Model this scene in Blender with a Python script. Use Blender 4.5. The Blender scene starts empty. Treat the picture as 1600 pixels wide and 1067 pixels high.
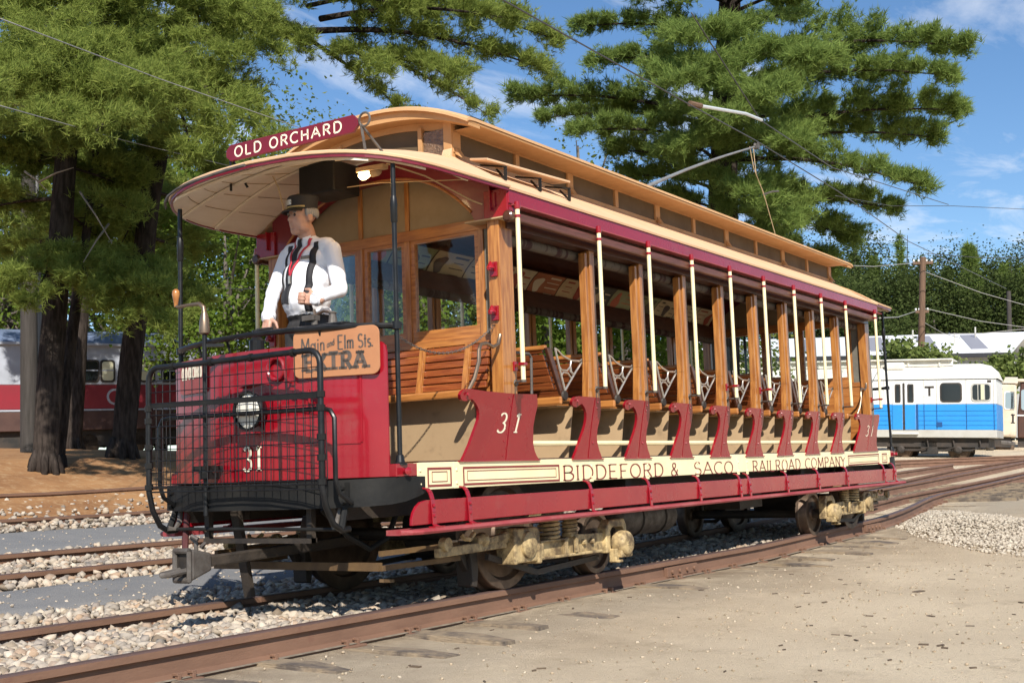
import bpy, math, random
import numpy as np
from mathutils import Vector, Matrix
PI = math.pi
sc = bpy.context.scene
COL = sc.collection
# ------------------------------------------------------------------ camera
cam_d = bpy.data.cameras.new('camera'); cam = bpy.data.objects.new('camera', cam_d); COL.objects.link(cam)
CR = Vector((0.55134563, -0.83353363, -0.03520907))
CD = Vector((0.07107277, 0.08897744, -0.99349468))
CF = Vector((0.83124404, 0.54525655, 0.10829886))
CP = Vector((-6.9502, -4.5569, 0.7862))
FPX = 1917.5
m = Matrix((CR, -CD, -CF)).transposed().to_4x4(); m.translation = CP
cam.matrix_world = m
cam_d.sensor_width = 36; cam_d.lens = FPX / 1600 * 36
cam_d.clip_end = 2000; cam_d.clip_start = 0.05
sc.camera = cam
sc.view_settings.view_transform = 'Standard'; sc.view_settings.look = 'None'
sc.view_settings.exposure = 0.46; sc.view_settings.gamma = 1.0
sc.view_settings.use_curve_mapping = False
# ------------------------------------------------------------------ sun and sky
SUN = Vector((-0.98, -0.86, 1.02)).normalized()
SUN_E = math.asin(SUN.z); SUN_A = math.atan2(SUN.x, SUN.y)
W = bpy.data.worlds.new('World'); sc.world = W; W.use_nodes = True
nt = W.node_tree; nt.nodes.clear()
def N(tree, t, **k):
    n = tree.nodes.new(t)
    for a, b in k.items(): setattr(n, a, b)
    return n
sky = N(nt, 'ShaderNodeTexSky', sky_type='NISHITA', sun_disc=False)
sky.sun_elevation = SUN_E; sky.sun_rotation = SUN_A
sky.air_density = 1.0; sky.dust_density = 0.05; sky.ozone_density = 4.5; sky.altitude = 50
bg = N(nt, 'ShaderNodeBackground'); bg.inputs[1].default_value = 0.088
out = N(nt, 'ShaderNodeOutputWorld')
tc = N(nt, 'ShaderNodeTexCoord'); sep = N(nt, 'ShaderNodeSeparateXYZ')
nt.links.new(tc.outputs['Generated'], sep.inputs[0])
# clouds: project the view direction on a high flat layer
mz = N(nt, 'ShaderNodeMath', operation='MAXIMUM'); mz.inputs[1].default_value = 0.06
nt.links.new(sep.outputs[2], mz.inputs[0])
dv = N(nt, 'ShaderNodeVectorMath', operation='DIVIDE')
cz = N(nt, 'ShaderNodeCombineXYZ')
for i in range(3): nt.links.new(mz.outputs[0], cz.inputs[i])
nt.links.new(tc.outputs['Generated'], dv.inputs[0]); nt.links.new(cz.outputs[0], dv.inputs[1])
mp = N(nt, 'ShaderNodeMapping'); mp.inputs['Scale'].default_value = (0.55, 1.3, 1.0); mp.inputs['Rotation'].default_value = (0, 0, 0.5)
mp.inputs['Location'].default_value = (3.9, 0.4, 0)
nt.links.new(dv.outputs[0], mp.inputs[0])
n1 = N(nt, 'ShaderNodeTexNoise'); n1.inputs['Scale'].default_value = 2.1; n1.inputs['Detail'].default_value = 7; n1.inputs['Roughness'].default_value = 0.62
n1.inputs['Distortion'].default_value = 0.5
nt.links.new(mp.outputs[0], n1.inputs['Vector'])
cr = N(nt, 'ShaderNodeMapRange'); cr.inputs[1].default_value = 0.50; cr.inputs[2].default_value = 0.76; cr.inputs[3].default_value = 0; cr.inputs[4].default_value = 0.62
nt.links.new(n1.outputs[0], cr.inputs[0])
mx = N(nt, 'ShaderNodeMix', data_type='RGBA'); mx.inputs[7].default_value = (9.0, 9.2, 9.6, 1)
hsv = N(nt, 'ShaderNodeHueSaturation'); hsv.inputs['Saturation'].default_value = 1.08; hsv.inputs['Value'].default_value = 1.12
nt.links.new(sky.outputs[0], hsv.inputs['Color'])
nt.links.new(cr.outputs[0], mx.inputs[0]); nt.links.new(hsv.outputs[0], mx.inputs[6])
nt.links.new(mx.outputs[2], bg.inputs[0]); nt.links.new(bg.outputs[0], out.inputs[0])
sd = bpy.data.lights.new('sun', 'SUN'); sd.energy = 5.0; sd.angle = math.radians(0.53); sd.color = (1.0, 0.94, 0.85)
so = bpy.data.objects.new('sun', sd); COL.objects.link(so)
so.rotation_euler = SUN.to_track_quat('Z', 'Y').to_euler(); so.location = (-10, -10, 20)

def at(px, py, D):
    """point seen at photograph pixel (px,py), D metres away horizontally"""
    d = CR * ((px - 800) / FPX) + CD * ((py - 533.5) / FPX) + CF
    return CP + d * (D / math.hypot(d.x, d.y))
# ------------------------------------------------------------------ terrain height
def ground(x, y):
    z = 0.0
    if x > 5: z += 0.02 * (min(x, 20) - 5)
    if x > 20: z += 0.024 * (min(x, 70) - 20)
    if y > 1.8:
        z += 0.052 * (min(y, 10.6) - 1.8)
        if y > 10.6:
            b = max(0.0, min(1.0, (26 - x) / 14))
            t = min(y, 14) - 10.6
            z += t * (0.27 * b + 0.03 * (1 - b))
            if y > 14: z += 0.05 * (min(y, 45) - 14)
    elif y < 0.2:
        z -= 0.03 * (0.2 - max(y, -12))
    return z
# ------------------------------------------------------------------ mesh builder
class MB:
    def __init__(s): s.v = []; s.f = []
    def add(s, vs, fs):
        o = len(s.v); s.v += [tuple(p) for p in vs]; s.f += [tuple(i + o for i in f) for f in fs]; return s
    def box(s, x0, x1, y0, y1, z0, z1):
        return s.add([(x0,y0,z0),(x1,y0,z0),(x1,y1,z0),(x0,y1,z0),(x0,y0,z1),(x1,y0,z1),(x1,y1,z1),(x0,y1,z1)],
                     [(3,2,1,0),(4,5,6,7),(0,1,5,4),(1,2,6,5),(2,3,7,6),(3,0,4,7)])
    def hexa(s, p):   # 8 points, bottom ring then top ring
        return s.add(p, [(3,2,1,0),(4,5,6,7),(0,1,5,4),(1,2,6,5),(2,3,7,6),(3,0,4,7)])
    def beam(s, a, b, w, h, up=(0,0,1)):   # box from a to b, w across, h along up
        a = Vector(a); b = Vector(b); d = (b - a).normalized(); u = Vector(up)
        r = d.cross(u).normalized(); u = r.cross(d).normalized()
        P = []
        for c in (a, b):
            for i, j in ((-1,-1),(1,-1),(1,1),(-1,1)): P.append(c + r*(i*w/2) + u*(j*h/2))
        return s.add(P, [(0,1,2,3),(7,6,5,4),(0,4,5,1),(1,5,6,2),(2,6,7,3),(3,7,4,0)])
    def tube(s, pts, r, n=8, caps=True, closed=False):
        pts = [Vector(p) for p in pts]; k = len(pts)
        rr = r if isinstance(r, (list, tuple)) else [r] * k
        t0 = (pts[1] - pts[0]).normalized()
        u = t0.orthogonal().normalized(); vs = []
        for i, p in enumerate(pts):
            if closed: t = (pts[(i+1) % k] - pts[i-1]).normalized()
            else: t = (pts[min(i+1, k-1)] - pts[max(i-1, 0)]).normalized()
            u = (u - t * u.dot(t)).normalized(); w = t.cross(u)
            for j in range(n):
                a = 2*PI*j/n; vs.append(p + (u*math.cos(a) + w*math.sin(a)) * rr[i])
        fs = []
        for i in range(k if closed else k-1):
            for j in range(n):
                a = i*n + j; b = i*n + (j+1) % n; i2 = (i+1) % k
                fs.append((a, b, i2*n + (j+1) % n, i2*n + j))
        if caps and not closed: fs += [tuple(range(n-1, -1, -1)), tuple((k-1)*n + j for j in range(n))]
        return s.add(vs, fs)
    def lathe(s, c, axis, prof, n=20, caps=True):
        """prof: (offset along axis, radius)"""
        c = Vector(c); a = Vector(axis).normalized(); u = a.orthogonal().normalized(); w = a.cross(u); vs = []
        for o, r in prof:
            for j in range(n):
                t = 2*PI*j/n; vs.append(c + a*o + (u*math.cos(t) + w*math.sin(t)) * max(r, 1e-4))
        fs = []; k = len(prof)
        for i in range(k-1):
            for j in range(n): fs.append((i*n+j, i*n+(j+1)%n, (i+1)*n+(j+1)%n, (i+1)*n+j))
        if caps: fs += [tuple(range(n-1,-1,-1)), tuple((k-1)*n+j for j in range(n))]
        return s.add(vs, fs)
    def prism(s, poly, fn, a, b):
        """polygon (u,v); fn(u,v,w)->xyz; extruded w from a to b"""
        n = len(poly); vs = [fn(u, v, a) for u, v in poly] + [fn(u, v, b) for u, v in poly]
        return s.add(vs, [tuple(range(n-1,-1,-1)), tuple(range(n, 2*n))] + [(i, (i+1)%n, n+(i+1)%n, n+i) for i in range(n)])
    def sheet(s, rows, thick=None):
        """rows: grid of points; optional thickness vector"""
        nr = len(rows); nc = len(rows[0]); vs = [p for r in rows for p in r]
        fs = [(i*nc+j, i*nc+j+1, (i+1)*nc+j+1, (i+1)*nc+j) for i in range(nr-1) for j in range(nc-1)]
        if thick is None: return s.add(vs, fs)
        t = Vector(thick); k = len(vs); vs = [tuple(v) for v in vs] + [tuple(Vector(v) + t) for v in vs]
        fs += [tuple(reversed([i + k for i in f])) for f in fs]
        ring = [j for j in range(nc)] + [i*nc+nc-1 for i in range(1, nr)] + [(nr-1)*nc+j for j in range(nc-2, -1, -1)] + [i*nc for i in range(nr-2, 0, -1)]
        for a, b in zip(ring, ring[1:] + ring[:1]): fs.append((b, a, a+k, b+k))
        return s.add(vs, fs)
    def mir(s, w=2.166):
        s.v = [(x, w - y, z) for x, y, z in s.v]; s.f = [tuple(reversed(f)) for f in s.f]; return s
    def mirx(s, c=3.955):
        s.v = [(2*c - x, y, z) for x, y, z in s.v]; s.f = [tuple(reversed(f)) for f in s.f]; return s
    def shift(s, dx=0, dy=0, dz=0):
        s.v = [(x+dx, y+dy, z+dz) for x, y, z in s.v]; return s
    def bend(s):
        s.v = [(x, y, z + 0.012*max(0, x-4.8)*max(0, min(1, (2.2-z)/1.3))) for x, y, z in s.v]; return s
    def mesh(s, name):
        me = bpy.data.meshes.new(name); me.from_pydata(s.v, [], s.f); me.update(); return me
    def build(s, name, mat, parent=None, smooth=False, bevel=0, label=None):
        me = s.mesh(name); me.materials.append(mat)
        return place(name, me, parent, smooth, bevel, label)
def place(name, me, parent=None, smooth=False, bevel=0, label=None):
    o = bpy.data.objects.new(name, me); COL.objects.link(o)
    if parent is not None: o.parent = parent
    if smooth:
        me.polygons.foreach_set('use_smooth', [True] * len(me.polygons))
        if smooth == 'auto': me.set_sharp_from_angle(angle=math.radians(38))
    if bevel:
        b = o.modifiers.new('bevel', 'BEVEL'); b.width = bevel; b.segments = 2; b.limit_method = 'ANGLE'; b.angle_limit = math.radians(50)
    if label: o['label'] = label
    return o
def tag(o, label, cat, group=None):
    o['label'] = label; o['category'] = cat
    if group: o['group'] = group
    return o
def struct(o, label=None): 
    o['kind'] = 'structure'
    if label: o['label'] = label
    return o
def empty(name, loc=(0,0,0)):
    o = bpy.data.objects.new(name, None); COL.objects.link(o); o.location = loc; o.empty_display_size = 0.2; return o
def np_mesh(name, V, F):
    """fast mesh from arrays; F is (n,3) or (n,4)"""
    me = bpy.data.meshes.new(name); V = np.asarray(V, np.float32); F = np.asarray(F, np.int32)
    me.vertices.add(len(V)); me.vertices.foreach_set('co', V.ravel())
    k = F.shape[1]; me.loops.add(F.size); me.loops.foreach_set('vertex_index', F.ravel())
    me.polygons.add(len(F)); me.polygons.foreach_set('loop_start', np.arange(0, F.size, k, dtype=np.int32))
    me.update(calc_edges=True); me.validate(); return me
# ------------------------------------------------------------------ materials
def mat(name, col, rough=0.5, metal=0.0, col2=None, scale=6.0, stretch=(1,1,1), mixr=(0.35,0.7), bump=0.0, bscale=40.0, coat=0.0,
        detail=5.0, emit=0, trans=0, spec=None, dirt=None, dscale=2.5, dr=(0.55, 0.75), objinfo=0.0, sss=0.0):
    mt = bpy.data.materials.new(name); mt.use_nodes = True; t = mt.node_tree; b = t.nodes['Principled BSDF']
    b.inputs['Base Color'].default_value = (*col, 1); b.inputs['Roughness'].default_value = rough; b.inputs['Metallic'].default_value = metal
    if coat: b.inputs['Coat Weight'].default_value = coat; b.inputs['Coat Roughness'].default_value = 0.08
    if spec is not None: b.inputs['Specular IOR Level'].default_value = spec
    if trans: b.inputs['Transmission Weight'].default_value = trans
    if emit: b.inputs['Emission Color'].default_value = (*col, 1); b.inputs['Emission Strength'].default_value = emit
    if sss: b.inputs['Subsurface Weight'].default_value = sss; b.inputs['Subsurface Radius'].default_value = (0.02, 0.008, 0.004)
    tcn = N(t, 'ShaderNodeTexCoord'); mpn = N(t, 'ShaderNodeMapping'); mpn.inputs['Scale'].default_value = stretch
    t.links.new(tcn.outputs['Object'], mpn.inputs[0])
    last = None
    if col2 is not None:
        nz = N(t, 'ShaderNodeTexNoise'); nz.inputs['Scale'].default_value = scale; nz.inputs['Detail'].default_value = detail; nz.inputs['Roughness'].default_value = 0.6
        t.links.new(mpn.outputs[0], nz.inputs['Vector'])
        mr = N(t, 'ShaderNodeMapRange'); mr.inputs[1].default_value = mixr[0]; mr.inputs[2].default_value = mixr[1]
        t.links.new(nz.outputs[0], mr.inputs[0])
        mi = N(t, 'ShaderNodeMix', data_type='RGBA'); mi.inputs[6].default_value = (*col, 1); mi.inputs[7].default_value = (*col2, 1)
        t.links.new(mr.outputs[0], mi.inputs[0]); last = mi.outputs[2]
        rr = N(t, 'ShaderNodeMapRange'); rr.inputs[1].default_value = 0.3; rr.inputs[2].default_value = 0.7
        rr.inputs[3].default_value = max(0.02, rough - 0.08); rr.inputs[4].default_value = min(1, rough + 0.12)
        t.links.new(nz.outputs[0], rr.inputs[0]); t.links.new(rr.outputs[0], b.inputs['Roughness'])
    if dirt is not None:
        nz = N(t, 'ShaderNodeTexNoise'); nz.inputs['Scale'].default_value = dscale; nz.inputs['Detail'].default_value = 8; nz.inputs['Roughness'].default_value = 0.7
        t.links.new(tcn.outputs['Object'], nz.inputs['Vector'])
        mr = N(t, 'ShaderNodeMapRange'); mr.inputs[1].default_value = dr[0]; mr.inputs[2].default_value = dr[1]; mr.inputs[4].default_value = 0.85
        t.links.new(nz.outputs[0], mr.inputs[0])
        mi = N(t, 'ShaderNodeMix', data_type='RGBA'); mi.inputs[7].default_value = (*dirt, 1)
        if last is not None: t.links.new(last, mi.inputs[6])
        else: mi.inputs[6].default_value = (*col, 1)
        t.links.new(mr.outputs[0], mi.inputs[0]); last = mi.outputs[2]
    if objinfo:
        oi = N(t, 'ShaderNodeNewGeometry'); hs = N(t, 'ShaderNodeHueSaturation'); mr = N(t, 'ShaderNodeMapRange')
        mr.inputs[3].default_value = 1 - objinfo; mr.inputs[4].default_value = 1 + objinfo
        t.links.new(oi.outputs['Random Per Island'], mr.inputs[0]); t.links.new(mr.outputs[0], hs.inputs['Value'])
        if last is not None: t.links.new(last, hs.inputs['Color'])
        else: hs.inputs['Color'].default_value = (*col, 1)
        last = hs.outputs[0]
    if last is not None:
        t.links.new(last, b.inputs['Base Color'])
    if bump:
        nb = N(t, 'ShaderNodeTexNoise'); nb.inputs['Scale'].default_value = bscale; nb.inputs['Detail'].default_value = 6
        t.links.new(mpn.outputs[0], nb.inputs['Vector'])
        bp = N(t, 'ShaderNodeBump'); bp.inputs['Strength'].default_value = bump; bp.inputs['Distance'].default_value = 0.02
        t.links.new(nb.outputs[0], bp.inputs['Height']); t.links.new(bp.outputs[0], b.inputs['Normal'])
    return mt
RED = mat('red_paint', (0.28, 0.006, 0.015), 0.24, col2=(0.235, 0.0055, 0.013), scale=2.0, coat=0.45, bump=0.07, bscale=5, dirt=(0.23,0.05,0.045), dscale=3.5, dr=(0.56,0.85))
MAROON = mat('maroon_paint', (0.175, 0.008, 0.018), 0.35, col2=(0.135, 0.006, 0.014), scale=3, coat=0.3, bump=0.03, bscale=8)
WORNRED = mat('worn_red_paint', (0.27, 0.030, 0.036), 0.6, col2=(0.33, 0.085, 0.085), scale=8, stretch=(0.4,1,1), dirt=(0.30,0.14,0.11), dscale=6, bump=0.1)
CREAM = mat('cream_paint', (0.86, 0.76, 0.47), 0.42, col2=(0.80, 0.69, 0.40), scale=3, dirt=(0.55,0.40,0.17), dscale=9, dr=(0.66,0.85), bump=0.04, bscale=30)
CANVAS = mat('tan_canvas', (0.69, 0.445, 0.262), 0.78, col2=(0.61, 0.38, 0.215), scale=2.5, bump=0.08, bscale=60, dirt=(0.55,0.36,0.2), dscale=5, dr=(0.62,0.85))
ROOFTAN = mat('monitor_roof_canvas', (0.60,0.36,0.18), 0.75, col2=(0.52,0.30,0.14), scale=2.5, bump=0.1, bscale=50, dirt=(0.38,0.22,0.11), dscale=5, dr=(0.6,0.85))
ROOFWOOD = mat('ochre_painted_wood', (0.50, 0.275, 0.115), 0.55, col2=(0.42, 0.22, 0.085), scale=4, bump=0.05, bscale=40)
def wood(name, a, b2, st, rough=0.32, coat=0.35): return mat(name, a, rough, col2=b2, scale=7, stretch=st, mixr=(0.38,0.62), bump=0.06, bscale=14, coat=coat, detail=8)
OAK_Z = wood('oak_upright', (0.46,0.20,0.052), (0.27,0.095,0.022), (6,6,0.5))
OAK_X = wood('oak_lengthwise', (0.40,0.16,0.045), (0.24,0.082,0.02), (0.5,6,6))
OAK_Y = wood('oak_crosswise', (0.46,0.19,0.05), (0.28,0.10,0.026), (6,0.5,6))
SLAT = wood('varnished_slat', (0.34,0.105,0.032), (0.19,0.045,0.015), (6,0.5,6), 0.25)
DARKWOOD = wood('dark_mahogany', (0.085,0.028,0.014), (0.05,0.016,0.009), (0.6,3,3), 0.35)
BROWNBAR = wood('brown_rail_wood', (0.135,0.042,0.022), (0.08,0.026,0.014), (0.5,6,6), 0.45, 0.1)
BEIGE = mat('beige_paint', (0.40,0.28,0.16), 0.55, col2=(0.34,0.23,0.125), scale=3, dirt=(0.2,0.14,0.08), dscale=6, bump=0.03)
CEIL = mat('ceiling_buff', (0.84,0.71,0.55), 0.6, col2=(0.78,0.65,0.49), scale=4, stretch=(1,5,1))
FABRIC = mat('buff_screen_cloth', (0.30,0.22,0.13), 0.85, col2=(0.25,0.18,0.10), scale=5, bump=0.15, bscale=180)
BLACK = mat('black_enamel', (0.007,0.0075,0.008), 0.36, col2=(0.014,0.014,0.015), scale=9, bump=0.03, spec=0.35)
BLACKW = mat('weathered_black_steel', (0.011,0.011,0.011), 0.5, col2=(0.020,0.019,0.017), scale=5, bump=0.08, bscale=30, spec=0.2)
TRUCKM = mat('dirty_cream_iron', (0.58,0.44,0.22), 0.6, col2=(0.38,0.27,0.13), scale=7, dirt=(0.06,0.036,0.02), dscale=9, dr=(0.40,0.60), bump=0.15, bscale=50)
GREASE = mat('greasy_iron', (0.020,0.016,0.013), 0.6, col2=(0.05,0.037,0.026), scale=6, bump=0.2, bscale=40)
TREAD = mat('wheel_steel', (0.16,0.11,0.075), 0.5, metal=0.6, col2=(0.08,0.055,0.04), scale=8, bump=0.1)
IRON = mat('old_iron', (0.15,0.135,0.12), 0.6, metal=0.4, col2=(0.08,0.065,0.055), scale=12, bump=0.15)
SILVER = mat('silver_painted_iron', (0.62,0.58,0.52), 0.32, metal=0.7, col2=(0.45,0.40,0.34), scale=10)
BRONZE = mat('worn_bronze', (0.30,0.21,0.14), 0.35, metal=0.8, col2=(0.20,0.15,0.11), scale=10)
RUST = mat('rusty_rail', (0.21,0.115,0.072), 0.75, col2=(0.15,0.08,0.05), scale=3.5, stretch=(0.5,2,2), bump=0.12, bscale=50, dirt=(0.14,0.06,0.04), dscale=7, dr=(0.56,0.8))
RAILTOP = mat('worn_rail_head', (0.15,0.095,0.082), 0.5, metal=0.3, col2=(0.11,0.07,0.06), scale=6, stretch=(0.3,3,3), bump=0.05)
GLASS = mat('window_glass', (0.9,0.95,0.93), 0.02, trans=1.0)
MAT_GREY = mat('grey_metal_strip', (0.17,0.16,0.13), 0.6, col2=(0.12,0.11,0.09), scale=10)
LENS = mat('headlight_reflector', (0.80,0.77,0.68), 0.25, metal=0.0, col2=(0.72,0.69,0.60), scale=10)
LETTER = mat('maroon_lettering', (0.22,0.035,0.03), 0.5)
LETTERC = mat('cream_lettering', (0.86,0.76,0.58), 0.5)
LETTERD = mat('dark_lettering', (0.055,0.05,0.045), 0.6, col2=(0.12,0.08,0.06), scale=20)
BOARD = mat('ochre_sign_board', (0.42,0.19,0.085), 0.6, col2=(0.36,0.15,0.065), scale=4, dirt=(0.30,0.16,0.10), dscale=8, dr=(0.6,0.8))
ROPE = mat('dirty_rope', (0.45,0.33,0.19), 0.9)
# ------------------------------------------------------------------ lettering (stroke font)
def arc(cx, cy, rx, ry, a0, a1, n=10):
    return [(cx + rx*math.cos(math.radians(a0 + (a1-a0)*i/n)), cy + ry*math.sin(math.radians(a0 + (a1-a0)*i/n))) for i in range(n+1)]
GL = {
 'A': (.78, [[(0,0),(.39,1)],[(.39,1),(.78,0)],[(.14,.36),(.64,.36)]]),
 'B': (.66, [[(.1,0),(.1,1)],[(.1,1)]+arc(.36,.76,.24,.24,90,-90)+[(.1,.52)],[(.1,.52)]+arc(.38,.26,.28,.26,90,-90)+[(.1,0)]]),
 'C': (.72, [arc(.42,.5,.40,.5,48,312,18)]),
 'D': (.72, [[(.1,0),(.1,1)],[(.1,1)]+arc(.32,.5,.38,.5,90,-90,14)+[(.1,0)]]),
 'E': (.62, [[(.1,0),(.1,1)],[(.1,1),(.58,1)],[(.1,.52),(.48,.52)],[(.1,0),(.6,0)]]),
 'F': (.60, [[(.1,0),(.1,1)],[(.1,1),(.58,1)],[(.1,.52),(.46,.52)]]),
 'H': (.74, [[(.1,0),(.1,1)],[(.64,0),(.64,1)],[(.1,.52),(.64,.52)]]),
 'I': (.22, [[(.11,0),(.11,1)]]),
 'L': (.60, [[(.1,0),(.1,1)],[(.1,0),(.58,0)]]),
 'M': (.90, [[(.08,0),(.12,1)],[(.12,1),(.45,.15)],[(.45,.15),(.78,1)],[(.78,1),(.84,0)]]),
 'N': (.76, [[(.1,0),(.1,1)],[(.1,1),(.66,0)],[(.66,0),(.66,1)]]),
 'O': (.80, [arc(.40,.5,.36,.5,0,360,24)]),
 'P': (.62, [[(.1,0),(.1,1)],[(.1,1)]+arc(.34,.74,.26,.26,90,-90)+[(.1,.48)]]),
 'R': (.70, [[(.1,0),(.1,1)],[(.1,1)]+arc(.34,.75,.25,.25,90,-90)+[(.1,.5)],[(.34,.5),(.66,0)]]),
 'S': (.58, [arc(.29,.74,.24,.26,35,270,12)[:-1]+arc(.29,.25,.26,.25,90,-145,12)]),
 'T': (.66, [[(.33,0),(.33,1)],[(0,1),(.66,1)]]),
 'X': (.70, [[(0,1),(.7,0)],[(0,0),(.7,1)]]),
 'Y': (.70, [[(0,1),(.35,.48)],[(.7,1),(.35,.48)],[(.35,.48),(.35,0)]]),
 '&': (.80, [[(.74,.02),(.24,.66)]+arc(.36,.80,.17,.18,215,-40,9)+[(.40,.58),(.18,.44)]+arc(.30,.22,.26,.22,130,300,8)+[(.60,.16),(.72,.48)]]),
 'a': (.54, [[(.45,0),(.45,.62)],arc(.21,.28,.19,.28,25,335,14)]),
 'i': (.20, [[(.1,0),(.1,.6)],[(.1,.78),(.1,.88)]]),
 'n': (.50, [[(.08,0),(.08,.6)],[(.08,.4)]+arc(.24,.42,.16,.18,160,0,8)+[(.40,0)]]),
 'l': (.20, [[(.1,0),(.1,1)]]),
 'm': (.72, [[(.08,0),(.08,.6)],[(.08,.4)]+arc(.22,.44,.14,.16,160,0,7)+[(.36,0)],[(.36,.4)]+arc(.5,.44,.14,.16,160,0,7)+[(.64,0)]]),
 't': (.34, [[(.15,.95),(.15,0)],[(0,.62),(.32,.62)]]),
 's': (.38, [arc(.19,.45,.15,.15,40,270,9)[:-1]+arc(.19,.15,.16,.15,90,-140,9)]),
 'd': (.48, [[(.40,0),(.40,.95)],arc(.22,.3,.19,.3,0,360,14)]),
 '.': (.16, [[(.06,0),(.06,.1)]]),
 '3': (.56, [arc(.27,.75,.21,.25,150,-80,12)[:-1]+arc(.27,.26,.25,.26,80,-150,12)]),
 '1': (.34, [[(.17,0),(.17,1)],[(.17,1),(.04,.86)]]),
 ' ': (.34, []),
}
def text_mb(s, org, ud, vd, height, total=None, thick=.13, thin=.05, serif=True, gap=.16, slant=0.0, lift=0.003, fn=None):
    """flat letters; org lower left, ud right, vd up. fn(u,v) overrides the plane map"""
    mb = MB(); org = Vector(org); ud = Vector(ud); vd = Vector(vd); nn = ud.cross(vd).normalized() * lift
    w = sum(GL[c][0] + gap for c in s) - gap
    sx = height if total is None else total / w
    P = fn or (lambda u, v: org + ud*u + vd*v + nn)
    x = 0.0
    for c in s:
        gw, strokes = GL[c]
        ax = 1.0; 
        for st in strokes:
            st = [((x + a)*sx + slant*b*height, b*height) for a, b in st]
            n = len(st); L = []
            for i, p in enumerate(st):
                a = st[max(i-1, 0)]; b = st[min(i+1, n-1)]
                if abs(st[0][0]-st[-1][0]) < 1e-6 and abs(st[0][1]-st[-1][1]) < 1e-6 and n > 4 and i in (0, n-1): a = st[-2]; b = st[1]
                dx, dy = b[0]-a[0], b[1]-a[1]; l = math.hypot(dx, dy) or 1
                hw = 0.5*height*(thin + (thick-thin)*abs(dy)/l)
                L.append((p, (-dy/l*hw, dx/l*hw)))
            vs = []; fs = []
            for (p, o) in L: vs += [P(p[0]+o[0], p[1]+o[1]), P(p[0]-o[0], p[1]-o[1])]
            for i in range(n-1): fs.append((2*i, 2*i+1, 2*i+3, 2*i+2))
            mb.add(vs, fs)
            if serif and n == 2 and abs(st[0][1]-st[1][1]) > 0.5*height and c not in 'aindlmst.':
                for (px, py) in st:
                    if py < 0.02*height or py > 0.98*height:
                        h = thin*height*0.9; q = thick*height*1.05; s0 = 1 if py < height/2 else -1
                        mb.add([P(px-q, py), P(px+q, py), P(px+q, py+s0*h), P(px-q, py+s0*h)], [(0,1,2,3)])
        x += gw + gap
    # all faces towards +normal: keep two sided, no fix needed
    return mb
# ------------------------------------------------------------------ the open streetcar
car = empty('open_streetcar', (3.955, 1.083, 0)); car.location = (0, 0, 0)
tag(car, 'red and cream open bench streetcar numbered 31 with wooden posts and tan roof', 'streetcar')
WD = 2.166; CY = 1.083
PX = [0.0] + [1.117 + 0.8134*i for i in range(8)] + [7.909]
def part(name, mb, mt, parent=car, smooth=False, bevel=0, bend=True, label=None):
    if bend: mb.bend()
    return mb.build(name, mt, parent, smooth, bevel, label)
def yprof(z):
    t = min(max((1.337 - z)/0.447, 0), 1); return 0.088 * t**0.8
# --- floor and frame
floor = part('floor', MB().box(-1.12, 9.03, 0.14, 2.026, 0.80, 0.872), DARKWOOD)
part('underframe', MB().box(-0.9, 8.8, 0.45, 0.57, 0.55, 0.80).box(-0.9, 8.8, 1.60, 1.72, 0.55, 0.80).box(1.9, 2.0, .2, 1.96, .56, .80).box(5.9, 6.0, .2, 1.96, .56, .80), GREASE)
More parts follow.
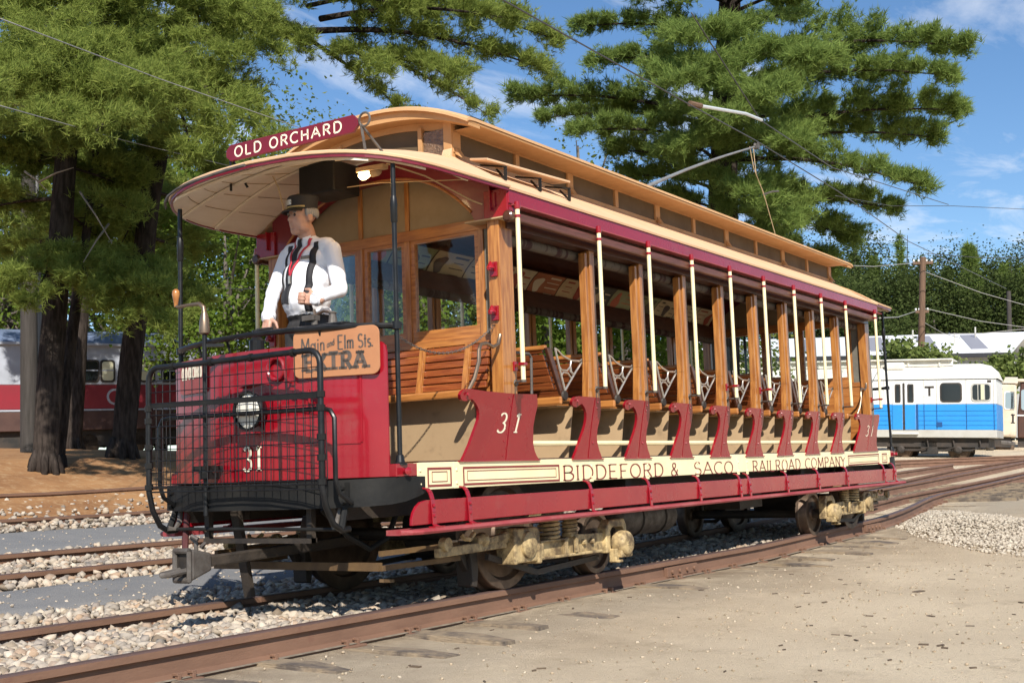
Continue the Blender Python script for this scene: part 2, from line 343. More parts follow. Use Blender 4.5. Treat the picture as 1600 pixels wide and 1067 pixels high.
# --- sills with lettering
BAT = [-0.945,-0.566,1.167,2.09,3.05,3.958,4.174,5.16,6.09,7.05,8.42,8.74]
for side in (0, 1):
    F = (lambda b: b.mir()) if side else (lambda b: b)
    sill = part('side_sill', F(MB().box(-0.95, 8.86, 0.092, 0.14, 0.716, 0.884)), CREAM, bevel=0.004)
    part('sill_cap', F(MB().box(-0.95, 8.86, 0.100, 0.20, 0.884, 0.894)), DARKWOOD)
    for x in BAT:
        part('batten', F(MB().box(x-0.028, x+0.028, 0.0905, 0.0935, 0.718, 0.883)), CREAM, sill, bevel=0.003)
        b = MB()
        for z in (0.752, 0.835): b.lathe((x, 0.0903, z), (0,-1,0), [(0,.011),(.005,.009),(.007,.004)], 8)
        part('bolt', F(b), CREAM, sill)['kind'] = 'stuff'
    if side == 0:
        def frame(x0, x1, z0, z1, w, m=LETTER):
            b = MB(); y = 0.0892
            for (a0,a1,c0,c1) in ((x0,x1,z0,z0+w),(x0,x1,z1-w,z1),(x0,x0+w,z0+w,z1-w),(x1-w,x1,z0+w,z1-w)):
                b.add([(a0,y,c0),(a1,y,c0),(a1,y,c1),(a0,y,c1)], [(0,1,2,3)])
            part('painted_border', b, m, sill)
        for (x0, x1) in ((-0.872,-0.620),(-0.495,0.70),(7.17,8.36),(8.49,8.70)):
            frame(x0, x1, 0.733, 0.853, 0.014); frame(x0+0.045, x1-0.045, 0.762, 0.828, 0.005)
        def word(t, x0, x1):
            part('lettering', text_mb(t, (x0, 0.0885, 0.736), (1,0,0), (0,0,1), 0.108, x1-x0, thick=.18, thin=.065, lift=0.0), LETTER, sill, label='maroon painted serif lettering reading ' + t)
        # words measured along the sill
        for t, a, b_ in (('BIDDEFORD',0.745,2.37),('&',2.52,2.66),('SACO',2.98,3.83),('RAILROAD',4.30,5.60),('COMPANY',5.75,7.06)): word(t, a, b_)
    # skirt board, brackets, running board
    def rnd_end(x0, x1, z0, z1, r):
        return [(x0, z0),(x1, z0),(x1, z1),(x0+r, z1)] + [(x0 + r - r*math.sin(t), z1 - r + r*math.cos(t)) for t in (0.35,0.7,1.05,1.35)]
    skirt = part('skirt_board', F(MB().prism(rnd_end(-1.115, 8.87, 0.508, 0.655, 0.14), lambda u,v,w: (u, w, v), 0.030, 0.052)), RED, bevel=0.004)
    for x in (-.914,-.53,1.04,1.984,2.934,3.826,4.048,5.028,5.952,6.906,8.321,8.76):
        b = MB()
        P = [(0.088,0.728),(0.060,0.722),(0.040,0.700),(0.026,0.660),(0.018,0.58),(0.014,0.505),(-0.022,0.492)]
        for (y0,z0),(y1,z1) in zip(P, P[1:]): b.beam((x, y0, z0), (x, y1, z1), 0.036, 0.010, (0,-1,0.3))
        part('step_bracket', F(b), RED, skirt, bevel=0.002)
        b = MB().box(x-0.05, x+0.05, -0.03, 0.02, 0.487, 0.497)
        for z in (0.56, 0.62): b.lathe((x, 0.014, z), (0,-1,0), [(0,.012),(.007,.010),(.010,.004)], 8)
        part('bracket_foot', F(b), RED, skirt)
    prof = [(0.16,0.455),(0.16,0.487),(-0.030,0.487),(-0.044,0.482),(-0.050,0.471),(-0.044,0.459),(-0.030,0.455)]
    b = MB()
    n = len(prof); xs = [-1.20,-1.17,-1.10,8.98,9.06,9.10]; sc_ = [(.55,.0),(.85,.0),(1,.0),(1,0),(.85,0),(.55,0)]
    for x, (s_, _) in zip(xs, sc_): b.v += [(x, 0.16 + (y-0.16)*s_, z) for y, z in prof]
    for i in range(len(xs)-1):
        for j in range(n): b.f.append((i*n+j, i*n+(j+1)%n, (i+1)*n+(j+1)%n, (i+1)*n+j))
    b.f += [tuple(range(n)), tuple(range((len(xs)-1)*n + n-1, (len(xs)-1)*n - 1, -1))]
    part('running_board', F(b), WORNRED, bevel=0.0)
# --- side panels, posts and grab poles
Lh = [(-0.007,1.348),(-0.255,1.349)] + [(-0.268 + 0.062*math.cos(a), 1.308 + 0.040*math.sin(a)) for a in [math.radians(t) for t in (75,110,145,180,215,250,285,320)]] + \
     [(-0.185,1.296),(-0.145,1.275),(-0.117,1.253),(-0.095,1.225),(-0.087,1.195),(-0.089,1.147),(-0.105,1.10),(-0.13,1.05),(-0.155,1.00),(-0.178,0.952),(-0.200,0.915),(-0.219,0.887),(-0.007,0.887)]
Rh = [(0.007,0.887),(0.222,0.887),(0.191,0.925),(0.160,0.955),(0.141,0.982),(0.115,1.02),(0.104,1.05),(0.100,1.114),(0.113,1.17),(0.119,1.211),(0.112,1.26),(0.100,1.295),(0.080,1.33),(0.062,1.347),(0.007,1.348)]
L0 = [(-0.006,1.335),(-0.35,1.341),(-0.50,1.349)] + [(-0.545 + 0.064*math.cos(a), 1.309 + 0.040*math.sin(a)) for a in [math.radians(t) for t in (75,110,145,180,215,250,285,320)]] + \
     [(-0.470,1.285),(-0.435,1.268),(-0.405,1.245),(-0.380,1.22),(-0.367,1.19),(-0.368,1.158),(-0.382,1.12),(-0.400,1.08),(-0.435,1.0),(-0.47,.94),(-0.505,0.887),(-0.006,0.887)]
R0 = [(0.006,0.887),(0.431,0.887),(0.39,0.918),(0.355,0.955),(0.33,1.0),(0.318,1.05),(0.306,1.12),(0.313,1.19),(0.326,1.26),(0.315,1.30),(0.290,1.342),(0.006,1.335)]
def subdiv(poly):
    out_ = []
    for a, b in zip(poly, poly[1:] + poly[:1]):
        k = max(1, int(abs(b[1]-a[1])/0.05)); out_ += [(a[0]+(b[0]-a[0])*i/k, a[1]+(b[1]-a[1])*i/k) for i in range(k)]
    return out_
def panel_mb(poly, x0, thick=0.022):
    """polygon cut into horizontal strips so the panel can follow the curved side"""
    import bmesh
    bm = bmesh.new()
    vs = [bm.verts.new((u, 0, v)) for u, v in poly]; bm.faces.new(vs)
    for k in range(1, 9):
        z = 0.887 + k*0.053
        bmesh.ops.bisect_plane(bm, geom=bm.verts[:] + bm.edges[:] + bm.faces[:], plane_co=(0,0,z), plane_no=(0,0,1))
    bm.verts.ensure_lookup_table(); idx = {v: i for i, v in enumerate(bm.verts)}
    V = [(v.co.x + x0, yprof(v.co.z), v.co.z) for v in bm.verts]; n = len(V)
    Fc = [tuple(idx[v] for v in f.verts) for f in bm.faces]
    be = [(idx[l.vert], idx[l.link_loop_next.vert]) for f in bm.faces for l in f.loops if len(l.edge.link_faces) == 1]
    bm.free()
    V2 = [(x, y + thick, z) for x, y, z in V]
    return MB().add(V + V2, Fc + [tuple(reversed([i+n for i in f])) for f in Fc] + [(b, a, a+n, b+n) for a, b in be])
def pmap(x0): return lambda u, v: (x0 + u, yprof(v) - 0.0035, v)
for side in (0, 1):
    F = (lambda b: b.mir()) if side else (lambda b: b)
    for i, x in enumerate(PX):
        corner = i in (0, 9)
        lp, rp = (L0, R0) if corner else (Lh, Rh)
        pn = part('side_panel', F(panel_mb(lp, x)), RED, smooth='auto')
        part('post_casing', F(panel_mb(rp, x)), RED, pn, smooth='auto')
        b = MB()
        if corner:
            for k in range(9): b.lathe((x-0.045 + 0.03*(k % 2), yprof(0.92+0.048*k)-0.001, 0.92+0.048*k), (0,-1,0), [(0,.006),(.004,.004)], 6)
            b.lathe((x-0.545, -0.002, 1.312), (0,-1,0), [(0,.012),(.008,.008)], 8)
            b.box(x-0.54, x+0.43, 0.078, 0.125, 0.8845, 0.892)
        else:
            b.lathe((x-0.272, -0.002, 1.312), (0,-1,0), [(0,.012),(.008,.008)], 8)
            for z in (1.31, 1.27, 1.01): b.lathe((x+0.05, yprof(z)-0.001, z), (0,-1,0), [(0,.010),(.006,.007)], 8)
            b.box(x-0.235, x+0.235, 0.078, 0.125, 0.8845, 0.892)
        part('rivet', F(b), RED, pn)['kind'] = 'stuff'
        gb = MB()
        for k in range(8):
            z0, z1 = .888+.0565*k, .888+.0565*(k+1); y0, y1 = yprof(z0)+.014, yprof(z1)+.014
            gb.hexa([(x-.02,y0,z0),(x+.02,y0,z0),(x+.02,y0+.006,z0),(x-.02,y0+.006,z0),(x-.02,y1,z1),(x+.02,y1,z1),(x+.02,y1+.006,z1),(x-.02,y1+.006,z1)])
        part('groove_strip', F(gb), BLACK, pn)
        if corner and side == 0:
            for ch, u0, w_ in (('3', -0.155, 0.10), ('1', 0.045, 0.07)):
                h = 0.128; z0 = 1.075
                P = pmap(x)
                part('number', text_mb(ch, (0,0,0), (1,0,0), (0,0,1), h, w_, thick=.17, thin=.07, slant=0.22, gap=.1,
                     fn=lambda u, v, u0=u0, P=P: P(u0+u, z0+v)), LETTERC, pn, label='cream painted numeral ' + ch)
        # post: side face with curtain groove
        if corner:
            x0, x1 = (x-0.115, x+0.052) if i == 0 else (x-0.052, x+0.10)
            p = part('corner_post', F(MB().box(x0, x1, 0.004, 0.10, 1.332, 2.53)), OAK_Z, bevel=0.005)
        else:
            b = MB().box(x+0.005, x+0.074, 0.004, 0.085, 1.342, 2.47)
            p = part('post', F(b), OAK_Z, bevel=0.004)
            part('inner_post_strip', F(MB().hexa([(x-.075,.018,1.345),(x-.006,.018,1.345),(x-.006,.075,1.345),(x-.075,.075,1.345),(x-.044,.018,1.62),(x-.006,.018,1.62),(x-.006,.075,1.62),(x-.044,.075,1.62)]).box(x-.044,x-.006,.018,.075,1.62,2.45)), OAK_Z, p, bevel=0.003)
            part('curtain_groove', F(MB().box(x-.0055,x+.0045,.030,.070,1.345,2.46)), BLACK, p)
        # grab pole
        gx = x - 0.0935
        g = part('grab_pole', F(MB().tube([(gx,-0.14,1.414),(gx,-0.14,2.61)], 0.0165, 12)), CREAM, smooth='auto')
        part('pole_cap', F(MB().lathe((gx,-0.14,2.572), (0,0,1), [(0,.020),(.01,.023),(.05,.020),(.055,.010)], 12)), RED, g, smooth='auto')
        b = MB().tube([(gx,-0.14,1.40),(gx,-0.14,1.416)], .019, 10).tube([(gx,-0.14,1.408),(gx+0.03,-0.07,1.41),(x+0.02,0.0,1.41)], 0.008, 6)
        b.lathe((x+0.03,0.003,1.41),(0,-1,0),[(0,.026),(.008,.022),(.012,.008)],10)
        part('pole_bracket', F(b), IRON, g)
        if i in (0, 4, 5, 9):
            b = MB().box(gx-0.022, gx+0.022, -0.163, -0.117, 1.512, 1.532).beam((gx, -.125, 1.522), (x+.02, .0, 1.522), .012, .02).box(x, x+.04, -.012, .004, 1.49, 1.555)
            part('pole_clamp', F(b), RED, g, bevel=0.002)
        b = MB().lathe((gx,-0.14,2.515),(0,0,1),[(0,.021),(.018,.021)],12).beam((gx+.02,-.14,2.524),(gx+.07,-.09,2.524),.012,.016)
        part('upper_clamp', F(b), RED, g)
    # raised guard rail under the eave
    gr = part('guard_rail', F(MB().box(-0.12, 8.00, -0.118, -0.072, 2.497, 2.560)), BROWNBAR, bevel=0.012)
    part('rail_knob', F(MB().lathe((-0.105,-0.095,2.525),(-1,0,0),[(0,.038),(.02,.042),(.045,.040),(.055,.028)],14)), DARKWOOD, gr, smooth='auto')
    # eave letterboard
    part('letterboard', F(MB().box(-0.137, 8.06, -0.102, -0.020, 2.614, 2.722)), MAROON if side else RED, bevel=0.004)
    part('letterboard_moulding', F(MB().box(-0.10, 8.17, -0.122, -0.06, 2.602, 2.613)), WORNRED, bevel=0.004)
    # curtain roller housing and rolled curtain inside the eave
    part('curtain_housing', F(MB().box(-0.03, 7.95, -0.012, 0.16, 2.470, 2.628)), DARKWOOD)
    b = MB().tube([(0.06, 0.135, 2.44), (7.85, 0.135, 2.44)], 0.040, 10)
    part('rolled_curtain', F(b), mat('striped_curtain', (0.10,0.08,0.062), 0.85, col2=(0.04,0.014,0.013), scale=14, stretch=(1,0.2,0.2), mixr=(0.5,0.56)) if side == 0 else bpy.data.materials['striped_curtain'], smooth='auto')
    # corner blocks
    for mx_ in (0, 1):
        G = (lambda b: F(b.mirx())) if mx_ else F
        b = MB().box(-0.145, -0.020, -0.094, 0.10, 2.530, 2.720)
        cb = part('corner_block', G(b), RED, bevel=0.004)
        part('hook_plate', G(MB().box(-0.156, -0.1455, 0.0, 0.045, 2.60, 2.70).box(-0.17, -0.145, 0.03, 0.04, 2.58, 2.72)), RED, cb)
        part('corner_block_trim', G(MB().box(-0.150, -0.02, -0.094, 0.26, 2.521, 2.530)), ROPE, cb)
    # curved grab handles by the corner panels
    b = MB().tube([(-0.50,0.02,1.345),(-0.46,0.0,1.42),(-0.42,-.01,1.53),(-0.415,-.01,1.60),(-0.38,0,1.645),(-0.30,0.01,1.66),(-0.22,0.01,1.64),(-0.16,.01,1.665),(-0.13,0.01,1.73)], 0.013, 8)
    part('grab_handle', F(b), BRONZE, smooth='auto')
    part('grab_handle', F(MB().tube([(0.27,0.03,1.345),(0.28,0.03,1.60),(0.25,0.03,1.625),(0.06,0.03,1.625)], 0.010, 8)), IRON, smooth='auto')
    part('grab_handle', F(MB().tube([(-0.50,0.02,1.345),(-0.46,0.0,1.42),(-0.42,-.01,1.53),(-0.415,-.01,1.60),(-0.38,0,1.645),(-0.30,0.01,1.66),(-0.22,0.01,1.64),(-0.16,.01,1.665),(-0.13,0.01,1.73)], 0.013, 8).shift(7.909)), BRONZE, smooth='auto')
    # marker brackets on the corner post
    for z in (2.18, 1.88):
        b = MB().box(-0.135, -0.116, 0.02, 0.075, z-0.05, z+0.05).box(-0.19, -0.13, 0.035, 0.06, z-0.012, z+0.0).lathe((-0.165,0.047,z),(0,0,1),[(0,.03),(.012,.026),(.05,.006)],10)
        part('lamp_bracket', F(b), RED, bevel=0.002)
# --- glass without caustics: clear film with a mirror sheen
def glass(name, tint=(1,1,1), refl=0.10, extra=0.0):
    mt = bpy.data.materials.new(name); mt.use_nodes = True; t = mt.node_tree; t.nodes.clear()
    o = N(t, 'ShaderNodeOutputMaterial'); tr = N(t, 'ShaderNodeBsdfTransparent'); tr.inputs[0].default_value = (*tint, 1)
    gl = N(t, 'ShaderNodeBsdfGlossy'); gl.inputs['Roughness'].default_value = 0.03
    fr = N(t, 'ShaderNodeFresnel'); fr.inputs[0].default_value = 1.5
    ad = N(t, 'ShaderNodeMath', operation='MULTIPLY'); ad.inputs[1].default_value = 0.45
    ms = N(t, 'ShaderNodeMixShader')
    t.links.new(fr.outputs[0], ad.inputs[0]); t.links.new(ad.outputs[0], ms.inputs[0])
    t.links.new(tr.outputs[0], ms.inputs[1]); t.links.new(gl.outputs[0], ms.inputs[2]); t.links.new(ms.outputs[0], o.inputs[0])
    return mt
GLASS = glass('clear_pane', (0.93,0.95,0.94))
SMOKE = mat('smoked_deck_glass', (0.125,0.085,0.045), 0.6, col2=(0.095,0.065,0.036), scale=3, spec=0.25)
FROST = mat('pebbled_glass', (0.22,0.13,0.07), 0.2, col2=(0.12,0.07,0.035), scale=18, bump=0.9, bscale=45, coat=0.6)
# --- roof: lower deck
DECK = [(-0.116,2.724),(-0.06,2.755),(0.02,2.800),(0.10,2.850),(0.20,2.910),(0.31,2.970),(0.43,3.052)]
def canopy_pt(s, u, dz=0.0):
    hw = 1.19 * max(0.0, 1 - s**4)**(1/3.4)
    y = CY + u*hw; v = (y - CY)/1.19; a = 0.42 - 0.28*s**1.25
    # the crown of the hood follows the deck profile near the bulkhead
    return (-0.13 - 1.25*s, y, 2.738 - 0.02*s + a*max(0, 1 - v*v)*1.0 + dz)
for side in (0, 1):
    F = (lambda b: b.mir()) if side else (lambda b: b)
    rows = [[(x, y, z) for x in (-0.135, 1.5, 3.2, 4.9, 6.6, 8.05)] for y, z in DECK]
    part('deck_roof', F(MB().sheet(rows, (0,0.004,-0.016))), CANVAS, smooth='auto')
    rows = [[(x, y+0.03, z-0.034) for x in (-0.02, 2, 4, 6, 7.93)] for y, z in DECK[1:]]
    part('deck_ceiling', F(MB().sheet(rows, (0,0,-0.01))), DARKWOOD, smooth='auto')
    # monitor side with windows
    wall = part('monitor_sill', F(MB().box(-0.02, 7.93, 0.418, 0.442, 3.020, 3.075)), ROOFWOOD)
    part('monitor_top_rail', F(MB().box(-0.02, 7.93, 0.415, 0.445, 3.225, 3.285)), ROOFWOOD)
    xs = [0.0 + 0.7909*k for k in range(11)]
    for k, x in enumerate(xs):
        w = 0.045 if k % 2 == 0 else 0.026
        b = MB().box(x-w, x+w, 0.410, 0.450, 3.075, 3.225)
        if k % 2 == 0:
            b.prism([(0.408,3.062),(0.355,3.03),(0.408,3.115)], lambda u,v,q: (q, u, v), x-0.03, x+0.03)
        part('monitor_post', F(b), ROOFWOOD, wall, bevel=0.003)
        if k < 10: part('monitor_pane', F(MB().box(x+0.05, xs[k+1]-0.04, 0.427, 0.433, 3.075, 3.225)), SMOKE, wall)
# monitor roof
rows = []
for i in range(21):
    v = -1 + 2*i/20; y = CY + 0.905*v; z = 3.262 + 0.21*(1 - abs(v)**2.2)
    rows.append([(x, y, z - d) for x, d in ((-0.20,0.022),(-0.17,0.006),(-0.10,0.0),(2,0),(4,0),(6,0),(8.0,0.0),(8.08,0.006),(8.11,0.022))])
part('monitor_roof', MB().sheet(rows, (0,0,-0.02)), ROOFTAN, smooth='auto')
b = MB()
for i in range(20):
    for s in (0,): pass
rows_c = []
for i in range(17):
    v = -1 + 2*i/16; y = CY + 0.88*v; rows_c.append([(x, y, 3.236 + 0.20*(1 - abs(v)**2.2)) for x in (-0.02, 4, 7.93)])
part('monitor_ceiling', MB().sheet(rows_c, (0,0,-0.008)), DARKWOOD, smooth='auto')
for side in (0, 1):
    F = (lambda b: b.mir()) if side else (lambda b: b)
    part('eave_fascia', F(MB().box(-0.17, 8.08, 0.186, 0.210, 3.224, 3.244)), ROOFWOOD, bevel=0.003)
    part('eave_soffit', F(MB().box(-0.02, 7.93, 0.212, 0.44, 3.232, 3.240)), ROOFWOOD)
def arch_strip(x0, x1, za, zb, hw0, n=24, span=(-1,1)):
    """curved board between two height functions of v"""
    b = MB(); P = []
    for i in range(n+1):
        v = span[0] + (span[1]-span[0])*i/n; y = CY + hw0*v
        P.append([(x0,y,za(v)),(x0,y,zb(v)),(x1,y,zb(v)),(x1,y,za(v))])
    for i in range(n):
        b.hexa([P[i][0],P[i+1][0],P[i+1][3],P[i][3],P[i][1],P[i+1][1],P[i+1][2],P[i][2]])
    return b
for mxx in (0, 1):
    G = (lambda b: b.mirx()) if mxx else (lambda b: b)
    top = lambda v: 3.238 + 0.205*(1 - abs(v)**2.2)
    e = part('monitor_end_arch', G(arch_strip(-0.165, -0.03, lambda v: top(v) - 0.035 - 0.045*(1-v*v), top, 0.895)), ROOFWOOD, smooth='auto')
    part('monitor_end_pane', G(arch_strip(-0.020, -0.012, lambda v: 3.03, lambda v: top(v*0.72) - 0.06, 0.63)), SMOKE, e)
    part('end_arch_back', G(arch_strip(-0.028, -0.006, lambda v: top(v*0.73) - 0.125, lambda v: top(v*0.73) - 0.02, 0.655)), ROOFWOOD, e)
    for y in (0.452, 0.70, 1.466, 1.714):
        w = 0.036 if y in (0.452, 1.714) else 0.017
        part('end_post', G(MB().box(-0.060, -0.010, y-w, y+w, 3.00, 3.30)), ROOFWOOD, e, bevel=0.003)
    for (a, c) in ((0.49,0.682),(1.484,1.676)):
        part('pebbled_pane', G(MB().box(-0.040, -0.0285, a, c, 3.06, 3.262)), FROST, e)
    for y in (0.43, 1.736):
        part('post_gusset', G(MB().prism([(-0.062,3.02),(-0.11,2.99),(-0.062,3.10)], lambda u,v,q: (u, q, v), y-0.02, y+0.06)), CANVAS, e)
    # canopy hood
    S = [0,.12,.25,.38,.5,.6,.7,.78,.85,.90,.94,.965,.985,.996,1.0]; U = [-1+2*i/28 for i in range(29)]
    hood = part('canopy_roof', G(MB().sheet([[canopy_pt(s,u) for u in U] for s in S], (0,0,-0.014))), CANVAS, smooth='auto')
    part('canopy_ceiling', G(MB().sheet([[canopy_pt(s*0.985,u*0.985,-0.030) for u in U] for s in S], (0,0,-0.010))), CEIL, hood, smooth='auto')
    edge = [canopy_pt(s,-1) for s in S] + [canopy_pt(s,1) for s in reversed(S[:-1])]
    b = MB(); n = len(edge)
    for i in range(n-1):
        p, q = Vector(edge[i]), Vector(edge[i+1])
        if (q-p).length < 1e-4: continue
        d = (q-p).normalized(); o = Vector((d.y,-d.x,0)).normalized()*0.018
        dn = Vector((0,0,-0.040)); up = Vector((0,0,-0.016))
        b.hexa([p+dn-o*0, q+dn-o*0, q+dn+o, p+dn+o, p+up, q+up, q+up+o, p+up+o])
    part('canopy_fascia', G(b), MAROON, hood)
    part('canopy_drip_edge', G(MB().tube([Vector(p)+Vector((0,0,-0.008)) for p in edge], 0.013, 6)), CANVAS, hood, smooth='auto')
    for s in (0.36, 0.66, 0.9):
        part('ceiling_rib', G(MB().sheet([[canopy_pt(s+ds, u*0.97, -0.046) for u in U] for ds in (-0.018, 0.018)], (0,0,-0.016))), CEIL, hood)
    for k in range(1, 12):   # ceiling boards: thin battens along the car over the joints
        u = -1 + 2*k/12
        pts = [canopy_pt(s, u*0.98, -0.043) for s in (0,.12,.25,.38,.5,.6,.7,.78,.85,.9)]
        part('board_joint', G(MB().tube(pts, 0.003, 4)), BEIGE, hood)
    # bulkhead arch: maroon header in front, cloth infill behind
    ceil_z = lambda v: canopy_pt(0.0, v*1.02/1.19)[2] - 0.05
    inner = lambda v: 2.60 + 0.345*(1 - min(1, abs(v*1.02/0.865))**2.6) if abs(v*1.02) < 0.865 else 2.53
    part('bulkhead_arch', G(arch_strip(-0.125, -0.045, inner, ceil_z, 1.02, 48)), MAROON)
    b = MB().tube([(-0.128, CY + 0.865*math.copysign(abs(v)**1.0, v), 2.60 + 0.345*(1 - abs(v)**2.6)) for v in [-1+i/20 for i in range(41)]], 0.010, 6)
    part('arch_moulding', G(b), OAK_Y, smooth='auto')
    part('arch_infill', G(arch_strip(-0.010, 0.0, lambda v: 2.57, lambda v: 2.66 + 0.34*(1 - abs(v)**2.4), 0.90)), FABRIC)
    for y in (0.862, 1.304): part('infill_muntin', G(MB().box(-0.026, -0.011, y-0.018, y+0.018, 2.571, 2.985)), OAK_Z, bevel=0.002)
    # bulkhead framing
    part('bulkhead_header', G(MB().box(-0.030, 0.030, 0.10, 2.066, 2.492, 2.570)), OAK_Y, bevel=0.003)
    part('bulkhead_belt_rail', G(MB().box(-0.040, 0.030, 0.10, 2.066, 1.700, 1.755)), OAK_Y, bevel=0.004)
    for y in (0.862, 1.304): part('bulkhead_post', G(MB().box(-0.036, 0.030, y-0.024, y+0.024, 1.755, 2.492)), OAK_Z, bevel=0.003)
    for y in (0.215, 1.951): part('bulkhead_stile', G(MB().box(-0.034, 0.030, y-0.022, y+0.022, 1.755, 2.492)), OAK_Z, bevel=0.003)
    for y in (0.155, 2.011): part('curtain_slot', G(MB().box(-0.020, 0.020, y-0.036, y+0.036, 1.755, 2.492)), MAT_GREY)
    part('bulkhead_panel', G(MB().box(-0.006, 0.020, 0.10, 2.066, 0.882, 1.700)), OAK_Y)
    for (a, c) in ((0.237,0.838),(0.886,1.280),(1.328,1.929)):
        wf = part('window_sash', G(MB().box(-0.022,0.018,a,c,1.755,1.830).box(-0.022,0.018,a,c,2.468,2.492).box(-0.022,0.018,a,a+0.035,1.830,2.468).box(-0.022,0.018,c-0.035,c,1.830,2.468)), OAK_Y)
        part('window_pane', G(MB().box(-0.004, 0.0, a+0.035, c-0.035, 1.830, 2.468)), GLASS, wf)
    # forward bench built against the bulkhead
    bn = part('end_bench_seat', G(MB().box(-0.46, -0.05, 0.10, 2.066, 1.318, 1.345)), OAK_Y, bevel=0.008)
    part('seat_nosing', G(MB().box(-0.485, -0.455, 0.06, 2.106, 1.300, 1.352)), OAK_Y, bn, bevel=0.012)
    part('bench_riser', G(MB().box(-0.335, -0.320, 0.09, 2.076, 0.882, 1.318)), BEIGE, bn)
    for k in range(6):
        z = 1.385 + 0.0525*k; dx = 0.012*(5-k)
        part('back_slat', G(MB().box(-0.075-dx, -0.048-dx, 0.14, 2.026, z, z+0.043)), SLAT, bn, bevel=0.004)
    for y in (0.30, 0.695, 1.471, 1.866):
        part('back_stile', G(MB().hexa([(-0.175,y-.022,1.345),(-0.145,y-.022,1.345),(-0.145,y+.022,1.345),(-0.175,y+.022,1.345),(-0.102,y-.022,1.70),(-0.0755,y-.022,1.70),(-0.0755,y+.022,1.70),(-0.102,y+.022,1.70)])), OAK_Z, bn, bevel=0.003)
# --- interior benches with walk-over backs
def iron_end(x, y):
    b = MB(); a = (x+0.085,1.70); c = (x+0.495,1.640); d = (x+0.205,1.395)
    def P(q): return (q[0], y, q[1])
    b.tube([P(a), P((x+.12,1.69)), P((x+.19,1.652)), P((x+.31,1.624)), P((x+.43,1.626)), P(c)], .0085, 6)
    b.tube([P(c), P((x+.37,1.54)), P(d)], .0085, 6); b.tube([P(a), P((x+.14,1.55)), P(d)], .0085, 6)
    b.tube([P((x+.135,1.57)), P((x+.17,1.545)), P((x+.245,1.545)), P((x+.295,1.575)), P((x+.31,1.624))], .007, 6)
    b.tube([P((x+.155,1.50)), P((x+.19,1.528)), P((x+.255,1.527)), P((x+.305,1.49))], .007, 6)
    b.tube([P((x+.295,1.575)), P((x+.300,1.54)), P((x+.340,1.52))], .010, 6)
    b.lathe((x+.48, y-.006, 1.635), (0,1,0), [(0,.016),(.012,.016)], 10)
    return b
for i in range(1, 10):
    x = PX[i]
    if i == 9: x -= 0.285
    bn = part('bench_seat', MB().box(x-0.34, x+0.10, 0.12, 2.046, 1.318, 1.345), OAK_Y, bevel=0.006)
    part('seat_nosing', MB().box(x-0.365, x-0.335, 0.085, 2.081, 1.290, 1.350), OAK_Y, bn, bevel=0.012)
    part('bench_riser', MB().hexa([(x-.215,.14,.885),(x-.20,.14,.885),(x-.20,2.026,.885),(x-.215,2.026,.885),(x-.115,.14,1.29),(x-.10,.14,1.29),(x-.10,2.026,1.29),(x-.115,2.026,1.29)]), BEIGE, bn)
    part('riser_rail', MB().box(x-0.30, x-0.10, 0.16, 2.0, 1.282, 1.290), BEIGE, bn)
    if i < 9:
        for k in range(6):
            t = 0.12 + 0.155*k; xx = x-0.306-0.18*t; z = 1.37+0.33*t
            part('back_slat', MB().hexa([(xx-.014,.16,z),(xx+.014,.16,z),(xx+.014,2.006,z),(xx-.014,2.006,z),(xx-.035,.16,z+.043),(xx-.007,.16,z+.043),(xx-.007,2.006,z+.043),(xx-.035,2.006,z+.043)]), SLAT, bn, bevel=0.004)
        part('back_cap', MB().box(x-0.505, x-0.470, 0.12, 2.046, 1.690, 1.722), OAK_Y, bn, bevel=0.008)
        for y in (0.115, 2.051):
            part('back_end', MB().hexa([(x-.325,y-.013,1.36),(x-.265,y-.013,1.36),(x-.265,y+.013,1.36),(x-.325,y+.013,1.36),(x-.51,y-.013,1.70),(x-.45,y-.013,1.70),(x-.45,y+.013,1.70),(x-.51,y+.013,1.70)]), DARKWOOD, bn, bevel=0.005)
            part('armrest_iron', iron_end(x-0.49, y-0.02 if y < 1 else y+0.02), SILVER, bn, smooth='auto')
            part('back_pivot', MB().lathe((x-.292, y-0.03 if y < 1 else y+0.015, 1.358), (0,1,0), [(0,.034),(.015,.040)], 12), GREASE, bn)
part('foot_rail', MB().tube([(0.30,0.108,1.005),(7.62,0.108,1.005)], 0.019, 8), CREAM, smooth='auto')
part('foot_rail', MB().tube([(0.30,2.058,1.005),(7.62,2.058,1.005)], 0.019, 8), CREAM, smooth='auto')
# --- advertising cards in the cove
ADC = [((0.62,0.46,0.25),(0.35,0.06,0.03)),((0.30,0.33,0.16),(0.10,0.09,0.05)),((0.66,0.56,0.36),(0.40,0.10,0.06)),((0.10,0.10,0.08),(0.62,0.52,0.35)),
       ((0.60,0.50,0.30),(0.08,0.06,0.05)),((0.45,0.16,0.07),(0.70,0.60,0.42)),((0.36,0.38,0.20),(0.55,0.15,0.08)),((0.65,0.58,0.40),(0.06,0.05,0.04))]
random.seed(5)
ADM = [(mat('card_ground_%d' % k, a, 0.6, col2=tuple(c*0.8 for c in a), scale=5), mat('card_print_%d' % k, c, 0.6)) for k, (a, c) in enumerate(ADC)]
def cove(x, t, lift=0.0, side=1):
    y = 2.115 - 0.21*t; z = 2.575 + 0.245*t - 0.03*math.sin(PI*t)*-1
    p = (x, y - 0.012 - lift, z - 0.012 - lift*0.6)
    return p if side else (p[0], WD - p[1], p[2])
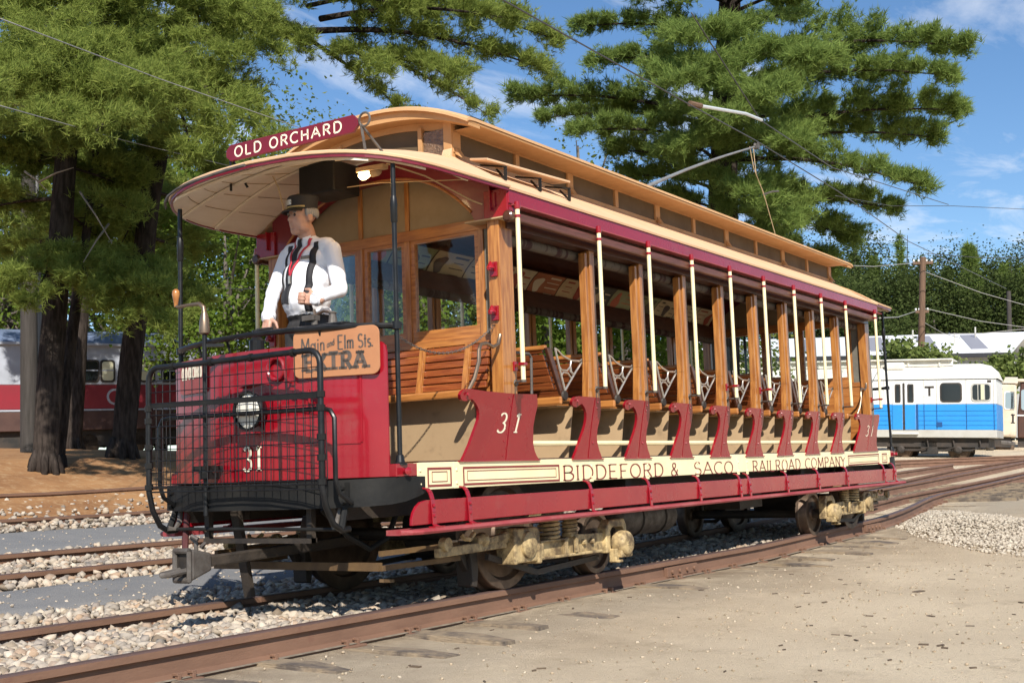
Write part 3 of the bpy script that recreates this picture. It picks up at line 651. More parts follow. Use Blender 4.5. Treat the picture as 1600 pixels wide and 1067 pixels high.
for side in (1, 0):
    rack = part('card_rack', MB().sheet([[(lambda q: (q[0], q[1]+(0.012 if side else -0.012), q[2]+0.008))(cove(x, t, 0, side)) for x in (0.02, 4, 7.88)] for t in (-0.06,.1,.3,.5,.7,.9,1.06)]), DARKWOOD, bend=False)
    for k in range(14):
        x0 = 0.10 + 0.553*k; x1 = x0 + 0.535; g, p_ = ADM[(k*3 + 2 + side) % 8]
        cd = part('advertising_card', MB().sheet([[cove(x, t, 0.004, side) for x in (x0, (x0+x1)/2, x1)] for t in (0,.25,.5,.75,1)]), g, rack, bend=False)
        def sp(u0, u1, t0, t1, m_=None):
            part('card_print', MB().sheet([[cove(x0 + (x1-x0)*u, t, 0.008, side) for u in (u0, (u0+u1)/2, u1)] for t in (t0,(t0+t1)/2,t1)]), m_ or p_, cd, bend=False)
        cu = (.24, .74, .50)[k % 3]; rr_ = random.uniform(.8, 1.1); ph = random.uniform(0, 6)
        rows = [[cove(x0 + (x1-x0)*(cu + .16*rr_*r*math.cos(a)*(1+.3*math.sin(3*a+ph))), .50 + .36*rr_*r*math.sin(a)*(1+.2*math.cos(2*a+ph)), .008, side) for a in [2*PI*j/18 for j in range(19)]] for r in (0.02, 1.0)]
        part('card_print', MB().sheet(rows), p_, cd, bend=False)
        u0, u1 = ((.50,.94),(.06,.50),(.08,.30))[k % 3]
        for q in range(4):
            w_ = random.uniform(.55,1)*(u1-u0); o_ = (u1-u0-w_)/2; sp(u0+o_, u0+o_+w_, .80-.19*q, .80-.19*q+(.085 if q in (0,) else .03))
        if k % 3 == 2: sp(.70,.92,.62,.68); sp(.72,.90,.40,.43); sp(.70,.92,.22,.28)
# --- front (and rear) platform: dash, buffer, stanchions
def dx_(y): v = (y - CY)/0.933; return -1.36 + 0.19*v*v
YS = [0.15 + 1.866*i/24 for i in range(25)]
for mxx in (0, 1):
    G = (lambda b: b.mirx()) if mxx else (lambda b: b)
    b = MB(); rows = []
    for z in (0.806, 1.0, 1.2, 1.4, 1.56, 1.60, 1.622, 1.632):
        ins = 0.0 if z < 1.57 else (0.06 - math.sqrt(max(0, 0.06**2 - (z-1.572)**2)))
        if mxx: ins += 0.42
        rows.append([(dx_(y), y, z) for y in [0.15 + ins + (1.866-2*ins)*i/24 for i in range(25)]])
    dash = part('dash', G(MB().sheet(rows, (0.012,0,0))), RED, smooth='auto')
    def strip(y0, y1, z0, z1, off=0.006, n=12):
        return MB().sheet([[(dx_(y)-off, y, z) for y in [y0+(y1-y0)*i/n for i in range(n+1)]] for z in (z0, z1)], (off-0.0015,0,0))
    if not mxx: part('dash_top_band', G(strip(0.95, 2.012, 1.572, 1.632)), RED, dash)
    b = MB()
    for k in range(13):
        y = 0.98 + 0.083*k; b.lathe((dx_(y)-0.006, y, 1.603), (-1,0,0), [(0,.009),(.005,.006)], 6)
    if not mxx: part('rivet', G(b), RED, dash)['kind'] = 'stuff'
    for (y0,y1,z0,z1) in () if mxx else ((0.300,0.312,1.02,1.43),(0.312,0.68,1.012,1.024),(1.30,1.312,0.85,1.40)):
        part('bead_moulding', G(strip(y0,y1,z0,z1,0.007,4)), RED, dash)
    # platform side step piece and its pin
    for F in (lambda b: b, lambda b: b.mir()):
        st = part('platform_end_sill', G(F(MB().box(-1.17, -0.951, 0.094, 0.16, 0.803, 0.880))), RED, bevel=0.004)
        part('step_pin', G(F(MB().lathe((-1.09, 0.094, 0.835), (-0.4,-1,0), [(0,.022),(.03,.020),(.045,.024),(.05,.012)], 10))), RED, st, smooth='auto')
    # buffer beam
    pth = [(-0.90,0.135,.700,.800),(-0.98,.125,.680,.802),(-1.08,0.13,.655,.802),(-1.18,.155,.640,.800),(-1.27,.235,.633,.797),(-1.345,.40,.630,.794),(-1.40,.62,.628,.792),(-1.425,.85,.628,.792),(-1.432,1.083,.628,.792)]
    pth = pth + [(x, WD-y, a, c) for x, y, a, c in reversed(pth[:-1])]
    b = MB(); R_ = []
    for i, (x, y, a, c) in enumerate(pth):
        p, q = pth[max(i-1,0)], pth[min(i+1,len(pth)-1)]; d = Vector((q[0]-p[0], q[1]-p[1], 0)).normalized(); nrm = Vector((d.y,-d.x,0))*-0.045
        R_.append([(x,y,a),(x+nrm.x,y+nrm.y,a),(x+nrm.x,y+nrm.y,c),(x,y,c)])
    for i in range(len(pth)-1):
        for j in range(4): b.f.append((i*4+(j+1)%4, (i+1)*4+(j+1)%4, (i+1)*4+j, i*4+j))
    b.v = [tuple(q) for r in R_ for q in r]; nl = len(pth)-1
    b.f += [(0,1,2,3), (nl*4+3,nl*4+2,nl*4+1,nl*4)]
    bb = part('buffer_beam', G(b), BLACKW, smooth='auto')
    b = MB()
    for (x, y) in ((-1.30,0.285),(-1.262,0.222)):
        for z in (0.675,0.76): b.lathe((x,y,z), (-0.8,-0.6,0), [(0,.016),(.014,.012)], 6)
    part('bolt', G(b), BLACKW, bb)['kind'] = 'stuff'
    # stanchions and handrail
    for y in (0.12, 2.046):
        sn = part('stanchion', G(MB().tube([(-1.10,y,0.872),(-1.10,y,2.735)], 0.0155, 12)), BLACK, smooth='auto')
        part('stanchion_foot', G(MB().lathe((-1.10,y,0.872),(0,0,1),[(0,.045),(.008,.045),(.018,.030),(.06,.022),(.065,.016)],14)), BLACK, sn, smooth='auto')
        part('stanchion_coupling', G(MB().lathe((-1.10,y,2.36),(0,0,1),[(0,.0165),(.01,.022),(.10,.022),(.11,.024),(.16,.020),(.17,.0165)],12)), BLACK, sn, smooth='auto')
        part('stanchion_collar', G(MB().lathe((-1.10,y,1.70),(0,0,1),[(0,.030),(.045,.030)],12)), BLACK, sn)
    pts = [(-1.10,0.12,1.722)] + [(dx_(y)-0.045*math.sin(PI*(y-.15)/1.866), y, 1.722 + 0.006*math.sin(y*2)) for y in [0.25+0.083*i for i in range(21)]] + [(-1.10,2.046,1.722)]
    hr = part('dash_handrail', G(MB().tube(pts, 0.019, 8)), BLACK, smooth='auto')
    for y in (0.55, 1.30, 1.62):
        part('rail_support', G(MB().tube([(dx_(y)-.03,y,1.72),(dx_(y)+.004,y,1.628)], 0.009, 6)), BLACK, hr)
    if mxx: continue
    # controller box behind the dash
    ct = part('controller', MB().box(-1.26,-1.03,0.42,0.80,0.875,1.74).box(-1.275,-1.015,0.405,0.815,1.74,1.765), BLACK, bevel=0.012)
    part('controller_key', MB().lathe((-1.12,0.62,1.765),(0,0,1),[(0,.035),(.02,.030),(.075,.022),(.085,.028),(.095,.012)],12).lathe((-1.20,.70,1.765),(0,0,1),[(0,.022),(.07,.018)],10).box(-1.235,-1.17,0.68,0.78,1.80,1.835), IRON, ct, bevel=0.003)
    part('controller_handle', MB().tube([(-1.12,0.62,1.85),(-1.09,0.72,1.875),(-1.05,0.83,1.862),(-1.045,0.845,1.90)], 0.010, 8), BRONZE, ct, smooth='auto')
    part('brake_valve', MB().lathe((-1.19,1.22,1.60),(0,0,1),[(0,.05),(.12,.05),(.14,.03),(.19,.03)],12).tube([(-1.19,1.22,1.79),(-1.12,1.14,1.80)], .012, 8), BLACK, bevel=0)
    # brake staff with goose-neck handle
    stf = part('brake_staff', MB().tube([(-1.47,1.405,0.60),(-1.47,1.405,1.80)], 0.0155, 10), BLACK, smooth='auto')
    part('brake_sleeve', MB().lathe((-1.47,1.405,1.755),(0,0,1),[(0,.020),(.01,.034),(.03,.036),(.085,.032),(.12,.026),(.145,.018)],14), BRONZE, stf, smooth='auto')
    part('brake_crank', MB().tube([(-1.47,1.405,1.89),(-1.47,1.412,1.935),(-1.47,1.45,1.962),(-1.47,1.56,1.964),(-1.47,1.655,1.960),(-1.47,1.672,1.975)], [.017,.016,.014,.011,.011,.011], 10), BRONZE, stf, smooth='auto')
    part('brake_knob', MB().lathe((-1.47,1.672,1.965),(0,0,1),[(0,.012),(.02,.014),(.05,.019),(.085,.026),(.105,.023),(.118,.010)],14), OAK_Z, stf, smooth='auto')
    part('ratchet', MB().lathe((-1.47,1.405,0.865),(0,0,1),[(0,.045),(.02,.045)],14).box(-1.50,-1.35,1.38,1.50,.885,.915).box(-1.52,-1.42,1.33,1.40,.83,.87), BLACKW, stf)
    part('ratchet_pawl', MB().beam((-1.47,1.405,1.685),(-1.40,1.30,1.685),.02,.02), BLACK, stf)
    # headlight
    hl = part('headlight', MB().lathe((-1.355,1.04,1.245),(-1,-.04,0),[(0,.060),(.03,.095),(.085,.118),(.105,.122),(.108,.112)],24,False), BLACK, smooth='auto')
    part('headlight_lens', MB().lathe((-1.355,1.04,1.245),(-1,-.04,0),[(.088,.113),(.100,.09),(.106,.05),(.108,.004)],24), LENS, hl, smooth='auto')
    part('headlight_rim', MB().tube([(-1.462+0.0, 1.04+0.118*math.cos(a), 1.245+0.118*math.sin(a)) for a in [2*PI*k/24 for k in range(24)]], 0.008, 6, closed=True), BLACK, hl, smooth='auto')
    part('headlight_shelf', MB().box(-1.46,-1.345,0.98,1.10,1.098,1.112), RED)
    part('headlight_hood', MB().sheet([[(x,1.04+0.19*math.sin(a)*s_,1.365+0.05*math.cos(a)) for a in [-.8+.2*k for k in range(9)]] for x,s_ in ((-1.35,1),(-1.41,.9))], (0,0,-.004)), RED)
    # signal ring, hooks
    part('signal_socket', MB().tube([(-1.372,0.875+0.068*math.cos(a),1.50+0.068*math.sin(a)) for a in [2*PI*k/20 for k in range(20)]], 0.013, 8, closed=True), RED, smooth='auto')
    for (y, z) in ((0.765,1.44),(0.60,1.30)):
        part('dash_hook', MB().box(dx_(y)-.012,dx_(y),y-.02,y+.02,z-.05,z+.05).tube([(dx_(y)-.01,y,z-.03),(dx_(y)-.06,y,z-.03),(dx_(y)-.065,y,z+.05)],.009,6), RED)
    part('dash_number', text_mb('31', (-1.366,1.176,0.872), (0,-1,0), (0,0,1), 0.150, 0.165, thick=.15, thin=.06, gap=.28), LETTERC, dash, label='cream numerals 31 on the dash')
    # dash destination plate
    def rrect(w, h, r, n=5):
        P = []
        for cx, cy, a0 in ((w-r,h-r,0),(r,h-r,90),(r,r,180),(w-r,r,270)):
            for k in range(n+1): a = math.radians(a0+90*k/n); P.append((cx+r*math.cos(a), cy+r*math.sin(a)))
        return P
    def plane_map(o, u, v):
        o, u, v = Vector(o), Vector(u).normalized(), Vector(v).normalized(); nn = u.cross(v)
        return lambda a, c, w: o + u*a + v*c + nn*w
    pm = plane_map((dx_(1.905)-0.012,1.905,1.405), (dx_(1.545)-dx_(1.905)-.004,-0.36,0), (0,0,1))
    pl = part('dash_plate', MB().prism(rrect(0.365,0.225,0.035), pm, -0.004, 0.006), mat('faded_red_plate', (0.30,0.075,0.07), 0.6, col2=(0.24,0.05,0.05), scale=6))
    part('lettering', text_mb('OLD ORCHARD', (0,0,0),(1,0,0),(0,0,1), 0.075, 0.29, thick=.2, thin=.14, serif=False, gap=.14, fn=lambda u,v: pm(0.035+u,0.10+v,0.009)), LETTERC, pl, label='cream lettering OLD ORCHARD')
    # --- folding wire fender
    def FX(z): return -1.56
    Y0, Y1, ZT, Rr = 0.335, 1.835, 1.565, 0.085
    hook = lambda y, s: [(-1.33,y,0.505),(-1.40,y,0.50),(-1.47,y,0.54),(-1.53,y,0.64),(-1.56,y,0.76)]
    fr = hook(Y1,1) + [(-1.56,Y1,1.0),(-1.56,Y1,ZT-Rr)] + [(-1.56, Y1-Rr+Rr*math.cos(a), ZT-Rr+Rr*math.sin(a)) for a in (.4,.8,1.2)] + [(-1.56,Y1-Rr,ZT),(-1.56,1.4,ZT-.004),(-1.56,.9,ZT-.002),(-1.56,Y0+Rr,ZT)] + \
         [(-1.56, Y0+Rr-Rr*math.sin(a), ZT-Rr+Rr*math.cos(a)) for a in (.4,.8,1.2)] + [(-1.56,Y0,ZT-Rr),(-1.56,Y0,1.0)] + list(reversed(hook(Y0,0)))
    fd = part('fender_frame', MB().tube(fr, 0.019, 10), BLACK, smooth='auto')
    part('fender_cross_bar', MB().beam((-1.562,Y0,1.295),(-1.562,Y1,1.318),.034,.008,(1,0,0)), BLACKW, fd)
    Yi0, Yi1 = 0.285, 1.80
    fi = [(-1.36,Yi1,.66),(-1.47,Yi1,.72),(-1.50,Yi1,.80),(-1.50,Yi1,1.18),(-1.50,Yi1-.03,1.225),(-1.50,Yi1-.08,1.235),(-1.50,Yi0+.08,1.218),(-1.50,Yi0+.03,1.205),(-1.50,Yi0,1.16),(-1.50,Yi0,.80),(-1.47,Yi0,.72),(-1.36,Yi0,.66)]
    part('fender_inner_frame', MB().tube(fi, 0.015, 8), BLACK, fd, smooth='auto')
    for k in range(21):
        y = Y0 + (Y1-Y0)*(k+1)/22
        part('fender_wire', MB().tube([(-1.56,y,0.775),(-1.56,y + 0.004*math.sin(k*2.1),1.2),(-1.56,y,ZT)], 0.0032, 5, caps=False), BLACK, fd)
    for k in range(10):
        z = 0.80 + 0.074*k
        part('fender_wire', MB().tube([(-1.565,Y0,z-.004),(-1.565,CY,z+0.003*math.sin(k)),(-1.565,Y1,z+.012)], 0.003, 5, caps=False), BLACK, fd)
    for k in range(12):
        y = Yi0 + (Yi1-Yi0)*(k+.5)/12
        part('fender_wire', MB().tube([(-1.50,y,0.80),(-1.50,y+.003*math.cos(k),1.21)], 0.0028, 5, caps=False), BLACK, fd)
    for z in (0.775, 0.745): part('fender_rod', MB().tube([(-1.56,Y0,z),(-1.56,Y1,z+.015)], 0.0055, 6), BLACK, fd)
    b = MB()
    for z in (1.30, 1.22, 1.05, 0.93, 0.79):
        for y in (Y0, Y1): b.lathe((-1.56,y,z-.018),(0,0,1),[(0,.027),(.036,.027)],8)
    for y in (0.55,0.9,1.25,1.6): b.lathe((-1.56,y-.012,ZT-.004),(0,1,0),[(0,.026),(.024,.026)],8)
    part('fender_clip', b, BLACKW, fd)['kind'] = 'stuff'
    for y in (Y0, Y1):
        s = 1 if y < 1 else -1
        b = MB().tube([(-1.40,y,0.505),(-1.36,y+.01*s,0.60),(-1.33,y+.02*s,0.69)], 0.021, 8).box(-1.365,-1.315,y-.03,y+.05,.64,.78)
        for z in (.66,.75): b.lathe((-1.365,y+.01,z),(-1,0,0),[(0,.018),(.016,.014)],6)
        part('fender_hinge', b, BLACKW, fd)
        pts = [(-1.34,y+.05*s,.64),(-1.36,y+.06*s,.56),(-1.39,y+.05*s,.515),(-1.43,y+.03*s,.52)]
        part('fender_chain', MB().tube(pts, [.016,.020,.014,.018], 6), IRON, fd)
# --- coupler, draw bar and lifeguard gear below the front
b = MB().hexa([(-1.92,1.035,.235),(-1.92,1.175,.235),(-1.74,1.15,.285),(-1.74,1.06,.285),(-1.92,1.035,.425),(-1.92,1.175,.425),(-1.74,1.15,.39),(-1.74,1.06,.39)])
b.box(-1.95,-1.918,1.03,1.06,.23,.43).box(-1.95,-1.918,1.15,1.18,.23,.43).box(-1.95,-1.918,1.03,1.18,.225,.262).box(-1.95,-1.918,1.03,1.18,.395,.43)
cp = part('coupler_head', b, IRON, bevel=0.015)
part('coupler_pin', MB().tube([(-1.83,1.10,.40),(-1.83,1.10,.455),(-1.84,1.13,.485),(-1.86,1.10,.495),(-1.85,1.06,.475)], .013, 8).tube([(-1.78,1.10,.42),(-1.80,1.06,.45),(-1.84,1.05,.43)], .010, 6), IRON, cp, smooth='auto')
part('coupler_link', MB().tube([(-1.92,1.07,.30),(-2.06,1.07,.285),(-2.09,1.10,.285),(-2.06,1.14,.285),(-1.92,1.14,.30)], .017, 8), IRON, cp, smooth='auto')
part('coupler_throat', MB().box(-1.924,-1.919,1.06,1.15,.262,.395), GREASE, cp)
part('draw_bar', MB().hexa([(-1.75,1.075,.305),(-1.75,1.135,.305),(-.4,1.11,.35),(-.4,1.06,.35),(-1.75,1.075,.37),(-1.75,1.135,.37),(-.4,1.12,.42),(-.4,1.05,.42)]), GREASE, bevel=0.01)
part('draw_bar_carrier', MB().box(-1.36,-1.30,.62,1.55,.42,.45).box(-1.35,-1.31,.62,.66,.42,.64).box(-1.35,-1.31,1.51,1.55,.42,.64), GREASE)
part('air_hose', MB().tube([(-1.34,1.72,.62),(-1.36,1.72,.45),(-1.38,1.70,.36),(-1.36,1.66,.33)], .022, 8), mat('red_hose', (0.07,0.012,0.012), 0.6), smooth='auto')
part('fender_release_rod', MB().tube([(-1.40,.34,.505),(-1.38,1.84,.515)], .011, 8), BLACKW, smooth='auto')
part('platform_knee', MB().prism([(-1.36,.63),(-.2,.80),(-.2,.70),(-.55,.56),(-1.30,.55)], lambda u,v,w: (u,w,v), .42, .50), GREASE)
part('platform_knee', MB().prism([(-1.36,.63),(-.2,.80),(-.2,.70),(-.55,.56),(-1.30,.55)], lambda u,v,w: (u,w,v), 1.66, 1.74), GREASE)
part('lifeguard_leg', MB().beam((-1.22,1.40,.62),(-1.12,1.38,.06),.07,.035,(1,0,0)), GREASE)
part('hanging_hose', MB().tube([(-1.25,.62,.62),(-1.10,.55,.45),(-.95,.5,.36),(-.82,.46,.42),(-.72,.44,.62)], .018, 8), BLACKW, smooth='auto')
part('air_tank', MB().lathe((2.55,.72,.37),(1,0,0),[(0,.02),(.02,.09),(.06,.14),(.12,.155),(1.00,.155),(1.06,.14),(1.10,.09),(1.12,.02)],24), IRON, smooth='auto')
part('tank_strap', MB().tube([(2.9,.72+.16*math.cos(a),.37+.16*math.sin(a)) for a in [2*PI*k/20 for k in range(20)]], .01, 5, closed=True).tube([(3.35,.72+.16*math.cos(a),.37+.16*math.sin(a)) for a in [2*PI*k/20 for k in range(20)]], .01, 5, closed=True), GREASE)
part('brake_cylinder', MB().lathe((4.3,1.25,.42),(1,0,0),[(0,.12),(.4,.12),(.42,.04),(.9,.03)],16).box(4.9,5.5,.5,.9,.36,.62).tube([(1.9,1.08,.42),(4.3,1.25,.42)],.02,6).tube([(4.9,1.1,.40),(6.2,1.08,.40)],.02,6), GREASE)
# --- trucks with one large and one small wheel each
def coil(x, y, z0, z1, r, turns=5, t=.011):
    n = turns*12; return MB().tube([(x + r*math.cos(2*PI*turns*i/n), y + r*math.sin(2*PI*turns*i/n), z0 + (z1-z0)*i/n) for i in range(n+1)], t, 6)
def wheel(x, y, r, s):
    """s: +1 flange towards +y"""
    prof = [(0,r*.20),(0,r*.32),(.02*1,r*.36),(.03,r*.78),(0.0,r*.84),(0.0,r*.985),(.006,r),(.085,r*1.01),(.092,r*1.03),(.096,r*1.075),(.118,r*1.085),(.124,r*1.05),(.124,r*.84),(.095,r*.80),(.09,r*.3),(.11,r*.2)]
    return MB().lathe((x,y,r),(0,s,0),prof,40)
def truck(dx, flip, dz=0.0):
    T = (lambda b: b.mirx().shift(dx,0,dz)) if flip else (lambda b: b.shift(dx,0,dz))
    TW = (lambda b: b.mirx().shift(dx,0,0)) if flip else (lambda b: b.shift(dx,0,0))
    fr = part('truck_bolster', T(MB().box(.58,.86,.16,2.0,.46,.56)), TRUCKM, bend=False, bevel=.01)
    for (x, r) in ((.26,.385),(1.55,.245)):
        part('axle', TW(MB().tube([(x,.10,r),(x,2.066,r)], .048, 10)), GREASE, fr, bend=False)
        for (y, s) in ((.292,1),(1.874,-1)): part('wheel', TW(wheel(x,y,r,s)), TREAD, fr, bend=False, smooth='auto')
    part('motor', T(MB().lathe((.62,.62,.40),(0,1,0),[(0,.12),(.03,.22),(.7,.22),(.74,.12)],16)), GREASE, fr, bend=False, smooth='auto')
    for side in (0, 1):
        F = (lambda b: T(b.mir())) if side else T
        b = MB()
        b.beam((-.72,.15,.318),(.04,.15,.332),.045,.060)                    # end bar
        b.beam((.0,.15,.365),(.12,.15,.385),.05,.075).beam((-.20,.14,.360),(.10,.14,.383),.05,.045)
        b.prism([(.36,.205),(1.36,.200),(1.40,.235),(1.40,.325),(1.0,.335),(.95,.318),(.36,.318)], lambda u,v,w: (u,w,v), .130, .165)
        b.prism([(.36,.190),(1.30,.184),(1.30,.206),(.36,.210)], lambda u,v,w: (u,w,v), .095, .165)
        part('side_frame', F(b), TRUCKM, fr, bend=False, bevel=.006)
        b = MB().prism([(.075,.19),(.40,.19),(.40,.40),(.36,.425),(.12,.425),(.075,.39)], lambda u,v,w: (u,w,v), .085, .225)
        b.box(.06,.10,.075,.235,.185,.43).box(.36,.405,.075,.235,.17,.31)
        part('journal_pedestal', F(b), TRUCKM, fr, bend=False, bevel=.012)
        part('journal_lid', F(MB().lathe((.24,.086,.31),(0,-1,0),[(0,.095),(.02,.090),(.035,.05)],16)), TRUCKM, fr, bend=False, smooth='auto')
        part('pedestal_arch', F(MB().prism([(1.37,.17),(1.44,.17),(1.44,.33),(1.47,.36),(1.63,.36),(1.66,.33),(1.66,.17),(1.70,.17),(1.70,.37),(1.665,.42),(1.44,.42),(1.37,.36)], lambda u,v,w: (u,w,v), .10, .18)), TRUCKM, fr, bend=False, bevel=.008)
        b = MB().lathe((1.55,.115,.235),(0,-1,0),[(0,.095),(.03,.10),(.09,.098),(.115,.085),(.125,.04)],18)
        b.prism([(1.46,.13),(1.64,.13),(1.63,.24),(1.47,.24)], lambda u,v,w: (u,w,v), .02, .13).box(1.50,1.60,-.012,.02,.215,.235)
        part('journal_box', F(b), TRUCKM, fr, bend=False, bevel=.012, smooth='auto')
        part('brake_tab', F(MB().box(1.42,1.47,.05,.11,.10,.20).box(1.43,1.50,.03,.12,.095,.115)), TRUCKM, fr, bend=False, bevel=.006)
        for (x, r, z0, z1) in ((.62,.072,.318,.468),(.91,.050,.335,.468)):
            part('spring', F(coil(x,.15,z0,z1,r,5,.0125)), TRUCKM, fr, bend=False, smooth='auto')
            part('spring_core', F(MB().lathe((x,.15,z0),(0,0,1),[(0,r*.8),(.01,r*.55),(z1-z0,r*.55)],12)), GREASE, fr, bend=False)
        b = MB().box(.42,.80,.095,.2,.310,.322).box(.86,.96,.105,.19,.322,.345).box(.885,.925,.085,.105,.21,.33).box(.42,.45,.09,.13,.2,.318).box(.76,.80,.10,.13,.20,.318)
        for x in (1.06,1.18): b.lathe((x,.13,.275),(0,-1,0),[(0,.026),(.012,.022),(.03,.018)],6)
        part('spring_seat', F(b), TRUCKM, fr, bend=False, bevel=.004)['kind'] = 'stuff'
        b = MB().lathe((-.30,.15,.37),(1,0,0),[(0,.03),(.05,.035),(.06,.05),(.10,.05),(.11,.02)],10).lathe((-.66,.15,.368),(0,-1,0),[(0,.045),(.05,.045)],10)
        b.tube([(-.48,.13,.42),(-.46,.12,.395),(-.40,.12,.385),(-.34,.13,.42)], .016, 6)
        part('brake_adjuster', F(b), TRUCKM, fr, bend=False)['kind'] = 'stuff'
        part('brake_shoe', F(MB().prism([(-.17,.06),(-.12,.05),(-.10,.16),(-.11,.28),(-.14,.36),(-.20,.36),(-.18,.2)], lambda u,v,w: (u,w,v), .27,.40).beam((-.3,.33,.36),(-.15,.33,.16),.05,.05)), GREASE, fr, bend=False, bevel=.006)
        part('truck_brace', F(MB().beam((-.1,.2,.25),(.5,.2,.10),.03,.04).beam((.5,.2,.10),(1.4,.2,.14),.03,.04)), GREASE, fr, bend=False)
    b = MB()
    for z in (.335,.245): b.beam((-1.02,.36,z),(-.28,.30,z+.01),.028,.032)
    for z in (.335,.245): b.beam((-1.02,1.80,z),(-.28,1.86,z+.01),.028,.032)
    b.beam((-1.0,.36,.17),(-1.0,.36,.36),.035,.04).beam((-.45,.32,.17),(-.45,.32,.36),.035,.04).beam((-1.02,.36,.255),(-1.02,1.80,.255),.04,.05).beam((-1.0,.37,.17),(-.86,.40,.155),.03,.02)
    part('lifeguard_frame', T(b), mat('ochre_iron_%d' % flip, (0.15,0.088,0.035), 0.6, col2=(0.08,0.046,0.02), scale=6, dirt=(0.05,0.03,0.02), dscale=5), fr, bend=False)
truck(0.0, 0); truck(0.12, 1, .02)
# --- roof gear
tb = part('trolley_base', MB().box(3.2,4.2,.85,1.32,3.474,3.50).lathe((3.85,CY,3.50),(0,0,1),[(0,.12),(.05,.12),(.07,.06),(.14,.05)],16).beam((3.1,CY-.08,3.58),(3.75,CY-.08,3.60),.03,.04).beam((3.1,CY+.08,3.58),(3.75,CY+.08,3.60),.03,.04), BLACKW, bend=False)
part('trolley_spring', coil(3.3,CY,3.54,3.62,.04,4,.008), IRON, tb, bend=False)
tip = Vector((7.327, CY, 4.762)); bs = Vector((3.90, CY, 3.56))
pp = []
for i in range(13):
    t = i/12; p = bs.lerp(tip, t); p.z += 0.035*math.sin(PI*t) ; pp.append(p)
part('trolley_pole', MB().tube(pp, [.021 - .010*i/12 for i in range(13)], 10), mat('grey_pole_steel', (.30,.31,.31), .5, metal=.4, col2=(.22,.21,.2), scale=9), tb, smooth='auto', bend=False)
part('trolley_harp', MB().beam(pp[-1], pp[-1]+Vector((.12,0,.03)), .05,.03).lathe(pp[-1]+Vector((.10,-.022,.035)),(0,1,0),[(0,.05),(.014,.032),(.03,.032),(.044,.05)],16), IRON, tb, bend=False)
part('trolley_rope', MB().tube([pp[-1]+Vector((-.02,0,-.02)), pp[-1]+Vector((.02,.0,-.35)), Vector((7.56,CY,4.22)), Vector((8.0,CY,3.55)), Vector((8.95,CY,2.2)), Vector((9.1,CY,1.5))], .005, 5), ROPE, tb, bend=False)
part('trolley_rope_loop', MB().tube([pp[-1]+Vector((-.14,0,-.02)), pp[-1]+Vector((-.05,0,-.28)), pp[-1]+Vector((.18,0,-.50)), Vector((7.60,CY,4.15))], .005, 5), ROPE, tb, bend=False)
part('rope_retaining_hook', MB().tube([(7.56,CY,4.20),(7.75,CY-.05,4.26),(7.95,CY-.05,4.30)], .012, 6), IRON, tb, bend=False)
part('roof_grab_iron', MB().tube([(.36,.88,3.44),(.38,.86,3.535),(.43,.82,3.548),(.56,.66,3.51),(.59,.60,3.48),(.60,.58,3.39)], .012, 8), BLACKW, smooth='auto', bend=False)
for side in (0, 1):
    F = (lambda b: b.mir()) if side else (lambda b: b)
    fb = part('roof_foot_board', F(MB().hexa([(-.08,.10,2.955),(1.08,.12,3.008),(1.10,.30,3.03),(.02,.32,3.01),(-.08,.10,2.972),(1.08,.12,3.025),(1.10,.30,3.048),(.02,.32,3.028)])), CANVAS, bend=False, bevel=.004)
    for x in (.14,.60,1.02):
        part('foot_board_bracket', F(MB().beam((x,.10,2.852),(x,.10,2.955),.022,.010,(1,0,0)).beam((x,.09,2.950),(x,.31,2.998),.022,.010).beam((x,.10,2.86),(x+.10,.24,2.975),.012,.012)), BLACKW, fb, bend=False)
# roof destination sign over the hood
pm = plane_map((-1.0, 1.672, 3.028), (0.0,-1.21,0.0), (0,0,1))
sg = part('roof_sign_board', MB().prism([(0.04,0),(1.16,0),(1.20,.04),(1.20,.075),(1.16,.115),(0.04,.115),(0.0,.08),(0.0,.035)], pm, -.012, .012), MAROON, bend=False, bevel=.003)
part('lettering', text_mb('OLD ORCHARD', (0,0,0),(1,0,0),(0,0,1), 0.070, 0.98, thick=.19, thin=.16, serif=False, gap=.24, fn=lambda u,v: pm(0.085+u,0.022+v,0.0145)), LETTERC, sg, bend=False, label='cream lettering OLD ORCHARD')
part('sign_end_scroll', MB().tube([pm(1.20,.06,0)+Vector((.0,-.05+.045*math.cos(a),.01+.045*math.sin(a))) for a in [2*PI*k/14 for k in range(14)]], .008, 6, closed=True), IRON, sg, bend=False)
part('sign_leg', MB().tube([pm(.03,.04,0), (-1.0,1.64,2.82)], .010, 6).tube([pm(.03,.04,0), (-.88,1.60,2.86)], .010, 6), BLACK, sg, bend=False)
part('sign_leg', MB().tube([pm(1.22,.04,0), (-.97,.44,2.87)], .010, 6).tube([pm(1.22,.04,0), (-.80,.42,2.90)], .010, 6), IRON, sg, bend=False)
# conduit along the hood edge and pull cords
ed = [Vector(canopy_pt(s, 1, -.03)) + Vector((-.03,.02,0)) for s in (.80,.86,.92,.96,.985)] + [Vector(canopy_pt(.995, .5, -.03))+Vector((-.035,0,0)), Vector(canopy_pt(1.0,0,-.03))+Vector((-.035,0,0))]
part('edge_conduit', MB().tube(ed, .010, 6), IRON, smooth='auto', bend=False)
part('bell_cord', MB().tube([(-.72,CY+.45,2.99),(-.7,CY+.40,2.88),(-.62,CY+.42,2.72),(-.35,CY+.48,2.62)], .006, 5), ROPE, bend=False)
part('bell_cord', MB().tube([(-.75,.45,2.86),(-.5,.32,2.80),(-.2,.16,2.66),(-.16,.10,2.63)], .006, 5), ROPE, bend=False)
part('bell_cord', MB().tube([(-.60,1.40,2.83),(-.4,.8,2.85),(-.2,.1,2.80)], .004, 5), ROPE, bend=False)
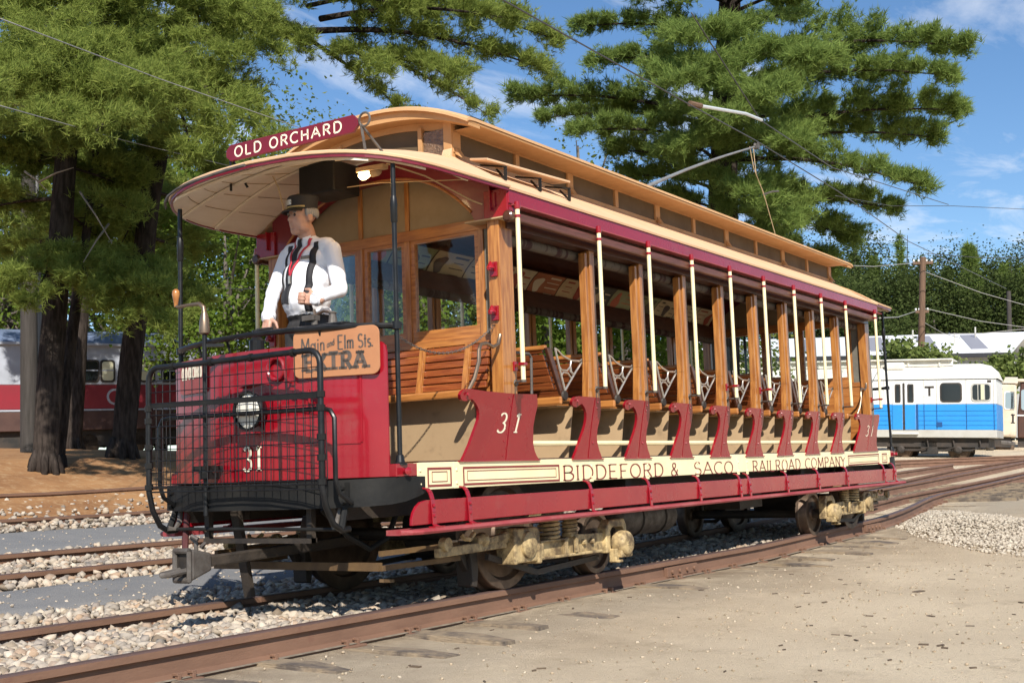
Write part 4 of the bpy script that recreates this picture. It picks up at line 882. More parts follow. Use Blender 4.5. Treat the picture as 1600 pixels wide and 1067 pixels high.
part('circuit_breaker', MB().box(-.62,-.34,1.03,1.36,2.80,3.02), BLACK, bend=False, bevel=.01)
lb = part('lamp_socket', MB().lathe((-.70,.625,2.835),(.2,-1,.1),[(0,.03),(.05,.03),(.07,.018)],12).beam((-.72,.72,2.86),(-.70,.50,2.86),.06,.03), BEIGE, bend=False)
part('lamp_bulb', MB().lathe((-.70,.64,2.833),(-.2,1,-.1),[(0,.016),(.02,.026),(.045,.034),(.065,.030),(.08,.014)],16), mat('lit_bulb', (1.0,0.72,0.34), 0.3, emit=14), lb, smooth='auto', bend=False)
pl_ = bpy.data.lights.new('bulb_light', 'POINT'); pl_.energy = 2.5; pl_.color = (1,.62,.28); pl_.shadow_soft_size = .04
po = bpy.data.objects.new('bulb_light', pl_); COL.objects.link(po); po.location = (-.72,.70,2.80); po.parent = car
# safety chain from stanchion to corner post
ch = MB(); A = Vector((-1.10,.12,1.665)); B = Vector((-.13,.06,1.80))
for k in range(46):
    t = k/45; p = A.lerp(B, t); p.z -= .20*4*t*(1-t)*.75; t2 = min(1,t+.02); q = A.lerp(B, t2); q.z -= .20*4*t2*(1-t2)*.75
    d = (q-p).normalized() if (q-p).length > 1e-6 else Vector((1,0,0)); sd_ = Vector((0,1,0)) if k % 2 else Vector((0,0,1))
    u = (sd_ - d*sd_.dot(d)).normalized()
    ch.tube([p + d*(.015*math.cos(a)) + u*(.007*math.sin(a)) for a in [2*PI*j/8 for j in range(8)]], .0028, 4, closed=True)
part('safety_chain', ch, IRON, bend=False)
part('bell_gong', MB().lathe((-.9,1.6,.86),(0,0,-1),[(0,.02),(.01,.12),(.05,.14),(.10,.15)],16), BRONZE, smooth='auto')
# hung destination board on the dash (lifts off)
eb = empty('destination_board', (dx_(.73)-.03,.73,1.425)); bpy.context.view_layer.update()
tag(eb, 'ochre route board lettered Main and Elm Sts EXTRA hung on the red dash', 'sign board')
pm2 = plane_map((0,0,0), (dx_(.15)-dx_(.73)-.01,-.58,0), (0,0,1))
MB().prism(rrect(.585,.300,.05), pm2, -.006, .006).build('board', BOARD, eb, bevel=.003)
text_mb('Main', (0,0,0),(1,0,0),(0,0,1), .080, .165, thick=.13, thin=.09, serif=False, gap=.1, fn=lambda u,v: pm2(.055+u,.165+v,.0085)).build('lettering', LETTERD, eb, label='dark hand painted word Main')
text_mb('and', (0,0,0),(1,0,0),(0,0,1), .040, .050, thick=.16, thin=.10, serif=False, gap=.1, fn=lambda u,v: pm2(.235+u,.180+v+.3*u,.0085)).build('lettering', LETTERD, eb, label='small dark hand painted word and')
text_mb('Elm', (0,0,0),(1,0,0),(0,0,1), .085, .110, thick=.14, thin=.09, serif=False, gap=.1, fn=lambda u,v: pm2(.305+u,.165+v,.0085)).build('lettering', LETTERD, eb, label='dark hand painted word Elm')
text_mb('Sts.', (0,0,0),(1,0,0),(0,0,1), .080, .100, thick=.14, thin=.09, serif=False, gap=.1, fn=lambda u,v: pm2(.445+u,.168+v,.0085)).build('lettering', LETTERD, eb, label='dark hand painted word Sts.')
text_mb('EXTRA', (0,0,0),(1,0,0),(0,0,1), .105, .42, thick=.26, thin=.17, serif=True, gap=.20, fn=lambda u,v: pm2(.075+u,.042+v,.0085)).build('lettering', LETTERD, eb, label='large dark painted word EXTRA')
# ------------------------------------------------------------------ ground, paths, tracks
rng = np.random.default_rng(11); random.seed(11)
def dirt_material():
    mt = bpy.data.materials.new('sandy_dirt'); mt.use_nodes = True; t = mt.node_tree; b = t.nodes['Principled BSDF']; b.inputs['Roughness'].default_value = 0.95
    b.inputs['Specular IOR Level'].default_value = 0.1
    tcn = N(t, 'ShaderNodeTexCoord')
    def noise(s, d=6, r=.6):
        n = N(t, 'ShaderNodeTexNoise'); n.inputs['Scale'].default_value = s; n.inputs['Detail'].default_value = d; n.inputs['Roughness'].default_value = r
        t.links.new(tcn.outputs['Object'], n.inputs['Vector']); return n
    def ramp(n, a, c):
        r = N(t, 'ShaderNodeMapRange'); r.inputs[1].default_value = a; r.inputs[2].default_value = c; t.links.new(n.outputs[0], r.inputs[0]); return r
    def mix(f, a, c):
        m_ = N(t, 'ShaderNodeMix', data_type='RGBA'); t.links.new(f.outputs[0], m_.inputs[0])
        for s, v in ((6, a), (7, c)):
            if isinstance(v, tuple): m_.inputs[s].default_value = (*v, 1)
            else: t.links.new(v, m_.inputs[s])
        return m_.outputs[2]
    c = mix(ramp(noise(0.45), .38, .64), (0.68,0.565,0.405), (0.55,0.445,0.31))
    c = mix(ramp(noise(2.2, 8, .7), .56, .80), c, (0.33,0.25,0.165))
    c = mix(ramp(noise(42, 5, .75), .50, .68), c, (0.60,0.50,0.37))
    c = mix(ramp(noise(60, 4, .75), .60, .76), c, (0.30,0.23,0.155))
    c = mix(ramp(noise(130, 3, .7), .62, .74), c, (0.26,0.20,0.14))
    # oil and rotted-tie stain in the strip beside the near rail
    sx_ = N(t, 'ShaderNodeSeparateXYZ'); t.links.new(tcn.outputs['Object'], sx_.inputs[0])
    st1 = N(t, 'ShaderNodeMapRange'); st1.inputs[1].default_value = -1.5; st1.inputs[2].default_value = 0.1; t.links.new(sx_.outputs[1], st1.inputs[0])
    st2 = N(t, 'ShaderNodeMapRange'); st2.inputs[1].default_value = 1.1; st2.inputs[2].default_value = 0.3; t.links.new(sx_.outputs[1], st2.inputs[0])
    nn_ = ramp(noise(1.6, 9, .75), .36, .62); mu = N(t, 'ShaderNodeMath', operation='MULTIPLY'); mu2 = N(t, 'ShaderNodeMath', operation='MULTIPLY')
    t.links.new(st1.outputs[0], mu.inputs[0]); t.links.new(st2.outputs[0], mu.inputs[1]); t.links.new(mu.outputs[0], mu2.inputs[0]); t.links.new(nn_.outputs[0], mu2.inputs[1])
    c = mix(mu2, c, (0.27,0.205,0.14))
    # compacted greyer wheel tracks on the drive
    wv_ = N(t, 'ShaderNodeTexNoise'); wv_.inputs['Scale'].default_value = 1.0; wv_.inputs['Detail'].default_value = 3; mp_ = N(t, 'ShaderNodeMapping'); mp_.inputs['Scale'].default_value = (.10,.85,1); mp_.inputs['Rotation'].default_value = (0,0,-.12)
    t.links.new(tcn.outputs['Object'], mp_.inputs[0]); t.links.new(mp_.outputs[0], wv_.inputs['Vector'])
    c = mix(ramp(wv_, .52, .72), c, (0.42,0.35,0.26))
    t.links.new(c, b.inputs['Base Color'])
    bp = N(t, 'ShaderNodeBump'); bp.inputs['Strength'].default_value = 0.8; bp.inputs['Distance'].default_value = 0.03
    ad = N(t, 'ShaderNodeMath', operation='ADD'); n1_ = noise(14, 8, .7); n2_ = noise(90, 4, .7)
    t.links.new(n1_.outputs[0], ad.inputs[0]); t.links.new(n2_.outputs[0], ad.inputs[1])
    t.links.new(ad.outputs[0], bp.inputs['Height']); t.links.new(bp.outputs[0], b.inputs['Normal'])
    return mt
DIRT = dirt_material()
BANKM = mat('pine_needle_soil', (0.34,0.185,0.085), 0.95, col2=(0.21,0.105,0.05), scale=1.2, bump=0.5, bscale=18, dirt=(0.43,0.30,0.17), dscale=7, dr=(0.5,0.75), spec=0.1)
ASPH = mat('grey_asphalt', (0.165,0.167,0.172), 0.9, col2=(0.205,0.20,0.195), scale=2.2, bump=0.35, bscale=90, dirt=(0.33,0.31,0.28), dscale=75, dr=(0.5,0.75), spec=0.2)
BED = mat('ballast_bed', (0.26,0.22,0.17), 0.95, col2=(0.16,0.13,0.10), scale=22, bump=0.8, bscale=30, spec=0.1)
def gz(x, y):
    z = ground(x, y) - 0.160
    z += 0.018*math.sin(x*0.9+1.3*math.sin(y*0.7)) * (1 if (y < 0 or y > 14) else 0.15) + (0.012*math.sin(2.3*x+y*1.7) if y < 0.1 else 0)
    return z
def axis(a): return [v for seg in a for v in np.arange(*seg)]
gx_ = axis(((-60,-14,6),(-14,14,0.35),(14,30,1.0),(30,80,4),(80,420,34))); gy_ = axis(((-70,-14,7),(-14,16,0.35),(16,40,2),(40,80,5),(80,460,38)))
GR = np_mesh('ground', [(x, y, gz(x, y)) for y in gy_ for x in gx_], [(i*len(gx_)+j, i*len(gx_)+j+1, (i+1)*len(gx_)+j+1, (i+1)*len(gx_)+j) for i in range(len(gy_)-1) for j in range(len(gx_)-1)])
GR.materials.append(DIRT); struct(place('ground', GR, smooth=True))
def strip_sheet(name, mt, y0f, y1f, x0, x1, dz, step=0.5, ny=8, kind='structure', label=None):
    rows = []
    xs = np.arange(x0, x1, step)
    for k in range(ny+1):
        t = k/ny; rows.append([(x, y0f(x) + (y1f(x)-y0f(x))*t, ground(x, y0f(x)+(y1f(x)-y0f(x))*t) - 0.160 + dz*(1 if 0 < k < ny else 0.2)) for x in xs])
    o = MB().sheet(rows).build(name, mt, smooth=True); o['kind'] = kind
    if label: o['label'] = label
    return o
wob = lambda s, a: (lambda x: a*math.sin(x*1.7+s) + a*0.7*math.sin(x*4.1+2*s) + a*.5*math.sin(x*9.3+s))
w1, w2, w3, w4 = wob(1,.04), wob(2,.04), wob(3,.05), wob(4,.05)
def toff(x):   # the tram track swings gently to the left behind the car
    if x < 8.3: return 0.0
    t = min((x-8.3)/8, 1); return 0.85*t*t*(3-2*t) + 0.02*max(0, x-16.3)
strip_sheet('ballast_bed', BED, lambda x: 0.24+toff(x), lambda x: 2.80+w1(x)+toff(x), -9, 11, 0.045)
strip_sheet('path', ASPH, lambda x: 2.72+w1(x), lambda x: 4.12+w2(x), -12, 12, 0.095)
strip_sheet('ballast_bed', BED, lambda x: 4.05+w2(x), lambda x: 6.75+w3(x), -9, 24, 0.045)
strip_sheet('path', ASPH, lambda x: 6.62+w3(x), lambda x: 9.22+w4(x), -12, 14, 0.095)
strip_sheet('ballast_bed', BED, lambda x: 9.15+w4(x), lambda x: 10.75, -9, 24, 0.045)
strip_sheet('pine_needle_bank', BANKM, lambda x: 10.72+.10*math.sin(x*1.3), lambda x: 60, -30, 24, 0.10, 1.0, 60)
# ---- rails
RP = [(-.072,-.165),(.072,-.165),(.072,-.151),(.012,-.132),(.009,-.050),(.036,-.040),(.036,-.006),(.030,0),(-.030,0),(-.036,-.006),(-.036,-.040),(-.009,-.050),(-.012,-.132),(-.072,-.151)]
def rail_mb(path, top_only=False):
    b = MB(); n = len(RP); R_ = []
    for i, p in enumerate(path):
        a, c = Vector(path[max(i-1,0)]), Vector(path[min(i+1,len(path)-1)]); d = (c-a).normalized(); side = Vector((-d.y, d.x, 0)).normalized()
        R_.append([Vector(p) + side*(-u) + Vector((0,0,v)) for u, v in RP])
    for r in R_: b.v += [tuple(q) for q in r]
    for i in range(len(path)-1):
        for j in range(n): b.f.append((i*n+j, (i+1)*n+j, (i+1)*n+(j+1)%n, i*n+(j+1)%n))
    b.f += [tuple(range(n)), tuple(range((len(path)-1)*n+n-1, (len(path)-1)*n-1, -1))]
    return b
def make_track(label, yl, yr, x0, x1, off=lambda x: 0, ties=True, group=None):
    tk = empty('railway_track', (x0, (yl+yr)/2, ground(x0, (yl+yr)/2)-.14)); tk.location = (0,0,0); tag(tk, label, 'railway track')
    for y in (yl, yr):
        xs = list(np.arange(x0, x1, .8)); path = [(x, y+off(x), ground(x, y+off(x))) for x in xs]
        o = rail_mb(path).build('rail', RUST, tk, smooth=False); o.data.materials.append(RAILTOP)
        n = len(RP)
        for p_ in o.data.polygons:
            if p_.index % n in (6,7,8) and p_.index < n*(len(path)-1): p_.material_index = 1
    return tk
t1 = make_track('rusty rails in pale ballast carrying the red open streetcar', 0.331, 1.835, -9.5, 46, toff)
t2 = make_track('rusty track between the two grey asphalt strips left of the streetcar', 4.45, 5.95, -9.5, 30)
t3 = make_track('farther rusty track along the foot of the sandy bank', 10.30, 11.80, -9.5, 30)
# ties of the tram track: weathered ends showing in the dirt beside the near rail
TIEM = mat('weathered_tie', (0.13,0.105,0.085), 0.9, col2=(0.07,0.055,0.045), scale=6, stretch=(8,1,8), bump=0.6, bscale=18, dirt=(0.30,0.23,0.15), dscale=4, dr=(0.40,0.56))
for k in range(34):
    x = -5.2 + 0.62*k + random.uniform(-.06,.06); l = random.uniform(-.50,-.14); o = toff(x); z = ground(x, .3) - .158 + random.uniform(-.012, .014)
    w = random.uniform(.09,.115); sk = random.uniform(-.03,.03)
    b = MB(); R_ = []
    for j, y in enumerate(np.linspace(l, 2.45, 12)):
        e = 1.0 if j else .7
        R_.append([(x-w*e+sk*j*.05, y+o, z-.09), (x+w*e+sk*j*.05, y+o, z-.09), (x+w*e+random.uniform(-.012,.006), y+o, z+random.uniform(-.012,.008)-.02*(j == 0)), (x-w*e+random.uniform(-.006,.012), y+o, z+random.uniform(-.012,.008)-.02*(j == 0))])
    for r in R_: b.v += r
    for i in range(11):
        for j in range(4): b.f.append((i*4+j, i*4+(j+1)%4, (i+1)*4+(j+1)%4, (i+1)*4+j))
    b.f += [(3,2,1,0), (44,45,46,47)]
    b.build('tie', TIEM, t1)
    # tie plate and spikes at the near rail
    zr = ground(x, .331) - .165
    MB().box(x-.085, x+.085, .331-.125+o, .331+.125+o, zr-.004, zr+.010).build('tie_plate', RUST, t1, bevel=.003)
    for dx in (-.045, .05):
        if random.random() < .75: MB().box(x+dx-.011, x+dx+.011, .331-.093+o, .331-.066+o, zr, zr+.036).box(x+dx-.016, x+dx+.016, .331-.092+o, .331-.052+o, zr+.030, zr+.045).build('spike', RUST, t1, bevel=.003)
for x in (3.05, 8.6):   # joint bars
    b = MB().box(x-.30, x+.30, .331-.050, .331-.012, -.138, -.055)
    for k in range(4): b.lathe((x-.22+.147*k, .331-.050, -.096), (0,-1,0), [(0,.020),(.018,.018)], 6)
    b.shift(0, toff(x), ground(x,.3)).build('joint_bar', RUST, t1, bevel=.003)
for tk, ya in ((t2,4.45),(t2,5.95)):
    for x in (-3.1, 2.2, 7.7):
        MB().box(x-.3, x+.3, ya-.05, ya-.011, -.115, -.05).shift(0,0,ground(x,ya)).build('joint_bar', RUST, tk, bevel=.003)
# switch and crossing rails seen behind the car on the right
def loose_track(label, pts_l, pts_r):
    tk = empty('railway_track'); tag(tk, label, 'railway track')
    for P in (pts_l, pts_r):
        path = []
        for a, c in zip(P, P[1:]):
            for k in range(8): t = k/8; path.append((a[0]+(c[0]-a[0])*t, a[1]+(c[1]-a[1])*t))
        path.append(P[-1])
        rail_mb([(x, y, ground(x,y)-.01) for x, y in path]).build('rail', RUST, tk)
    return tk
def gp(px, py):
    lo, hi = 5.0, 90.0
    for _ in range(40):
        md = (lo+hi)/2; p = at(px, py, md)
        if p.z > ground(p.x, p.y): lo = md
        else: hi = md
        if py < 700: pass
    return (p.x, p.y)
loose_track('rusty siding rails running to the right behind the streetcar', [(9.6,1.95),(16,3.0),(26,3.6),(44,3.4)], [(9.4,1.30),(15,1.75),(26,1.75),(44,1.3)])
loose_track('rusty track in front of the blue and white rail car', [(20,9.5),(28,6.8),(36,3.6),(44,-.2)], [(21.2,10.6),(29.2,7.9),(37.2,4.7),(45.2,.9)])
b = MB()
for k in range(11):
    x = 15.5 + .62*k; o = toff(x); wv = random.uniform(.10,.13)
    MB().hexa([(x-wv,-.9+o,-.1),(x+wv,-.9+o,-.1),(x+wv,2.9+o,-.1),(x-wv,2.9+o,-.1),(x-wv,-.9+o,.03),(x+wv,-.9+o,.03),(x+wv,2.9+o,.03),(x-wv,2.9+o,.03)]).shift(0,0,ground(x,.3)-.13).build('tie', TIEM, t1)
# ---- ballast stones: real stones, one body
def stone_templates(n=16):
    phi = (1+5**.5)/2
    V = np.array([(-1,phi,0),(1,phi,0),(-1,-phi,0),(1,-phi,0),(0,-1,phi),(0,1,phi),(0,-1,-phi),(0,1,-phi),(phi,0,-1),(phi,0,1),(-phi,0,-1),(-phi,0,1)]) / 1.9
    Fc = np.array([(0,11,5),(0,5,1),(0,1,7),(0,7,10),(0,10,11),(1,5,9),(5,11,4),(11,10,2),(10,7,6),(7,1,8),(3,9,4),(3,4,2),(3,2,6),(3,6,8),(3,8,9),(4,9,5),(2,4,11),(6,2,10),(8,6,7),(9,8,1)])
    return [(V * rng.uniform(.50,1.35,(12,1)) * np.array([1, rng.uniform(.55,1), rng.uniform(.45,.75)])) for _ in range(n)], Fc
STT, STF = stone_templates()
def stones(name, label, pts, size, mt, spread=(.6,1.5)):
    n = len(pts); Vs = []; 
    k = rng.integers(0, len(STT), n); T = np.array(STT)[k]
    s = size * rng.uniform(spread[0], spread[1], (n,1,1)); a = rng.uniform(0, 2*np.pi, n); e = rng.uniform(-.5,.5,n)
    ca, sa, ce, se = np.cos(a), np.sin(a), np.cos(e), np.sin(e); z0 = np.zeros(n); o1 = np.ones(n)
    Rz = np.stack([np.stack([ca,-sa,z0],1), np.stack([sa,ca,z0],1), np.stack([z0,z0,o1],1)],1)
    Rx = np.stack([np.stack([o1,z0,z0],1), np.stack([z0,ce,-se],1), np.stack([z0,se,ce],1)],1)
    V = np.einsum('nij,nkj->nki', Rz @ Rx, T*s) + np.asarray(pts)[:,None,:]
    Fq = (STF[None] + (np.arange(n)*12)[:,None,None]).reshape(-1,3)
    me = np_mesh(name, V.reshape(-1,3), Fq); me.materials.append(mt)
    o = place(name, me); o['kind'] = 'stuff'; o['label'] = label; return o
def stone_mat(name, cols, spec=.25):
    mt = bpy.data.materials.new(name); mt.use_nodes = True; t = mt.node_tree; b = t.nodes['Principled BSDF']; b.inputs['Roughness'].default_value = .85; b.inputs['Specular IOR Level'].default_value = spec
    g = N(t, 'ShaderNodeNewGeometry'); cr_ = N(t, 'ShaderNodeValToRGB'); cr_.color_ramp.interpolation = 'LINEAR'
    el = cr_.color_ramp.elements; el[0].color = (*cols[0],1); el[1].color = (*cols[-1],1)
    for i, c in enumerate(cols[1:-1]): e = el.new((i+1)/(len(cols)-1)); e.color = (*c,1)
    t.links.new(g.outputs['Random Per Island'], cr_.inputs[0])
    tcn = N(t, 'ShaderNodeTexCoord'); nz = N(t, 'ShaderNodeTexNoise'); nz.inputs['Scale'].default_value = 60; nz.inputs['Detail'].default_value = 4
    t.links.new(tcn.outputs['Object'], nz.inputs['Vector']); mr = N(t, 'ShaderNodeMapRange'); mr.inputs[3].default_value = .75; mr.inputs[4].default_value = 1.2
    t.links.new(nz.outputs[0], mr.inputs[0]); hs = N(t, 'ShaderNodeHueSaturation'); t.links.new(mr.outputs[0], hs.inputs['Value']); t.links.new(cr_.outputs[0], hs.inputs['Color'])
    t.links.new(hs.outputs[0], b.inputs['Base Color'])
    bp = N(t, 'ShaderNodeBump'); bp.inputs['Strength'].default_value = .4; bp.inputs['Distance'].default_value = .01; t.links.new(nz.outputs[0], bp.inputs['Height']); t.links.new(bp.outputs[0], b.inputs['Normal'])
    return mt
STONE = stone_mat('ballast_stone', [(.20,.155,.11),(.46,.385,.29),(.32,.28,.235),(.50,.42,.32),(.24,.21,.185),(.38,.265,.175),(.55,.475,.38),(.16,.14,.12)])
STONEB = stone_mat('pale_ballast_stone', [(.36,.30,.23),(.50,.44,.35),(.43,.37,.29),(.30,.25,.19),(.55,.49,.39)])
def scatter(n, x0, x1, y0f, y1f, dz, jit=.02, off=lambda x: 0):
    x = rng.uniform(x0, x1, n); u = rng.uniform(0, 1, n); P = []
    for a, t in zip(x, u):
        y = y0f(a) + (y1f(a)-y0f(a))*t + off(a); P.append((a, y, ground(a, y) + dz + rng.uniform(-jit, jit)))
    return P
K = lambda v: (lambda x: v)
near = scatter(9800, -7.5, 1.0, K(.40), K(1.77), -.082, .022) + scatter(4600, 1.0, 9.5, K(.42), K(1.77), -.088, .02, toff) + \
       scatter(4600, -6.0, 2.5, K(1.90), lambda x: 2.80+w1(x), -.085, .02) + scatter(1400, 2.5, 10, K(1.90), lambda x: 2.75+w1(x), -.085, .02)
stones('ballast_stones', 'crushed pale stones between and beside the rails', near, .031, STONE, (.45,1.9))
far = scatter(1500, -6, 9, lambda x: 4.0+w2(x), K(4.38), -.075, .02) + scatter(7000, -6, 12, K(4.54), K(5.86), -.085, .02) + scatter(1700, -6, 12, K(6.03), lambda x: 6.72+w3(x), -.08, .02) + \
      scatter(2600, -6, 16, lambda x: 9.1+w4(x), K(10.2), -.07, .03) + scatter(1800, -6, 16, K(10.40), K(11.7), -.09, .02)
stones('ballast_stones', 'pale ballast stones along the tracks left of the streetcar', far, .038, STONE, (.5,1.7))
# low gravel heap by the near rail behind the car
P = []
while len(P) < 8600:
    x, y = rng.uniform(5.2, 15.5), rng.uniform(-3.4, 1.0)
    cx, cy = 9.6, -.75; dx, dy = (x-cx), (y-cy); u = dx*.86+dy*.5*0; 
    a = ((dx + 1.15*dy*-1.0)/4.0)**2*0; r2 = ((dx*.80 - dy*.9)/3.0)**2*.0
    # long axis runs from the rail towards the lower right of the picture
    e1 = (dx*.78 - dy*-.62)/3.1; e2 = (-dx*.55 + dy*.83)/.62; 
    lx = (dx*.915 + dy*.403)/3.3; ly = (-dx*.403 + dy*.915)/.95
    q = lx*lx + ly*ly
    if q > 1.15 or (q > .8 and rng.random() < .6): continue
    if y > .22 + toff(x): continue
    P.append((x, y, gz(x,y) + .075*max(0, 1-q)*rng.uniform(.2,1) + .008))
stones('gravel_heap', 'low heap of pale gravel beside the rail at right', P, .019, STONEB, (.5,1.8))
PEB = stone_mat('dirt_pebble', [(.30,.23,.15),(.45,.36,.25),(.22,.17,.11),(.52,.44,.33),(.36,.28,.19)])
# loose pebbles and wood chips on the dirt
pb = [(x, y, gz(x,y)+.003) for x, y in zip(rng.uniform(-6.5,9,5200), -rng.uniform(0,1,5200)**.8*5.2+.15)]
stones('pebbles', 'small pebbles and grit scattered on the dirt', pb, .0070, PEB, (.4,2.1))
ap_ = scatter(900, -6, 9, lambda x: 2.72+w1(x), lambda x: 4.12+w2(x), -.062, .002) + scatter(500, -6, 10, lambda x: 6.6+w3(x), lambda x: 9.2+w4(x), -.062, .002)
stones('path_grit', 'small stones strewn over the grey asphalt strips', ap_, .011, STONE, (.4,1.9))
CHIP = mat('wood_chip', (0.12,0.085,0.055), 0.9, col2=(0.07,0.05,0.035), scale=9)
b = MB()
for k in range(150):
    x, y = random.uniform(-6.2, 8), random.uniform(-4.3, .1); a = random.uniform(0, PI); l = random.uniform(.008,.030)*(2.6 if random.random() < .07 else 1); w = l*random.uniform(.10,.45)
    c, s = math.cos(a), math.sin(a); z = gz(x,y)
    b.hexa([(x+c*u*l-s*v*w, y+s*u*l+c*v*w, z+h) for h in (-.003,.007) for u, v in ((-1,-1),(1,-1),(1,1),(-1,1))])
o = b.build('wood_chips', CHIP); o['kind'] = 'stuff'; o['label'] = 'small dark wood chips and twigs on the dirt'
# ------------------------------------------------------------------ the motorman
man = empty('person', (-0.85, 1.05, 0.875)); bpy.context.view_layer.update()
tag(man, 'motorman in white shirt, black tie, suspenders and black cap standing at the controls', 'person')
SKIN = mat('skin', (0.50,0.29,0.21), 0.5, col2=(0.44,0.24,0.17), scale=18, sss=.15, bump=.05, bscale=60)
SHIRT = mat('white_cotton', (0.78,0.79,0.82), 0.85, col2=(0.72,0.73,0.77), scale=7, bump=.35, bscale=11)
TROUS = mat('charcoal_trousers', (0.035,0.033,0.034), 0.85, col2=(0.022,0.021,0.022), scale=8, bump=.3, bscale=14)
SHOE = mat('black_leather', (0.012,0.011,0.010), 0.35)
CLOTHB = mat('black_cloth', (0.014,0.014,0.018), 0.75)
HAIR = mat('white_hair', (0.27,0.27,0.28), 0.85)
GOLD = mat('gold_braid', (0.62,0.50,0.24), 0.4, metal=.6)
REDT = mat('red_ribbon', (0.45,0.02,0.04), 0.6)
BX, BY, BZ = -0.85, 1.05, 0.875
prims = []   # (a, b, ra, rb, label, flat) in world coordinates
def cap_(a, b, ra, rb, lab): prims.append((Vector(a), Vector(b), ra, rb, lab))
def ell(c, r, lab): prims.append((Vector(c), Vector(r), None, None, lab))
# legs
for s in (-1, 1):
    y = BY + s*.10
    cap_((BX,y,1.78),(BX-.02,y+s*.02,1.36),.095,.068,'t'); cap_((BX-.02,y+s*.02,1.36),(BX+.02,y+s*.03,.98),.068,.050,'t')
    cap_((BX+.02,y+s*.03,.93),(BX-.16,y+s*.05,.905),.042,.036,'o'); cap_((BX+.02,y+s*.03,.98),(BX+.02,y+s*.03,.93),.052,.05,'t')
ell((BX,BY,1.80),(.125,.175,.13),'t'); ell((BX-.005,BY,1.90),(.130,.165,.09),'t')
# torso
ell((BX-.03,BY,2.00),(.150,.178,.16),'s'); ell((BX-.02,BY,2.13),(.140,.188,.16),'s'); ell((BX,BY,2.25),(.120,.188,.12),'s')
cap_((BX+.01,BY-.16,2.345),(BX+.01,BY+.16,2.345),.060,.060,'s'); ell((BX+.01,BY,2.375),(.080,.105,.058),'s')
# arms: right one reaches down to the rail, left one is bent across the belly
RS, RE, RW = (BX+.01,BY+.200,2.315), (BX-.08,BY+.258,2.055), (BX-.27,BY+.115,1.865)
LS, LE, LW = (BX+.01,BY-.200,2.315), (BX-.03,BY-.300,2.03), (BX-.20,BY-.235,1.955)
cap_(RS, RE, .060, .050, 's'); cap_(RE, RW, .049, .039, 's')
cap_(LS, LE, .060, .051, 's'); cap_(LE, LW, .050, .040, 's')
def hand(w, d, up, thumb, curl, lab='k'):
    """palm and five fingers; d: direction of the hand, up: back of the hand, thumb side vector"""
    w, d, up = Vector(w), Vector(d).normalized(), Vector(up).normalized(); th = Vector(thumb).normalized()
    cap_(w - d*.03, w + d*.02, .030, .029, lab)
    for k in (-1, 0, 1): cap_(w + d*.01 + th*.018*k, w + d*.085 + th*.024*k, .019, .016, lab)
    for k, L in zip((1.5,.5,-.5,-1.5), (.072,.080,.074,.058)):
        p = w + d*.090 + th*.0205*k; dd = d.copy()
        for j in range(3):
            ang = curl[j]; ax = th; dd = (Matrix.Rotation(ang, 3, ax) @ dd); q = p + dd*L*(.45,.32,.25)[j]
            cap_(p, q, .0105 - .001*j, .0098 - .001*j, lab); p = q
    p = w + d*.02 + th*.032; dd = (d*.55 + th*.8 - up*.25).normalized(); q = p + dd*.045; cap_(p, q, .014, .0115, lab)
    dd = (d*.9 + th*.15 - up*.45).normalized(); cap_(q, q + dd*.038, .0112, .0095, lab)
hd = (Vector((-.30,-.10,-.8))).normalized(); hand(RW, hd, (-.75,.2,.45), Vector((0,-1,.1)), (-.35,-.5,-.4))
hd2 = Vector((-.42,.86,.10)).normalized(); hand(LW, hd2, (-.85,-.45,.25), Vector((.10,-.05,1)), (1.25,1.45,.9))
cap_(LE.__class__((Vector(LW)+Vector((.07,-.05,.02)))), LW, .046, .036, 'k') if False else None
# neck and head; the face turns towards the front of the car and a little to the far side
cap_((BX+.005,BY,2.38),(BX-.02,BY+.005,2.47),.062,.058,'k')
HC = Vector((BX-.035, BY+.01, 2.555)); fy = math.radians(14); fw = Vector((-math.cos(fy), math.sin(fy), -.03)).normalized(); rt = Vector((0,0,1)).cross(fw).normalized(); upv = fw.cross(rt)
def H(f, r, u): return HC + fw*f + rt*r + upv*u
def sph(f, r, u, rad, lab='k'): c = H(f, r, u); prims.append((c, c + Vector((0,0,.0005)), rad, rad, lab))
prims.append(('e', HC + upv*.035, (fw,rt,upv), (.098,.078,.085), 'k'))         # skull
prims.append(('e', H(.026,0,-.038), (fw,rt,upv), (.078,.068,.090), 'k'))       # face
prims.append(('e', H(.062,0,-.100), (fw,rt,upv), (.036,.038,.028), 'k'))       # chin
for s in (-1, 1):
    prims.append(('e', H(.060,s*.034,-.030), (fw,rt,upv), (.030,.026,.026), 'k'))   # cheeks
    prims.append(('e', H(.0,s*.080,-.012), (fw,rt,upv), (.024,.011,.034), 'k'))     # ears
    prims.append(('e', H(.030,s*.046,-.080), (fw,rt,upv), (.044,.026,.032), 'k'))   # jaw
cap_(H(.083,0,.018), H(.108,0,-.026), .010, .0155, 'k'); sph(.100,.013,-.030,.011); sph(.098,-.012,-.030,.010)   # nose
cap_(H(.083,-.030,.022), H(.083,.030,.022), .012, .012, 'k')                    # brow
cap_(H(.082,-.022,-.062), H(.082,.022,-.062), .010, .010, 'k')                  # lips
